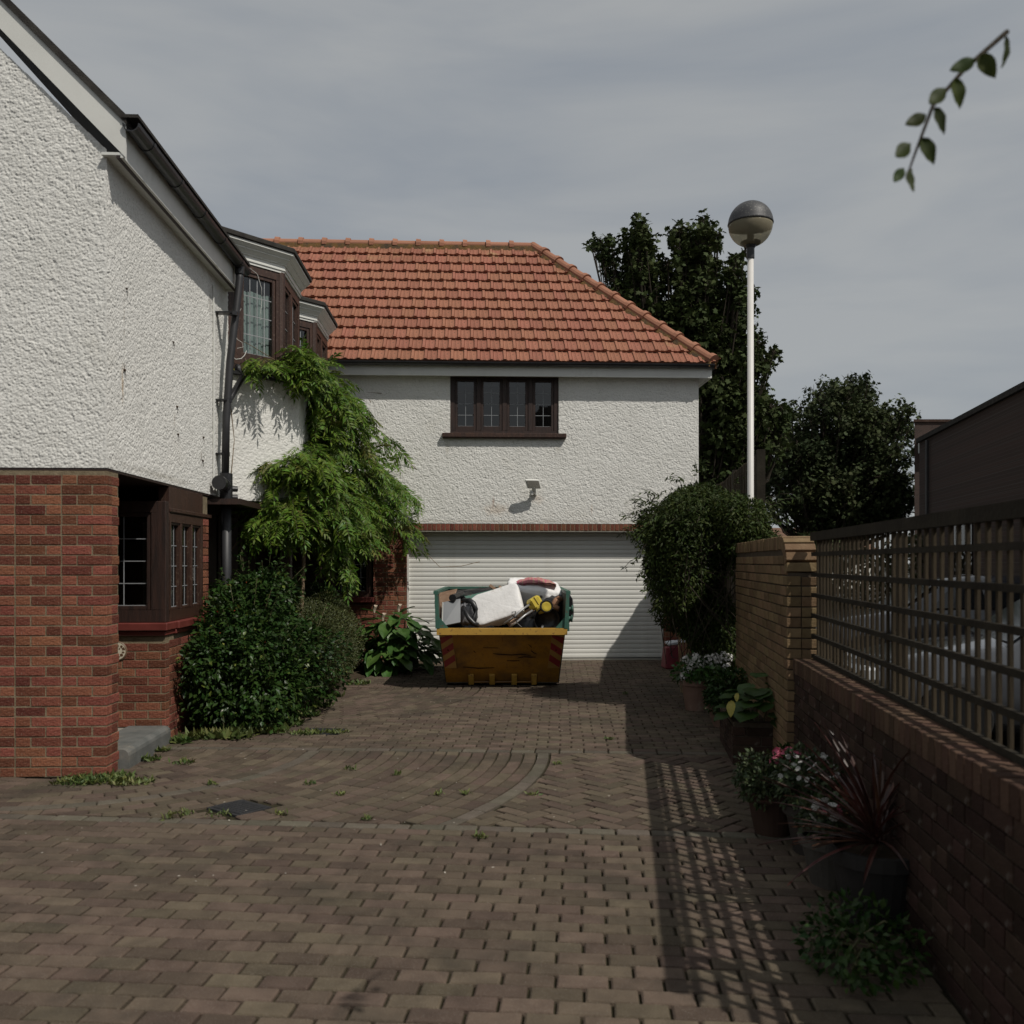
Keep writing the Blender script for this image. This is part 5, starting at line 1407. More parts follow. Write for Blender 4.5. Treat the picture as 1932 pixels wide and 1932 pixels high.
# ------------------------------------------------------------------ lamp post
LPX = W(1416, 1060, 9.55)
lp = empty('lamp_post', (LPX.x, LPX.y, 0), 0, 'white lamp post with a round globe lantern, dark above and smoky below', 'lamp post')
GR = .234; GZc = CAM_H + (HOR - 424) / FPX * 9.55
mb = MB(); mb.lathe([(.05, 0), (.05, 1.2), (.036, 1.25), (.033, GZc - GR - .02)], n=16); mb.build('pole', M('pole_white', (.62, .60, .57), (.68, .66, .63), scale=4, rough=.45), lp, smooth=True)
mb = MB(); mb.lathe([(.042, -.13), (.042, -.02), (.05, -.01), (.06, .01), (.105, .035), (.105, .05), (.0, .05)], (0, 0, GZc - GR), 20); mb.build('collar', BLACKP, lp)
mb = MB(); pr = [(GR * math.cos(a), GR * math.sin(a)) for a in [R(q) for q in range(-72, 3, 6)]]
mb.lathe(pr, (0, 0, GZc), 36)
bow = bpy.data.materials.new('smoky_bowl'); bow.use_nodes = True
bp_ = bow.node_tree.nodes['Principled BSDF']; bp_.inputs['Base Color'].default_value = (.5, .45, .32, 1); bp_.inputs['Roughness'].default_value = .12; bp_.inputs['Transmission Weight'].default_value = .6; bp_.inputs['IOR'].default_value = 1.08
bt = bow.node_tree; nzb = bt.nodes.new('ShaderNodeTexNoise'); nzb.inputs['Scale'].default_value = 3; rb = bt.nodes.new('ShaderNodeValToRGB'); rb.color_ramp.elements[0].color = (.42, .37, .25, 1); rb.color_ramp.elements[1].color = (.58, .52, .38, 1)
bt.links.new(nzb.outputs[0], rb.inputs[0]); bt.links.new(rb.outputs[0], bp_.inputs['Base Color'])
mb.build('bowl', bow, lp, smooth=True)
mb = MB(); mb.lathe([(GR * 1.02, -.012), (GR * 1.035, 0), (GR * 1.02, .012)] + [(GR * 1.012 * math.cos(a), GR * 1.012 * math.sin(a)) for a in [R(q) for q in range(6, 91, 7)]], (0, 0, GZc + .01), 36)
mb.build('canopy', M('canopy_grey', (.035, .035, .038), (.06, .06, .062), scale=5, rough=.55, speck=(.3, .29, .25), speck_scale=60, speck_amt=.5), lp, smooth=True)
mb = MB(); mb.lathe([(.03, -GR + .05), (.035, -.12), (.028, -.02), (.0, -.02)], (0, 0, GZc), 12); mb.build('lamp_holder', BLACKP, lp)

# ------------------------------------------------------------------ buildings in the distance
def far_wall(name, x0, x1, Y, h, depth, mat, label, cat, kind='building'):
    pass
fb = empty('brick_building', (10.1, 22, 0), -math.atan(.195), 'dark red brick building with a flat parapet beyond the trellis', 'building')
BRF = bpy.data.materials.new('far_brick'); BRF.use_nodes = True
_t = BRF.node_tree; _p = _t.nodes['Principled BSDF']; _b = _t.nodes.new('ShaderNodeTexBrick'); _c = _t.nodes.new('ShaderNodeTexCoord'); _m = _t.nodes.new('ShaderNodeMapping')
_m.inputs['Rotation'].default_value = (R(90), 0, R(35))
_b.inputs['Color1'].default_value = (.055, .032, .026, 1); _b.inputs['Color2'].default_value = (.04, .026, .021, 1); _b.inputs['Mortar'].default_value = (.07, .06, .05, 1); _b.inputs['Scale'].default_value = 4.4; _b.inputs['Mortar Size'].default_value = .012
_t.links.new(_c.outputs['Object'], _m.inputs['Vector']); _t.links.new(_m.outputs[0], _b.inputs['Vector']); _t.links.new(_b.outputs[0], _p.inputs['Base Color']); _p.inputs['Roughness'].default_value = .95
rr_ = dict(loc=(1.15, 5.31, 0), rot=(0, 0, math.atan(.195)))
mb = MB(); mb.prism([(0, 0), (8, 0), (8, 5), (2.6, 5)], 0, 5.85); mb.build('wall', BRF, fb, **rr_)
mb = MB(); mb.prism([(-.05, -.05), (8, -.05), (8, 5), (2.55, 5)], 5.852, 5.93); mb.build('parapet_cap', BRICK_B, fb, **rr_)
mb = MB(); mb.box(.1, .9, -.3, -.02, 4.9, 5.3); mb.build('vent_box', WPAINT, fb, **rr_)
mb = MB(); mb.box(0, 7, -13, 0, 0, 4.55); mb.build('front_block', BRF, fb)
mb = MB(); mb.box(-.07, 7, -13, .06, 4.552, 4.66); mb.build('block_cap', ASPH_ROOF, fb)
mb = MB(); mb.tube([(-.05, -.9, 0), (-.05, -.9, 4.5)], .035, 6); mb.build('drainpipe', GREYPIPE, fb)
mb = MB(); mb.box(-.03, .0, -4.2, -3.0, 1.2, 2.6); mb.build('window', GLASSD, fb)
fh = empty('far_house', (17.5, 52, 0), R(8), 'small distant house with an orange tiled roof glimpsed under the far tree', 'house')
mb = MB(); mb.box(-4, 4, 0, 6, 0, 2.2); mb.build('wall', SMOOTHWALL, fh)
mb = MB(); mb.add([(-4.3, -.3, 2.1), (4.3, -.3, 2.1), (4.3, 3, 3.7), (-4.3, 3, 3.7), (4.3, 6.3, 2.1), (-4.3, 6.3, 2.1)], [(0, 1, 2, 3), (3, 2, 4, 5), (1, 4, 2), (5, 0, 3)]); mb.build('roof', M('far_roof', (.12, .07, .05), (.16, .1, .07), scale=3, rough=.9), fh)
mb = MB(); mb.box(-2, -.8, -.03, -.002, 1, 2.2); mb.box(.8, 2, -.03, -.002, 1, 2.2); mb.build('window', GLASSD, fh)
# house across the way behind the viewer, mirrored in the panes
oh = empty('opposite_house', (1.5, -6.5, 0), R(4), 'brick house with a dark roof across the way behind the viewer', 'house')
mb = MB(); mb.box(-.3, 14, -7, 0, 0, 5.2); mb.build('wall', BRF, oh)
mb = MB(); mb.add([(-.7, .4, 5.1), (14.4, .4, 5.1), (14.4, -7.4, 5.1), (-.7, -7.4, 5.1), (1.6, -3.5, 8.4), (11, -3.5, 8.4)], [(0, 1, 5, 4), (1, 2, 5), (2, 3, 4, 5), (3, 0, 4), (0, 3, 2, 1)]); mb.build('roof', ASPH_ROOF, oh)

# ------------------------------------------------------------------ parked cars beyond the trellis
def car(loc, rz, paint, label, roof=None):
    r_ = empty('parked_car', loc, rz, label, 'car', 'cars parked beyond the trellis')
    # sections along the length: (y, half width, z low, shoulder z, roof z, roof half width)
    st = [(-2.05, .60, .42, .62, .64, .5), (-1.95, .76, .26, .70, .74, .62), (-1.5, .83, .2, .80, .86, .7), (-.85, .85, .2, .88, .93, .72), (-.25, .86, .2, .92, 1.36, .60), (.3, .86, .2, .93, 1.46, .62), (1.1, .86, .2, .95, 1.45, .61), (1.65, .84, .22, .95, 1.2, .60), (1.95, .80, .26, .90, .98, .62), (2.08, .7, .4, .78, .8, .55)]
    def sec(s_):
        y, hw, zl, zs, zr, rw = s_
        half = [(hw * .8, zl), (hw, zl + .12), (hw * 1.0, (zl + zs) / 2), (hw * .97, zs), (rw * 1.04, zs + (zr - zs) * .8), (rw * .85, zr), (0, zr + .02)]
        return [(x, y, z) for x, z in half] + [(-x, y, z) for x, z in half[-2::-1]]
    b = MB(); S_ = [sec(q) for q in st]; n = len(S_[0])
    b.v = [p for q in S_ for p in q]
    for i in range(len(S_) - 1):
        for j in range(n):
            b.f.append((i * n + j, i * n + (j + 1) % n, (i + 1) * n + (j + 1) % n, (i + 1) * n + j)); b.m.append(0)
    b.f.append(tuple(range(n))); b.f.append(tuple(range(len(b.v) - 1, len(b.v) - n - 1, -1))); b.m += [0, 0]
    b.build('body', paint, r_, smooth=True)
    if roof:  # pale panel stands in for sunlight falling on the roof
        mb = MB(); mb.loft([(-.56, -.16, 1.34), (.56, -.16, 1.34), (.56, 1.2, 1.40), (-.56, 1.2, 1.40)], [(-.54, -.14, 1.425), (.54, -.14, 1.425), (.54, 1.18, 1.485), (-.54, 1.18, 1.485)]); mb.build('lit_roof_panel', roof, r_, bevel=.015)
    gm = M('car_glass', (.01, .012, .014), rough=.08, spec=.6)
    for s_ in (-1, 1):
        for (y0, y1, y2, y3) in ((-.42, .34, .30, -.05), (.40, 1.12, 1.08, .37), (1.18, 1.75, 1.52, 1.15)):
            zb = 1.0; zt = 1.36
            q = [Vector((s_ * .845, y0, zb)), Vector((s_ * .845, y1, zb)), Vector((s_ * .675, y2, zt)), Vector((s_ * .675, y3, zt))]
            mb = MB(); mb.plate(q, .02); mb.build('side_window', gm, r_)
    mb = MB(); mb.plate([Vector((-.72, -.82, .97)), Vector((.72, -.82, .97)), Vector((.60, -.27, 1.37)), Vector((-.60, -.27, 1.37))], .02); mb.build('windscreen', gm, r_)
    mb = MB(); mb.plate([Vector((.62, 1.93, 1.0)), Vector((-.62, 1.93, 1.0)), Vector((-.56, 1.62, 1.3)), Vector((.56, 1.62, 1.3))], .02); mb.build('rear_window', gm, r_)
    for s_ in (-1, 1):
        for y in (-1.3, 1.3):
            T = Matrix.Translation((s_ * .80, y, .31)) @ Matrix.Rotation(R(90), 4, 'Y')
            mb = MB(); mb.lathe([(.19, -.1), (.29, -.1), (.31, -.07), (.31, .07), (.29, .1), (.19, .1)], n=22, T=T); wh = mb.build('wheel', M('tyre', (.015, .015, .015), rough=.9), r_)
            mb = MB(); mb.lathe([(0, -.08), (.19, -.085), (.19, .085), (0, .08)], n=22, T=T); mb.build('rim', M('rim_metal', (.35, .35, .36), rough=.35, metal=.8), wh)
        mb = MB(); mb.box(s_ * .66 - .12, s_ * .66 + .12, -2.02, -1.9, .6, .72); mb.build('headlight', M('lamp_glass', (.6, .62, .64), rough=.1), r_, bevel=.02)
        mb = MB(); mb.box(s_ * .66 - .09, s_ * .66 + .09, 1.95, 2.06, .72, .92); mb.build('tail_light', M('tail_red', (.4, .02, .02), rough=.2), r_, bevel=.02)
    return r_
CARW = M('car_body_shaded', (.05, .053, .06), (.065, .068, .075), scale=2, rough=.18, coat=.8)  # body colour darkened to stand for the shade below the roof
CARS = M('car_dark', (.03, .032, .038), (.04, .042, .05), scale=2, rough=.2, coat=.8)
car((5.3, 8.2, -.07), R(-104), CARW, 'parked car coloured shade-grey below and sunlit pale on its roof, seen through the trellis slats nearest the viewer', M('car_roof_lit', (.7, .71, .73), (.74, .75, .77), scale=2, rough=.25))
car((6.6, 13.6, -.07), R(-98), CARS, 'dark parked car seen through the trellis slats beside the yellow wall')
# ------------------------------------------------------------------ vegetation
def ellipsoid_leaves(c, r, n, size, shell=.5, droop=.2, up=.6, jitter=.6, lump=.25, seed=0, clip_fn=None, out=1.0):
    """points through the outer part of a lumpy ellipsoid with leaf directions"""
    g_ = np.random.default_rng(seed)
    d = g_.normal(size=(n, 3)); d /= np.linalg.norm(d, axis=1, keepdims=True)
    f = np.zeros(n)
    for _ in range(14):
        q = g_.normal(size=3); q /= np.linalg.norm(q); f += np.exp(-((d - q) ** 2).sum(1) / .18) * g_.uniform(-.2, 1.0)
    rad = (1 - shell * g_.random(n) ** 1.6) * (1 - lump * .5 + lump * np.clip(f, -.6, 1.2))
    P = np.array(c) + d * rad[:, None] * np.array(r)
    D = d * out + g_.normal(size=(n, 3)) * jitter; D[:, 2] -= droop
    U = d * .6 + g_.normal(size=(n, 3)) * .45; U[:, 2] += up
    S = size * g_.uniform(.65, 1.25, n)
    if clip_fn is not None:
        k = clip_fn(P); P, D, U, S = P[k], D[k], U[k], S[k]
    return P, D, U, S

def stems(name, mat, parent, base, tips, r0, r1, seed=0, kind=None):
    r_ = random.Random(seed); mb = MB()
    for t in tips:
        b = Vector(base) + Vector((r_.uniform(-.06, .06), r_.uniform(-.06, .06), 0)); t = Vector(t)
        m_ = b.lerp(t, .5) + Vector((r_.uniform(-.08, .08), r_.uniform(-.08, .08), r_.uniform(0, .1)))
        mb.tube([b, b.lerp(m_, .5) + Vector((0, 0, .03)), m_, t], [r0, r0 * .8, r0 * .6, r1], 5, cap=False)
    return mb.build(name, mat, parent, recalc=False, kind=kind)

def loc_pts(P, o): return np.asarray(P) - np.array(tuple(o.location))

hM = Matrix.Translation(H0) @ Matrix.Rotation(TH, 4, 'Z'); hI = hM.inverted()
def house_local(P):
    P = np.asarray(P); A = np.array(hI)
    return P @ A[:3, :3].T + A[:3, 3]
def clear_house(P):
    q = house_local(P)
    near = (q[:, 1] < 2.62)
    ok = ~(near & (q[:, 0] < .06))
    ok &= P[:, 2] > 0.01
    return ok

def shrub(name, c, r, n, size, mat, label, cat, tpl=LEAF5, extra=None, seed=1, **kw):
    o = empty(name, (c[0], c[1], 0), 0, label, cat)
    P, D, U, S = ellipsoid_leaves(c, r, n, size, seed=seed, clip_fn=clear_house, **kw)
    leaves('foliage', mat, o, loc_pts(P, o), D, U, S, tpl)
    if extra:
        for (m2, frac, nm) in extra:
            P, D, U, S = ellipsoid_leaves(c, [q * 1.01 for q in r], int(n * frac), size, shell=.12, seed=seed + 50, clip_fn=clear_house, **{k: v for k, v in kw.items() if k != 'shell'})
            leaves(nm, m2, o, loc_pts(P, o), D, U, S, tpl)
    g_ = np.random.default_rng(seed + 9)
    tips = [((g_.uniform(-.6, .6)) * r[0], g_.uniform(-.6, .6) * r[1], g_.uniform(.5, 1.5) * r[2]) for _ in range(10)]
    stems('stem', BARK, o, (0, 0, 0), tips, .018, .006, seed)
    return o

# big glossy shrub: three lobes in one plant
gs = empty('glossy_shrub', (-2.62, 8.9, 0), 0, 'large glossy dark green shrub against the bay window on the left', 'shrub')
PP = []
for (c, r, n, sd) in (((-2.62, 8.75, .60), (.52, .68, .68), 5200, 1), ((-2.72, 9.25, .95), (.62, .70, .66), 5600, 2), ((-2.70, 8.55, .28), (.50, .55, .42), 2200, 3), ((-2.25, 9.35, .55), (.42, .5, .6), 2600, 4), ((-2.58, 9.3, 1.28), (.38, .45, .30), 1500, 5), ((-2.3, 8.7, .38), (.34, .42, .42), 1700, 6), ((-2.85, 8.35, .62), (.34, .40, .42), 1500, 7)):
    PP.append(ellipsoid_leaves(c, r, int(n * 1.3), .062, shell=.6, droop=.35, up=.7, lump=.6, seed=sd, clip_fn=clear_house))
P, D, U, S = [np.concatenate([q[i] for q in PP]) for i in range(4)]
shoots = MB(); sp_P, sp_D = [], []
for k in range(75):
    c_, r_ = rng.choice([((-2.62, 8.75, .60), (.52, .68, .68)), ((-2.72, 9.25, .95), (.62, .70, .66)), ((-2.3, 8.7, .38), (.34, .42, .42)), ((-2.25, 9.35, .55), (.42, .5, .6)), ((-2.58, 9.3, 1.28), (.38, .45, .30))])
    d = Vector((rng.gauss(.4, .7), rng.gauss(-.5, .7), rng.gauss(.45, .6))).normalized()
    a = Vector([c_[i] + r_[i] * d[i] * .85 for i in range(3)]); b = a + Vector((d.x * .16, d.y * .14, d.z * .12 + rng.uniform(.02, .16)))
    if house_local(np.array([tuple(a)]))[0][0] < .12: continue
    shoots.tube([a - gs.location, b - gs.location], .003, 4, cap=False)
    for q_ in range(13):
        sp_P.append(tuple(a.lerp(b, q_ / 12) + Vector((rng.gauss(0, .012), rng.gauss(0, .012), 0)))); sp_D.append((d.x + rng.gauss(0, .7), d.y + rng.gauss(0, .7), rng.gauss(.2, .4)))
shoots.build('shoot', STEMG, gs, recalc=False, kind='stuff')
leaves('shoot_foliage', LEAF_S, gs, loc_pts(sp_P, gs), np.array(sp_D), np.tile([0, -.2, 1.0], (len(sp_P), 1)) + nr.normal(size=(len(sp_P), 3)) * .4, np.full(len(sp_P), .06))
rest_ = single_leaves(LEAF_S, gs, P, D, U, S, LEAF5)
leaves('foliage', LEAF_S, gs, loc_pts(P[rest_], gs), D[rest_], U[rest_], S[rest_])
k = nr.choice(len(P), 420, replace=False)
leaves('young_foliage', LEAF_SY, gs, loc_pts(P[k] + nr.normal(size=(420, 3)) * .03 + np.array([.02, -.03, .02]), gs), D[k], U[k], S[k] * .9)
k = np.concatenate([nr.choice(len(P), 25, replace=False), nr.choice(np.nonzero((P[:, 0] < -2.7) & (P[:, 2] > .8))[0], 40, replace=False)])
leaves('red_leaf', PETAL_R, gs, loc_pts(P[k] + np.array([.03, -.04, .02]), gs), D[k], U[k], S[k] * .6)
stems('stem', BARK, gs, (0, 0, 0), [(x, y, z) for x, y, z in ((-.3, .2, 1.2), (.2, .3, 1.1), (.1, -.3, .9), (-.2, -.3, .8), (.3, .4, .8), (0, .1, 1.4), (-.1, .5, 1.3))], .02, .006)

# fine shrub behind it
fs_ = empty('fine_leaf_shrub', (-2.25, 10.6, 0), 0, 'rounded olive green fine leaved shrub between the glossy shrub and the broad leaved clump', 'shrub')
PP = []
for (c, r, n, sd) in (((-2.28, 10.5, .58), (.50, .75, .62), 30000, 11), ((-2.35, 11.1, .75), (.48, .55, .55), 14000, 12)):
    PP.append(ellipsoid_leaves(c, r, n, .03, shell=.45, droop=-.1, up=.5, lump=.35, seed=sd, clip_fn=clear_house))
P, D, U, S = [np.concatenate([q[i] for q in PP]) for i in range(4)]
leaves('foliage', LEAF_F, fs_, loc_pts(P, fs_), D, U, S, LEAF_NARROW)
stems('stem', BARK, fs_, (0, 0, 0), [(x * .4, y * .5, z) for x, y, z in ((-.6, .5, .8), (.7, .6, .7), (.5, -.8, .6), (-.6, -.7, .6), (0, 0, 1.0))], .016, .006)

# dark leafy filler at the porch (unlit climbing stems)
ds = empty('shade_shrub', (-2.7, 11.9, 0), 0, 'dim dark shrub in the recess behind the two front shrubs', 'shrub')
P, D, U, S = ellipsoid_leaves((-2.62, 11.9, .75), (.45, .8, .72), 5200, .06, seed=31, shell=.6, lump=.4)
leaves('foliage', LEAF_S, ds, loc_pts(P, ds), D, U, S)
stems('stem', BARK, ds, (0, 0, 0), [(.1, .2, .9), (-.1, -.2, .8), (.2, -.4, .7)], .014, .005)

# broad leaved clump: every leaf is a part
bl = empty('broad_leaf_plant', (-1.78, 13.1, 0), 0, 'clump of large broad green leaves at the left foot of the garage door', 'plant')
def broad_leaf_mesh(sd):
    r_ = random.Random(sd); n, m = 8, 3
    vs_ = []; fs = []
    for i in range(n + 1):
        t = i / n
        w_ = .36 * math.sin(math.pi * min(1, t ** .75)) ** .8 * (1 if t < .97 else .3)
        if i == 0: w_ = .04
        for j in range(-m + 1, m):
            s_ = j / (m - 1)
            z = -.34 * t * t + .16 * t + .075 * abs(s_) * (1 - t * .4) + .02 * math.sin(t * 14 + sd) * abs(s_)
            vs_.append((t, s_ * w_, z))
    k = 2 * m - 1
    for i in range(n):
        for j in range(k - 1): fs.append((i * k + j, i * k + j + 1, (i + 1) * k + j + 1, (i + 1) * k + j))
    mb = MB(); mb.add(vs_, fs)
    return mb.mesh('broad_leaf', LEAF_H, smooth=True, recalc=False)
blm = [broad_leaf_mesh(s_) for s_ in range(4)]
stk = MB()
for k in range(285):
    a = rng.uniform(0, 2 * math.pi); q = rng.random() ** .6
    ex, ey = .66, .58
    bx, by = math.cos(a) * q * ex, math.sin(a) * q * ey
    hgt = (.80 * (1 - .55 * q * q)) * rng.uniform(.2, 1.08)
    hgt = max(.10, hgt)
    if 14.34 + (bl.location.x + bx) * .044 - (bl.location.y + by) < .12: by -= .3
    d = Vector((math.cos(a) + rng.uniform(-.5, .5), math.sin(a) - .25 + rng.uniform(-.5, .5), rng.uniform(-.9, .45)))
    sz = rng.uniform(.19, .32)
    o = link('leaf', blm[k % 4], bl, (bx, by, hgt), d.to_track_quat('X', 'Z').to_euler())
    o.scale = (sz * 1.15, sz * rng.uniform(.6, .95), sz)
    if k % 5 == 0: stk.tube([(bx * .35, by * .35, 0), (bx * .8, by * .8, hgt * .6), (bx, by, hgt)], .008, 5, cap=False)
stk.build('stalk', STEMG, bl, recalc=False)
for k, p in enumerate((W(752, 1148, 12.9), W(722, 1165, 12.8), W(706, 1150, 12.9))):
    q = p - bl.location
    mb = MB(); mb.tube([q - Vector((0, 0, .05)), q, q + Vector((.02, -.01, .05)), q + Vector((.05, -.02, .06))], [.012, .022, .028, .006], 7)
    mb.build('flower', M('petal_buff', (.5, .4, .3), (.6, .5, .4), rough=.8), bl)

# wisteria
LEAF_LANCE = (np.array([(0, 0, 0), (.35, .145, .04), (1, 0, -.14), (.35, -.145, .04), (.5, 0, 0)]), LEAF5[1])
ws = empty('wisteria', (-2.6, 12.2, 0), 0, 'bright green wisteria hanging over the canted bays and the corner of the garage wall', 'climber')
lobes = [  # image x, y, half sizes (1932 units), depth, depth half, count, light
    (548, 690, 62, 42, 10.65, .35, 120), (600, 740, 55, 62, 11.4, .5, 150), (640, 800, 56, 70, 12.2, .6, 160), (655, 880, 65, 60, 12.6, .6, 150),
    (690, 930, 62, 55, 13.3, .5, 150), (704, 960, 48, 38, 13.6, .4, 105), (560, 885, 62, 46, 10.6, .45, 150), (600, 945, 72, 60, 11.0, .5, 190), (545, 965, 52, 36, 10.35, .3, 80),
    (500, 985, 36, 24, 10.15, .25, 34), (650, 985, 62, 52, 12.4, .6, 130), (660, 1010, 34, 22, 12.6, .4, 34), (632, 1030, 16, 34, 11.2, .2, 26), (480, 685, 40, 12, 10.05, .15, 20), (600, 850, 40, 70, 11.3, .4, 120)]
cl_P, cl_D = [], []
for (x, y, rx, ry, Y, rY, n) in lobes:
    for _ in range(int(n * 1.45)):
        d = nr.normal(size=3); d /= np.linalg.norm(d); q = (1 - .6 * nr.random() ** 1.5)
        px, py = x + d[0] * q * rx, y + d[2] * q * ry
        p = W(px, py, Y + d[1] * q * rY)
        cl_P.append(tuple(p)); cl_D.append((d[0] * .7 + nr.normal() * .35 + .1, d[1] * .5 - .35 + nr.normal() * .35, -d[2] * .15 - .35 + nr.normal() * .3))
def runner(pts, n, spread=.05):
    pts = [Vector(p) for p in pts]
    for k in range(n):
        t = (k + .5) / n * (len(pts) - 1); i = min(int(t), len(pts) - 2)
        p = pts[i].lerp(pts[i + 1], t - i); d = (pts[i + 1] - pts[i]).normalized()
        cl_P.append(tuple(p)); cl_D.append((d.x * .6 + nr.normal() * .35, -.35 + nr.normal() * .25, -.55 + nr.normal() * .25))
run_paths = [[W(665, 770, 12.9), W(700, 800, 13.5), W(733, 826, 13.9), W(758, 858, 14.2)], [W(670, 830, 13.3), W(690, 850, 13.8), W(712, 868, 14.1)], [W(735, 905, 13.8), W(765, 925, 14.1), W(790, 950, 14.25)], [W(745, 960, 13.8), W(772, 985, 14.1), W(795, 1010, 14.2)],
             [W(560, 855, 10.4), W(520, 880, 10.3), W(488, 872, 10.2), W(460, 868, 10.15)], [W(530, 900, 10.3), W(505, 930, 10.2), W(470, 985, 10.1)], [W(620, 1000, 10.9), W(640, 1040, 11.0), W(655, 1085, 11.0)], [W(735, 985, 13.6), W(762, 1010, 14.0), W(778, 1032, 14.1)]]
for p_, n in zip(run_paths, (22, 14, 14, 14, 16, 14, 22, 10)): runner(p_, n)
cl_P = np.array(cl_P); cl_D = np.array(cl_D)
cl_D /= np.linalg.norm(cl_D, axis=1, keepdims=True)
# keep off the walls
q = house_local(cl_P)
def clear_ap(q):
    q = q.copy()
    lim = np.where(q[:, 1] < 3.95, (q[:, 1] - 3.27), .66) + .05
    inside_ = (q[:, 2] < 3.72) & (q[:, 0] < lim) & (q[:, 1] > 3.2) & (q[:, 2] > 2.3)
    q[inside_, 0] = lim[inside_] + .04 + nr.random(inside_.sum()) * .12
    up_ = (q[:, 2] >= 3.72) & (q[:, 1] > 3.5) & (q[:, 0] < .62)
    q[up_, 0] = np.maximum(q[up_, 0], .58 + nr.random(up_.sum()) * .2) * np.where(q[up_, 1] > 3.75, 1, .75)
    q[:, 1] = np.minimum(q[:, 1], 7.65 - .06 - nr.random(len(q)) * .08)
    return q
q = clear_ap(q); A = np.array(hM); cl_P = q @ A[:3, :3].T + A[:3, 3]
nl = 17
LP, LD, LU, LS = [], [], [], []
N_ = len(cl_P)
ln_ = nr.uniform(.17, .30, N_)
side = np.cross(cl_D, np.tile([0, 0, 1.0], (N_, 1)) + nr.normal(size=(N_, 3)) * .35); side /= np.linalg.norm(side, axis=1, keepdims=True)
upn = np.cross(side, cl_D)
rach = MB()
for k in range(8):
    t = .14 + .80 * k / 7.5
    for s_ in (-1, 1):
        P = cl_P + cl_D * (ln_ * t)[:, None] + np.array([0, 0, -1.0]) * (ln_ * .35 * t * t)[:, None]
        D = cl_D * .55 + side * s_ * .85 + np.array([0, 0, -.28])
        LP.append(P); LD.append(D + nr.normal(size=(N_, 3)) * .12); LU.append(upn + nr.normal(size=(N_, 3)) * .2); LS.append(ln_ * .43 * (1 - .25 * abs(t - .45)) * nr.uniform(.8, 1.15, N_))
P = cl_P + cl_D * ln_[:, None] + np.array([0, 0, -1.0]) * (ln_ * .35)[:, None]
LP.append(P); LD.append(cl_D + np.array([0, 0, -.6])); LU.append(upn); LS.append(ln_ * .34)
LP, LD, LU, LS = [np.concatenate(z) for z in (LP, LD, LU, LS)]
ids = np.tile(np.arange(N_), nl)
young = nr.random(N_) < .06
near_l = np.argsort(cl_P[:, 1] - 4 * ln_)[:300]
single_l = np.zeros(N_, bool); single_l[near_l] = True
for i in near_l:
    q_ = np.nonzero(ids == i)[0]; X_, Y_, Z_ = frames(LD[q_].copy(), LU[q_].copy())
    V = (LP[q_] - cl_P[i])[:, None, :] + LS[q_][:, None, None] * (LEAF_LANCE[0][None, :, 0:1] * X_[:, None] + LEAF_LANCE[0][None, :, 1:2] * Y_[:, None] + LEAF_LANCE[0][None, :, 2:3] * Z_[:, None])
    F = (LEAF_LANCE[1][None] + (np.arange(len(q_)) * 5)[:, None, None]).reshape(-1, 3)
    link('leaf', np_mesh('leaf', V.reshape(-1, 3), F, LEAF_W2 if young[i] else LEAF_W), ws, Vector(cl_P[i]) - ws.location)
for nm, sel, m_ in (('foliage', (~young & ~single_l)[ids], LEAF_W), ('young_foliage', (young & ~single_l)[ids], LEAF_W2)):
    leaves(nm, m_, ws, loc_pts(LP[sel], ws), LD[sel], LU[sel], LS[sel], LEAF_LANCE)
for i in range(0, N_, 1):
    p = Vector(cl_P[i]) - ws.location; d = Vector(cl_D[i]); l = ln_[i]
    rach.tube([p, p + d * l * .5 - Vector((0, 0, l * .09)), p + d * l - Vector((0, 0, l * .35))], .0022, 3, cap=False)
rach.build('leaf_stalk', STEMG, ws, recalc=False, kind='stuff')
mb = MB()
for p_ in run_paths + [[W(566, 1330, 10.6), W(570, 1150, 10.7), W(575, 1000, 10.8), W(600, 850, 11.2), W(600, 740, 11.3), W(540, 690, 10.6), W(460, 695, 10.05)], [W(640, 1300, 12.3), W(650, 1100, 12.6), W(660, 950, 12.8), W(640, 800, 12.3)], [W(600, 850, 11.2), W(690, 930, 13.2), W(740, 990, 13.8)]]:
    mb.tube([p - ws.location for p in p_], [.022 if len(p_) > 5 else .006] * len(p_), 6, cap=False)
mb.build('stem', STEMB, ws, recalc=False)
mb = MB()
for p_ in ([W(800, 1040, 14.1), W(830, 1070, 14.1), W(870, 1068, 14.1), W(905, 1060, 14.2)], [W(435, 760, 9.9), W(442, 830, 9.95), W(436, 900, 9.9)], [W(760, 860, 14.25), W(790, 890, 14.35), W(812, 912, 14.38)], [W(700, 760, 14.3), W(690, 740, 14.3), W(720, 742, 14.3)], [W(430, 680, 9.9), W(450, 640, 10.0), W(470, 650, 10.1), W(520, 680, 10.3)], [W(440, 720, 9.95), W(446, 800, 10.0), W(450, 860, 10.05)], [W(430, 1050, 10), W(445, 1025, 10), W(470, 1010, 10)]):
    mb = MB(); mb.tube([p - ws.location for p in p_], .0045, 4, cap=False); mb.build('tendril', STEMB, ws, recalc=False)

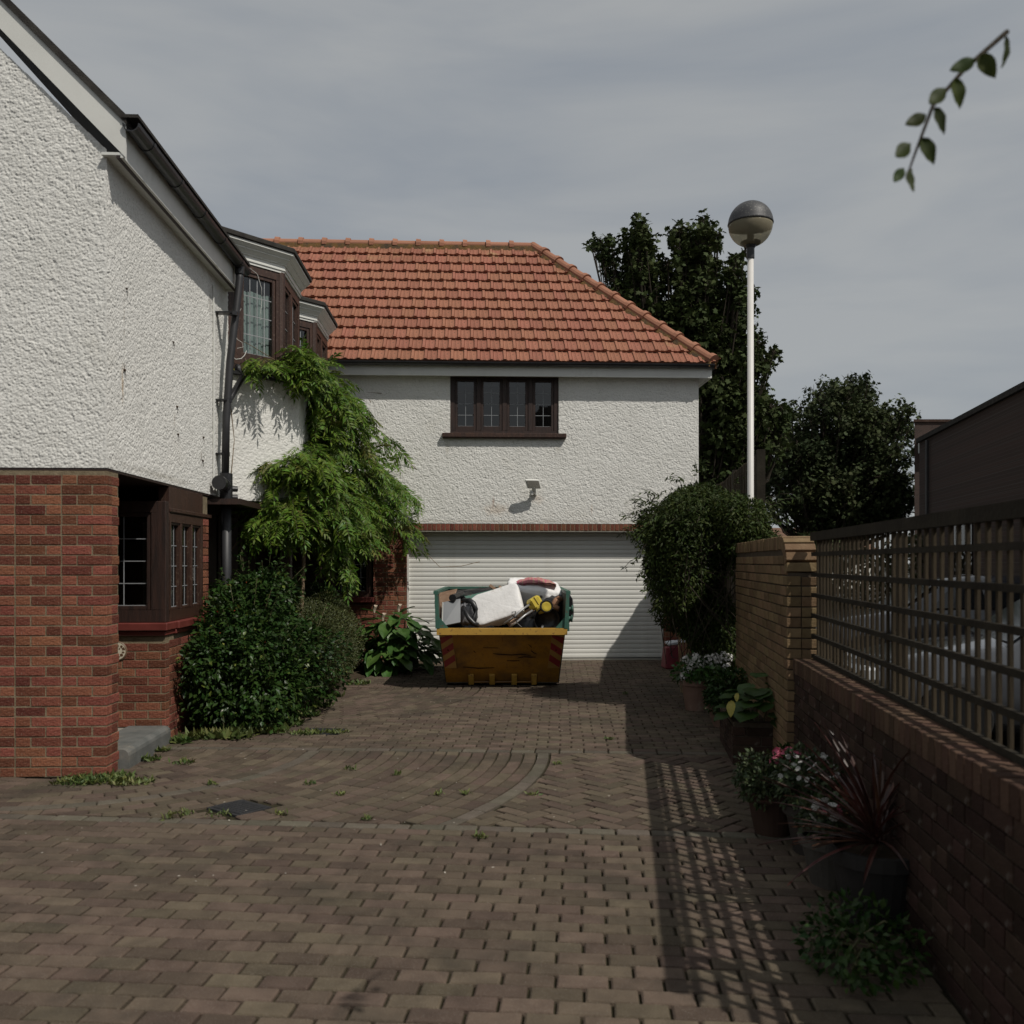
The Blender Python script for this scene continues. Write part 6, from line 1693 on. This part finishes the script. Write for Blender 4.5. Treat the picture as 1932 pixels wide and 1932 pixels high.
# climber on the right, over the wall and fence
cr_ = empty('climbing_shrub', (2.2, 10.0, 0), 0, 'dense domed climbing shrub spilling over the boundary by the right of the garage door', 'shrub')
PP = []
for (c, r, n, sd) in (((2.12, 10.0, 2.06), (.66, .72, .56), 24000, 41), ((1.86, 9.9, 1.62), (.50, .60, .60), 15000, 42), ((2.45, 9.6, 2.0), (.46, .5, .44), 9000, 43), ((2.12, 10.1, 1.12), (.44, .5, .55), 12000, 44), ((2.62, 9.5, 1.74), (.36, .4, .34), 4000, 45), ((2.30, 9.75, .75), (.3, .35, .5), 5000, 46), ((1.72, 9.95, 1.98), (.36, .45, .34), 5000, 47)):
    PP.append(ellipsoid_leaves(c, r, n, .052, shell=.5, droop=.5, up=.5, lump=.55, seed=sd, out=.6, jitter=.8))
P, D, U, S = [np.concatenate([q_[i] for q_ in PP]) for i in range(4)]
leaves('foliage', LEAF_J, cr_, loc_pts(P, cr_), D, U, S, LEAF_NARROW)
# hanging sprays on the left
PP, DD, SP = [], [], MB()
for (x, y, x2, y2) in ((1235, 1010, 1196, 1062), (1240, 1040, 1205, 1085), (1232, 1085, 1212, 1120), (1245, 965, 1222, 990), (1225, 1000, 1200, 1012), (1290, 905, 1262, 900), (1250, 1110, 1232, 1150), (1430, 940, 1465, 962), (1440, 970, 1470, 985), (1420, 985, 1446, 1012)):
    a, b = W(x, y, 9.6), W(x2, y2, 9.5)
    SP.tube([a - cr_.location, a.lerp(b, .5) + Vector((0, 0, .03)) - cr_.location, b - cr_.location], .003, 4, cap=False)
    for k in range(26):
        p = a.lerp(b, rng.random() ** .8) + Vector((rng.gauss(0, .025), rng.gauss(0, .025), rng.gauss(0, .02)))
        PP.append(tuple(p)); DD.append((rng.gauss(-.3, .6), rng.gauss(-.2, .5), rng.gauss(-.5, .4)))
for k in range(70):
    c_, r_ = rng.choice([((2.12, 10.0, 2.06), (.66, .72, .56)), ((1.86, 9.9, 1.62), (.50, .60, .60)), ((2.45, 9.6, 2.0), (.46, .5, .44)), ((1.72, 9.95, 1.98), (.36, .45, .34))])
    d = Vector((rng.gauss(-.2, 1), rng.gauss(-.5, .7), rng.gauss(.35, .7))).normalized()
    a = Vector([c_[i] + r_[i] * d[i] * .9 for i in range(3)]); b = a + Vector((d.x * .22 + rng.gauss(0, .05), d.y * .15, d.z * .16 - .04 + rng.gauss(0, .05)))
    SP.tube([a - cr_.location, a.lerp(b, .5) + Vector((0, 0, .03)) - cr_.location, b - cr_.location], .0025, 4, cap=False)
    for q_ in range(12):
        p = a.lerp(b, rng.random()) + Vector((rng.gauss(0, .018), rng.gauss(0, .018), rng.gauss(0, .015)))
        PP.append(tuple(p)); DD.append((d.x + rng.gauss(0, .6), d.y + rng.gauss(-.2, .5), rng.gauss(-.3, .5)))
leaves('spray_foliage', LEAF_J, cr_, loc_pts(PP, cr_), np.array(DD), np.tile([0, -.3, 1.0], (len(PP), 1)) + nr.normal(size=(len(PP), 3)) * .4, np.full(len(PP), .062), LEAF_NARROW)
for k in range(50):
    a = Vector((2.15 + rng.uniform(-.55, .6), 9.7 + rng.uniform(-.5, .4), 1.75 + rng.uniform(-.3, .3))); b = Vector((2.05 + rng.uniform(-.4, .4), 9.8 + rng.uniform(-.5, .4), rng.uniform(.3, 1.3)))
    m_ = a.lerp(b, .5) + Vector((rng.uniform(-.1, .1), rng.uniform(-.15, 0), 0))
    SP.tube([p - cr_.location for p in (a, m_, b)], [.003, .005, .004], 4, cap=False)
SP.build('bare_stem', BARK, cr_, recalc=False)
mb = MB()
for k in range(9): mb.tube([(rng.uniform(-.15, .2), .2 + rng.uniform(-.2, .2), 0), (rng.uniform(-.2, .2), .1, .8), (rng.uniform(-.4, .3), rng.uniform(-.3, .3), 1.9)], [.022, .018, .01], 6, cap=False)
mb.build('stem', BARK, cr_, recalc=False)
# bundle of canes under it
cn = empty('cane_bundle', (2.16, 10.9, 0), 0, 'bundle of thin tan canes standing under the climbing shrub', 'canes')
for k in range(14):
    mb = MB(); x = -.12 + .018 * k; mb.tube([(x * .7, rng.uniform(-.04, .04), 0), (x, rng.uniform(-.05, .05), .55), (x * 1.5 + rng.uniform(-.03, .03), rng.uniform(-.05, .05), 1.1 + rng.uniform(-.1, .1))], .006, 5)
    mb.build('cane', M('cane_tan', (.3, .2, .1), (.38, .27, .14), rough=.7), cn)

# ------------------------------------------------------------------ pots and plants along the right
def pot(name, loc, r, h, label, mat=TERRA, rim=True, cat='plant pot'):
    o = empty(name, loc, 0, label, cat)
    mb = MB(); mb.lathe([(r * .68, 0), (r * .95, h * .82), (r * .90, h * .82), (r * .86, h * .86), (0, h * .86)], n=24); mb.build('pot_body', mat, o, smooth=False)
    mb = MB(); mb.lathe([(r * .955, h * .80), (r * 1.06, h * .82), (r * 1.06, h), (r * .93, h), (r * .91, h * .83)], n=24); mb.build('pot_rim', mat, o)
    mb = MB(); mb.lathe([(r * .9, h * .87), (0, h * .885)], n=16); mb.build('potting_soil', SOIL, o)
    return o
def plant(name, c, r, n, size, mat, label, cat='plant', tpl=LEAF5, z0=0.0, flowers=None, seed=1, **kw):
    o = empty(name, (c[0], c[1], z0), 0, label, cat)
    P, D, U, S = ellipsoid_leaves(c, r, n, size, seed=seed, shell=.7, **kw)
    k = P[:, 2] > z0 - .06
    leaves('foliage', mat, o, loc_pts(P[k], o), D[k], U[k], S[k], tpl)
    stems('stem', STEMG, o, (0, 0, 0), [((nr.random() - .5) * r[0], (nr.random() - .5) * r[1], c[2] - z0 + (nr.random() - .3) * r[2]) for _ in range(9)], .006, .003, seed)
    if flowers:
        for (fm, pts, fs) in flowers:
            for p in pts:
                q = Vector(p) - o.location
                mb = MB(); m = 7
                mb.lathe([(0, -.2 * fs), (fs * .2, -.15 * fs), (fs * .25, .0), (0, .1 * fs)], tuple(q), 7)
                T = Matrix.Translation(q) @ Euler_(rng.uniform(.2, 1.2), rng.uniform(-.5, .5), rng.uniform(0, 6))
                for j in range(m):
                    a = 2 * math.pi * j / m; b = a + 2 * math.pi / m * .8
                    mb.add([T @ Vector(v) for v in ((0, 0, 0), (math.cos(a) * fs, math.sin(a) * fs, .15 * fs), (math.cos((a + b) / 2) * fs * 1.1, math.sin((a + b) / 2) * fs * 1.1, .1 * fs), (math.cos(b) * fs, math.sin(b) * fs, .15 * fs))], [(0, 1, 2, 3)])
                mb.build('flower', fm, o, recalc=False)
    return o
from mathutils import Euler
def Euler_(a, b, c): return Euler((a, b, c)).to_matrix().to_4x4()
def spots(c, r, n, front=True):
    res = []
    for _ in range(n):
        a = rng.uniform(0, 2 * math.pi); e_ = rng.uniform(.1, 1.2)
        res.append((c[0] + r[0] * math.cos(a) * math.cos(e_) * .95, c[1] - abs(r[1] * math.sin(a) * math.cos(e_)) * .95 if front else c[1] + r[1] * math.sin(a) * math.cos(e_), c[2] + r[2] * math.sin(e_)))
    return res
def flower_heads(o, mat, centres, rad, n, fs):
    for c in centres:
        mb = MB()
        for _ in range(n):
            d = Vector((rng.gauss(0, 1), rng.gauss(0, 1), rng.gauss(.3, 1))).normalized(); q = Vector(c) + d * rad * rng.uniform(.6, 1) - o.location
            T = Matrix.Translation(q) @ d.to_track_quat('Z', 'Y').to_matrix().to_4x4()
            mb.add([T @ Vector(v) for v in ((fs, 0, 0), (0, fs, .2 * fs), (-fs, 0, 0), (0, -fs, .2 * fs))], [(0, 1, 2, 3)])
        mb.build('flower_head', mat, o, recalc=False)

# red bag by the jamb
rb_ = empty('red_bag', (2.44, 13.35, 0), R(6), 'dark red bag with pale papers on top at the right foot of the garage door', 'bag')
mb = MB(); mb.loft([(-.17, -.14, 0), (.17, -.14, 0), (.17, .14, 0), (-.17, .14, 0)], [(-.15, -.11, .33), (.19, -.12, .36), (.18, .1, .35), (-.15, .1, .32)]); mb.build('bag_body', M('bag_red', (.16, .02, .03), (.22, .03, .04), scale=4, rough=.6, bump=.4, bscale=12), rb_, bevel=.02)
mb = MB(); mb.plate([(-.12, -.1, .38), (.02, -.11, .40), (.01, .06, .42), (-.13, .06, .40)], .03); mb.plate([(.0, -.1, .39), (.17, -.09, .42), (.16, .07, .43), (.0, .07, .41)], .02); mb.build('paper', M('paper_white', (.55, .58, .62), (.62, .64, .68), rough=.7), rb_)
mb = MB(); mb.tube([(-.1, -.13, .32), (-.08, -.19, .18), (.06, -.2, .17), (.1, -.13, .33)], .008, 6); mb.build('handle', BLACKP, rb_)

POT1 = pot('flower_pot', (1.98, 9.6, 0), .15, .33, 'pale terracotta pot with white flower heads nearest the garage')
fl = plant('white_hydrangea', (2.02, 9.6, .42), (.30, .26, .16), 900, .06, LEAF_H, 'white hydrangea in the pale pot nearest the garage', z0=.29, seed=61)
flower_heads(fl, PETAL_W, [W(x, y, 9.5) for x, y in ((1292, 1245), (1298, 1262), (1312, 1240), (1322, 1252), (1336, 1244), (1306, 1254), (1348, 1240), (1364, 1238), (1374, 1242), (1358, 1250), (1345, 1256), (1372, 1258), (1290, 1276))], .055, 34, .016)
fl.location.z = fl.location.z
POT2 = pot('flower_pot', (2.10, 8.65, 0), .2, .22, 'low pot hidden under the round dark green bush')
plant('round_bush', (2.10, 8.55, .32), (.25, .30, .26), 2600, .05, LEAF_S, 'round dark green bush between the white hydrangea and the brick planter', z0=.19, seed=62, lump=.2)
# brick planter
PL = empty('brick_planter', (1.74, 7.0, 0), RA, 'low square brick planter built against the boundary wall', 'planter')
mb = MB(); mb.box(.012, .38, .012, .10, 0, .33); mb.box(.012, .1, .1, .95, 0, .33); mb.box(.1, .38, .86, .95, 0, .33); mb.build('mortar_core', MORTAR_D, PL)
bricks(PL, (0, 0), (.38, 0), .004, .34, BRICK_B, depth=.09)
bricks(PL, (0, .95), (0, .104), .004, .34, BRICK_B, depth=.09)
mb = MB(); mb.box(.102, .378, .102, .858, 0, .29); mb.build('potting_soil', SOIL, PL)
bp2 = empty('marrow_plant', (1.97, 7.3, .27), 0, 'plant with wide lobed leaves and one sunlit yellow leaf hanging over the brick planter', 'plant')
mlv = []
for q_ in blm:
    me = q_.copy(); me.materials.clear(); me.materials.append(M('leaf_marrow', (.028, .06, .014), (.05, .09, .022), scale=3, rough=.5, rnd=.25, trans=.2, spec=.2)); mlv.append(me)
for k in range(44):
    a = rng.uniform(0, 6.28); q = rng.random() ** .5
    p = Vector((math.cos(a) * q * .18, math.sin(a) * q * .38 - .1, .08 + .30 * (1 - q * q) * rng.uniform(.6, 1.1)))
    d = Vector((math.cos(a) - .3, math.sin(a) - .3, rng.uniform(-.5, .3)))
    o = link('leaf', mlv[k % 4], bp2, p, d.to_track_quat('X', 'Z').to_euler()); s_ = rng.uniform(.12, .19); o.scale = (s_, s_ * 1.6, s_)
me = blm[1].copy(); me.materials.clear(); me.materials.append(M('leaf_yellow', (.40, .38, .08), (.5, .42, .1), scale=6, rough=.5, trans=.3))
p = W(1382, 1322, 6.95) - bp2.location
for k, (dx, dz, s_) in enumerate(((0, 0, .13), (.04, .06, .07))):
    o = link('leaf', me, bp2, p + Vector((dx, 0, dz)), Vector((-.25, -.3, -1)).to_track_quat('X', 'Z').to_euler()); o.scale = (s_, s_ * .8, s_); o['label'] = 'yellow sunlit hanging leaf' if k == 0 else 'small yellow sunlit leaf'
mb = MB()
for k in range(7): mb.tube([(rng.uniform(-.05, .05), rng.uniform(-.2, .2), 0), (rng.uniform(-.1, .1), rng.uniform(-.3, .2), .2)], .006, 5)
mb.build('stalk', STEMG, bp2)
# near pots: their colours are darkened to paint in the shade
pot('flower_pot', (1.54, 5.25, 0), .15, .25, 'terracotta pot coloured dark for shade, holding the small leaved green plant and pink flowers', mat=M('terra_shaded', (.045, .027, .02), (.065, .04, .03), rough=.9))
plant('green_pot_plant', (1.47, 5.22, .32), (.16, .18, .15), 1500, .034, LEAF_D, 'small leaved bright green plant in the dark terracotta pot', z0=.22, seed=63, up=.3)
pk = plant('pink_flowers', (1.64, 5.3, .40), (.1, .12, .1), 260, .05, LEAF_S, 'pink flowers in the dark pot beside the small leaved plant', z0=.22, seed=64)
flower_heads(pk, PETAL_P, [W(x, y, 5.2) for x, y in ((1466, 1420), (1480, 1424), (1495, 1430), (1462, 1436), (1488, 1418), (1503, 1426))], .03, 16, .014)
pot('flower_pot', (1.66, 4.9, 0), .15, .26, 'round pot coloured dark for shade, holding the white daisies', mat=M('terra_round_shaded', (.035, .03, .026), (.05, .043, .037), rough=.9))
dz_ = plant('daisy_plant', (1.62, 4.88, .40), (.18, .22, .17), 1300, .035, LEAF_D, 'mound of small white daisies between the pink flowers and the red spiky plant', z0=.22, seed=65, flowers=[(PETAL_W2, spots((1.61, 4.86, .40), (.18, .23, .17), 34), .014)])
pot('stone_trough', (1.60, 4.42, 0), .16, .24, 'weathered stone pot with low white flowers beside the red spiky plant', mat=M('stone_shaded', (.06, .054, .046), (.085, .077, .066), rough=.9, bump=.4), cat='planter')
plant('white_bedding_plant', (1.58, 4.42, .32), (.18, .18, .12), 700, .04, LEAF_D, 'low white and pink flowers in the weathered stone pot', z0=.2, seed=66, flowers=[(PETAL_W2, spots((1.58, 4.38, .33), (.18, .2, .13), 16), .022), (PETAL_P, spots((1.58, 4.38, .32), (.16, .2, .1), 5), .018)])
pot('flower_pot', (1.62, 3.95, 0), .2, .34, 'pot coloured dark for shade, holding the red spiky leaved plant', mat=M('terra_deep_shaded', (.025, .023, .022), (.036, .033, .031), rough=.8))
cp_ = empty('cordyline', (1.62, 3.95, .3), 0, 'spiky plant with dark red strap leaves in a dark pot by the low wall', 'plant')
def strap(sd):
    r_ = random.Random(sd); n = 7; vs_ = []
    bend = r_.uniform(.1, .5)
    for i in range(n + 1):
        t = i / n; w_ = .019 * (math.sin(math.pi * min(1, .12 + t * .88)) ** .7)
        z = -bend * t ** 2.4 * .6
        vs_ += [(t, -w_, z + .008), (t, 0, z), (t, w_, z + .008)]
    mb = MB(); mb.add(vs_, [(3 * i + a, 3 * i + a + 1, 3 * i + a + 4, 3 * i + a + 3) for i in range(n) for a in (0, 1)])
    return mb.mesh('strap_leaf', CORDY, recalc=False)
sm_ = [strap(i) for i in range(6)]
for k in range(84):
    a = rng.uniform(0, 6.28); e_ = rng.uniform(.0, 1.35)
    d = Vector((math.cos(a) * math.cos(e_), math.sin(a) * math.cos(e_), math.sin(e_)))
    if d.x > .35: d.x = .35
    o = link('leaf', sm_[k % 6], cp_, (rng.uniform(-.02, .02), rng.uniform(-.02, .02), .04 + .05 * e_), d.to_track_quat('X', 'Z').to_euler()); s_ = rng.uniform(.30, .56); o.scale = (s_, s_ * 1.0, s_)
plant('trailing_plant', (1.36, 3.5, .1), (.25, .3, .16), 900, .04, LEAF_S, 'low dark trailing plant on the paving below the cordyline pot', z0=0, seed=67)

# ------------------------------------------------------------------ weeds along the edges
wd_P, wd_D, wd_S = [], [], []
def weed_patch(x, y, r_, n, h):
    for _ in range(n):
        a = rng.uniform(0, 6.28); q = rng.random() ** .6 * r_
        p = (x + math.cos(a) * q, y + math.sin(a) * q * .7, .0)
        if clear_house(np.array([[p[0], p[1], .1]]))[0] or p[1] < 6.8:
            wd_P.append(p); wd_D.append((rng.gauss(0, .6), rng.gauss(-.1, .6), rng.uniform(.2, 1.3))); wd_S.append(h * rng.uniform(.5, 1.3))
for (x, y, r_, n, h) in ((-3.0, 6.5, .22, 420, .055), (-2.75, 6.42, .16, 240, .045), (-3.15, 6.45, .2, 260, .05), (-2.62, 7.05, .10, 60, .05), (-2.9, 7.15, .07, 60, .06), (-2.96, 7.5, .06, 50, .06), (-2.93, 7.85, .09, 100, .08), (-2.8, 8.05, .15, 160, .09), (-2.55, 8.1, .2, 260, .10), (-2.3, 8.35, .2, 220, .09), (-2.2, 8.7, .15, 160, .09), (-2.12, 9.2, .12, 120, .08), (-2.1, 9.8, .12, 100, .07), (-2.1, 10.5, .1, 80, .07), (-2.0, 11.6, .15, 120, .07),
                         (-1.92, 8.27, .16, 150, .05), (-1.65, 8.3, .12, 90, .05), (-2.1, 5.62, .09, 60, .035), (-1.85, 5.6, .1, 50, .03)):
    weed_patch(x, y, r_, n, h)
for (px, py) in ((532, 1537), (585, 1480), (660, 1452), (880, 1498), (1052, 1442), (905, 1580), (690, 1547), (828, 1500), (748, 1462), (400, 1480), (318, 1545), (1005, 1500), (1150, 1395), (1180, 1310), (640, 1500)):
    x, y = ground_pt(px, py); weed_patch(x, y, .045, 26, .04)
wd = leaves('weeds', LEAF_WEED, None, wd_P, wd_D, np.tile([0, 0, 1.0], (len(wd_P), 1)) + nr.normal(size=(len(wd_P), 3)) * .4, wd_S, LEAF_NARROW)
tag(wd, 'low green weeds and grass growing along the bed edge and in the paving joints', 'weeds')
dn = empty('dandelion', (*ground_pt(420, 1388), 0), 0, 'single pale dandelion clock on a thin stalk in front of the glossy shrub', 'weed')
mb = MB(); mb.tube([(0, 0, 0), (.01, 0, .1), (.004, 0, .205)], .003, 5); mb.build('stalk', STEMG, dn)
mb = MB(); mb.lathe([(0, -.02), (.015, -.014), (.021, 0), (.015, .014), (0, .02)], (.004, 0, .222), 10); mb.build('seed_head', M('seed_pale', (.45, .43, .38), rough=1), dn)
fl_P = [(*ground_pt(x, y), .02) for x, y in ((492, 1378), (500, 1374), (486, 1381), (345, 1255), (468, 1376), (510, 1383), (455, 1384))]
lf = leaves('fallen_petals', PETAL_R, None, np.array(fl_P), nr.normal(size=(len(fl_P), 3)), np.tile([0, 0, 1.0], (len(fl_P), 1)), np.full(len(fl_P), .06)); tag(lf, 'few fallen orange red petals on the paving in front of the glossy shrub', 'petals')
gt_P = np.stack([nr.uniform(-2.9, 1.2, 260), nr.uniform(4.3, 12.8, 260), np.full(260, .002)], -1)
gl = leaves('litter', M('litter_pale', (.4, .36, .3), (.5, .46, .4), rough=.9, rnd=.4), None, gt_P, nr.normal(size=(260, 3)) * np.array([1, 1, .1]), np.tile([0, 0, 1.0], (260, 1)), nr.uniform(.008, .022, 260), LEAF_TINY); tag(gl, 'small pale bits of leaf litter scattered over the paving', 'litter')

# ------------------------------------------------------------------ trees
def tree(name, base, trunk_r, clumps, leaf_n, size, mat, label, seed, spread=.5, trunk_h=None, tpl=LEAF_LOBE):
    """clumps: (x, y, z, radius) in world; limbs run from the trunk to each clump"""
    r_ = random.Random(seed); g_ = np.random.default_rng(seed)
    o = empty(name, base, 0, label, 'tree')
    zs = sorted(c[2] for c in clumps); top = zs[-1]; b = Vector(base)
    mb = MB()
    th = trunk_h or top * .8
    tp = [Vector((r_.uniform(-.1, .1) * i, r_.uniform(-.1, .1) * i, th * i / 6)) for i in range(7)]
    mb.tube(tp, [trunk_r * (1 - .75 * i / 6) for i in range(7)], 10)
    mb.build('trunk', BARK, o, recalc=False)
    mb = MB()
    for (x, y, z, rr) in clumps:
        e_ = Vector((x, y, z)) - b
        hz = max(.8, min(th * .8, e_.z * .5))
        i = min(5, int(hz / th * 6)); s_ = tp[i].lerp(tp[i + 1], hz / th * 6 - i)
        m_ = Vector((s_.x + (e_.x - s_.x) * .8, s_.y + (e_.y - s_.y) * .8, s_.z + (e_.z - s_.z) * .5)) + Vector((r_.uniform(-.15, .15), r_.uniform(-.15, .15), 0))
        mb.tube([s_, m_, e_, e_ + Vector((0, 0, rr * .8))], [trunk_r * .2, trunk_r * .12, trunk_r * .06, .005], 5, cap=False)
        for k in range(4):
            d = Vector((r_.gauss(0, 1), r_.gauss(0, 1), r_.gauss(.4, .8))).normalized() * rr * .85
            mb.tube([e_, e_ + d * .5 + Vector((0, 0, .05)), e_ + d], [.02, .012, .005], 4, cap=False)
    mb.build('limb', BARK, o, recalc=False)
    P, D, U, S = [], [], [], []
    for (x, y, z, rr) in clumps:
        n = int(leaf_n * 1.4 * (rr / .6) ** 2)
        d = g_.normal(size=(n, 3)); d /= np.linalg.norm(d, axis=1, keepdims=True)
        # leaves sit on little sprays inside the clump
        ns = max(5, int(16 * (rr / .6) ** 2)); sc = g_.normal(size=(ns, 3)); sc /= np.linalg.norm(sc, axis=1, keepdims=True); sc *= (rr * g_.uniform(.35, 1.35, ns))[:, None]
        k = g_.integers(0, ns, n)
        p = sc[k] + d * (g_.random(n) ** .5 * rr * .46)[:, None]
        p[:, 2] *= 1.15
        P.append(p + np.array([x, y, z]) - np.array(tuple(b))); D.append(d + g_.normal(size=(n, 3)) * .5 - np.array([0, 0, .45])); U.append(g_.normal(size=(n, 3)) * .5 + np.array([0, 0, .9]) + d * .3); S.append(size * g_.uniform(.6, 1.2, n))
    P, D, U, S = [np.concatenate(q_) for q_ in (P, D, U, S)]
    leaves('crown', mat, o, P, D, U, S, tpl)
    return o
def clumps_from(lst, Y, dY, seed, per):
    r_ = random.Random(seed); res = []
    for (x, y, rx, ry, n, rr) in lst:
        for _ in range(int(n * 1.9)):
            a = r_.uniform(0, 6.28); q = math.sqrt(r_.random())
            p = W(x + rx * q * math.cos(a), y + ry * q * math.sin(a), Y + r_.uniform(-dY, dY))
            res.append((p.x, p.y, p.z, rr * r_.uniform(.45, .8)))
    return res
# near tree: several upright leaders
l1 = [(1206, 438, 14, 14, 6, .36), (1200, 470, 22, 22, 10, .4), (1140, 463, 16, 8, 5, .3), (1150, 486, 8, 14, 4, .3), (1163, 530, 10, 20, 5, .32), (1176, 560, 14, 24, 6, .36), (1204, 520, 26, 34, 16, .42), (1200, 575, 34, 28, 16, .45), (1245, 590, 16, 22, 8, .4), (1238, 560, 10, 18, 4, .32), (1230, 500, 8, 20, 4, .3), (1258, 520, 10, 30, 6, .34), (1122, 470, 6, 4, 2, .24), (1248, 630, 26, 20, 8, .44), (1190, 615, 34, 22, 12, .45), (1150, 600, 10, 10, 3, .3),
      (1326, 436, 9, 16, 5, .3), (1284, 444, 14, 18, 7, .36), (1346, 452, 10, 14, 4, .32), (1312, 478, 34, 26, 18, .42), (1316, 525, 40, 32, 26, .45), (1312, 575, 46, 32, 28, .48), (1290, 620, 56, 34, 30, .5), (1385, 500, 10, 18, 5, .28), (1398, 478, 10, 6, 2, .24), (1378, 540, 20, 26, 10, .36), (1395, 570, 22, 30, 10, .38), (1424, 556, 6, 12, 2, .24),
      (1345, 640, 60, 40, 34, .5), (1360, 700, 62, 40, 34, .5), (1424, 640, 12, 40, 6, .3), (1432, 690, 18, 18, 8, .34), (1456, 674, 9, 10, 4, .26), (1350, 760, 50, 44, 30, .52), (1408, 760, 30, 36, 14, .45), (1425, 800, 36, 26, 14, .42), (1460, 780, 22, 14, 8, .36), (1350, 830, 40, 44, 24, .52), (1400, 850, 50, 36, 22, .5), (1465, 825, 20, 24, 8, .38), (1345, 890, 36, 34, 14, .5)]
tree('sycamore_tree', (5.0, 25.5, 0), .22, clumps_from(l1, 25.2, 1.3, 5, 1), 150, .155, LEAF_T, 'tall dark sycamore with two upright leaders behind the right end of the tiled roof', 5, trunk_h=9.0)
l2 = [(1555, 760, 38, 24, 7, .6), (1615, 745, 36, 26, 8, .6), (1600, 790, 80, 40, 18, .75), (1515, 790, 24, 20, 4, .5), (1500, 840, 40, 40, 10, .7), (1690, 800, 28, 30, 7, .55), (1710, 772, 12, 12, 2, .36), (1560, 860, 80, 50, 22, .8), (1660, 860, 55, 50, 16, .75), (1600, 930, 110, 45, 26, .85), (1490, 920, 36, 40, 10, .7), (1700, 930, 25, 40, 7, .6), (1590, 975, 110, 20, 14, .7), (1468, 870, 22, 30, 6, .5), (1456, 940, 18, 26, 5, .5), (1475, 800, 14, 16, 3, .4)]
tree('plane_tree', (11.6, 33, 0), .26, clumps_from(l2, 32.6, 2.0, 6, 1), 160, .14, LEAF_T2, 'broad rounded dark tree to the right of the lamp post', 6, trunk_h=6.0)
# dark hedge closing the view below the trees
hd_ = empty('far_hedge', (9.5, 22, 0), R(0), 'long dark clipped hedge seen just above the yellow wall', 'hedge')
n = 9000
P = np.stack([nr.uniform(-4.5, 6.0, n), nr.uniform(-.7, .7, n), nr.uniform(.1, 2.1, n)], -1)
P[:, 2] += .18 * np.sin(P[:, 0] * 2.1) + .1 * np.sin(P[:, 0] * 5.3)
leaves('foliage', LEAF_T2, hd_, P, nr.normal(size=(n, 3)), nr.normal(size=(n, 3)) + np.array([0, -.3, .8]), nr.uniform(.10, .2, n))
mb = MB()
for k in range(12): mb.tube([(-4.2 + .85 * k, 0, -.07), (-4.1 + .85 * k, .1, 1.4)], .03, 5)
mb.build('stem', BARK, hd_)

# twig with a few leaves hanging into the top right corner, close to the viewer
tw = empty('overhanging_twig', (1.02, 1.85, 3.3), 0, 'blurred leafy twig hanging into the top right of the view', 'branch')
a0, a1, a2 = W(1760, 200, 1.9), W(1730, 280, 1.9), W(1712, 330, 1.9)
mb = MB(); mb.tube([p - tw.location for p in (W(1900, 60, 2.0), W(1820, 130, 1.95), a0, a1, a2)], [.006, .005, .004, .003, .002], 6, cap=False)
mb.build('twig', BARK, tw, recalc=False)
tl_ = broad_leaf_mesh(7); tl_.materials.clear(); tl_.materials.append(LEAF_J)
for (x, y, dx, dy, s_) in ((1722, 318, -.12, -1, .055), (1706, 316, -.55, -.8, .04), (1738, 262, .5, -.8, .06), (1720, 270, -.7, -.6, .055), (1760, 205, .6, -.7, .06), (1748, 215, -.8, -.4, .05), (1800, 150, .3, -.9, .06), (1785, 165, -.6, -.6, .055), (1850, 105, .4, -.9, .06), (1840, 110, -.7, -.3, .055), (1895, 70, .1, -1, .06)):
    p = W(x, y, 1.9) - tw.location
    o = link('leaf', tl_, tw, p, Vector((dx, rng.uniform(-.3, .3), dy)).to_track_quat('X', 'Y').to_euler()); o.scale = (s_, s_ * .8, s_)
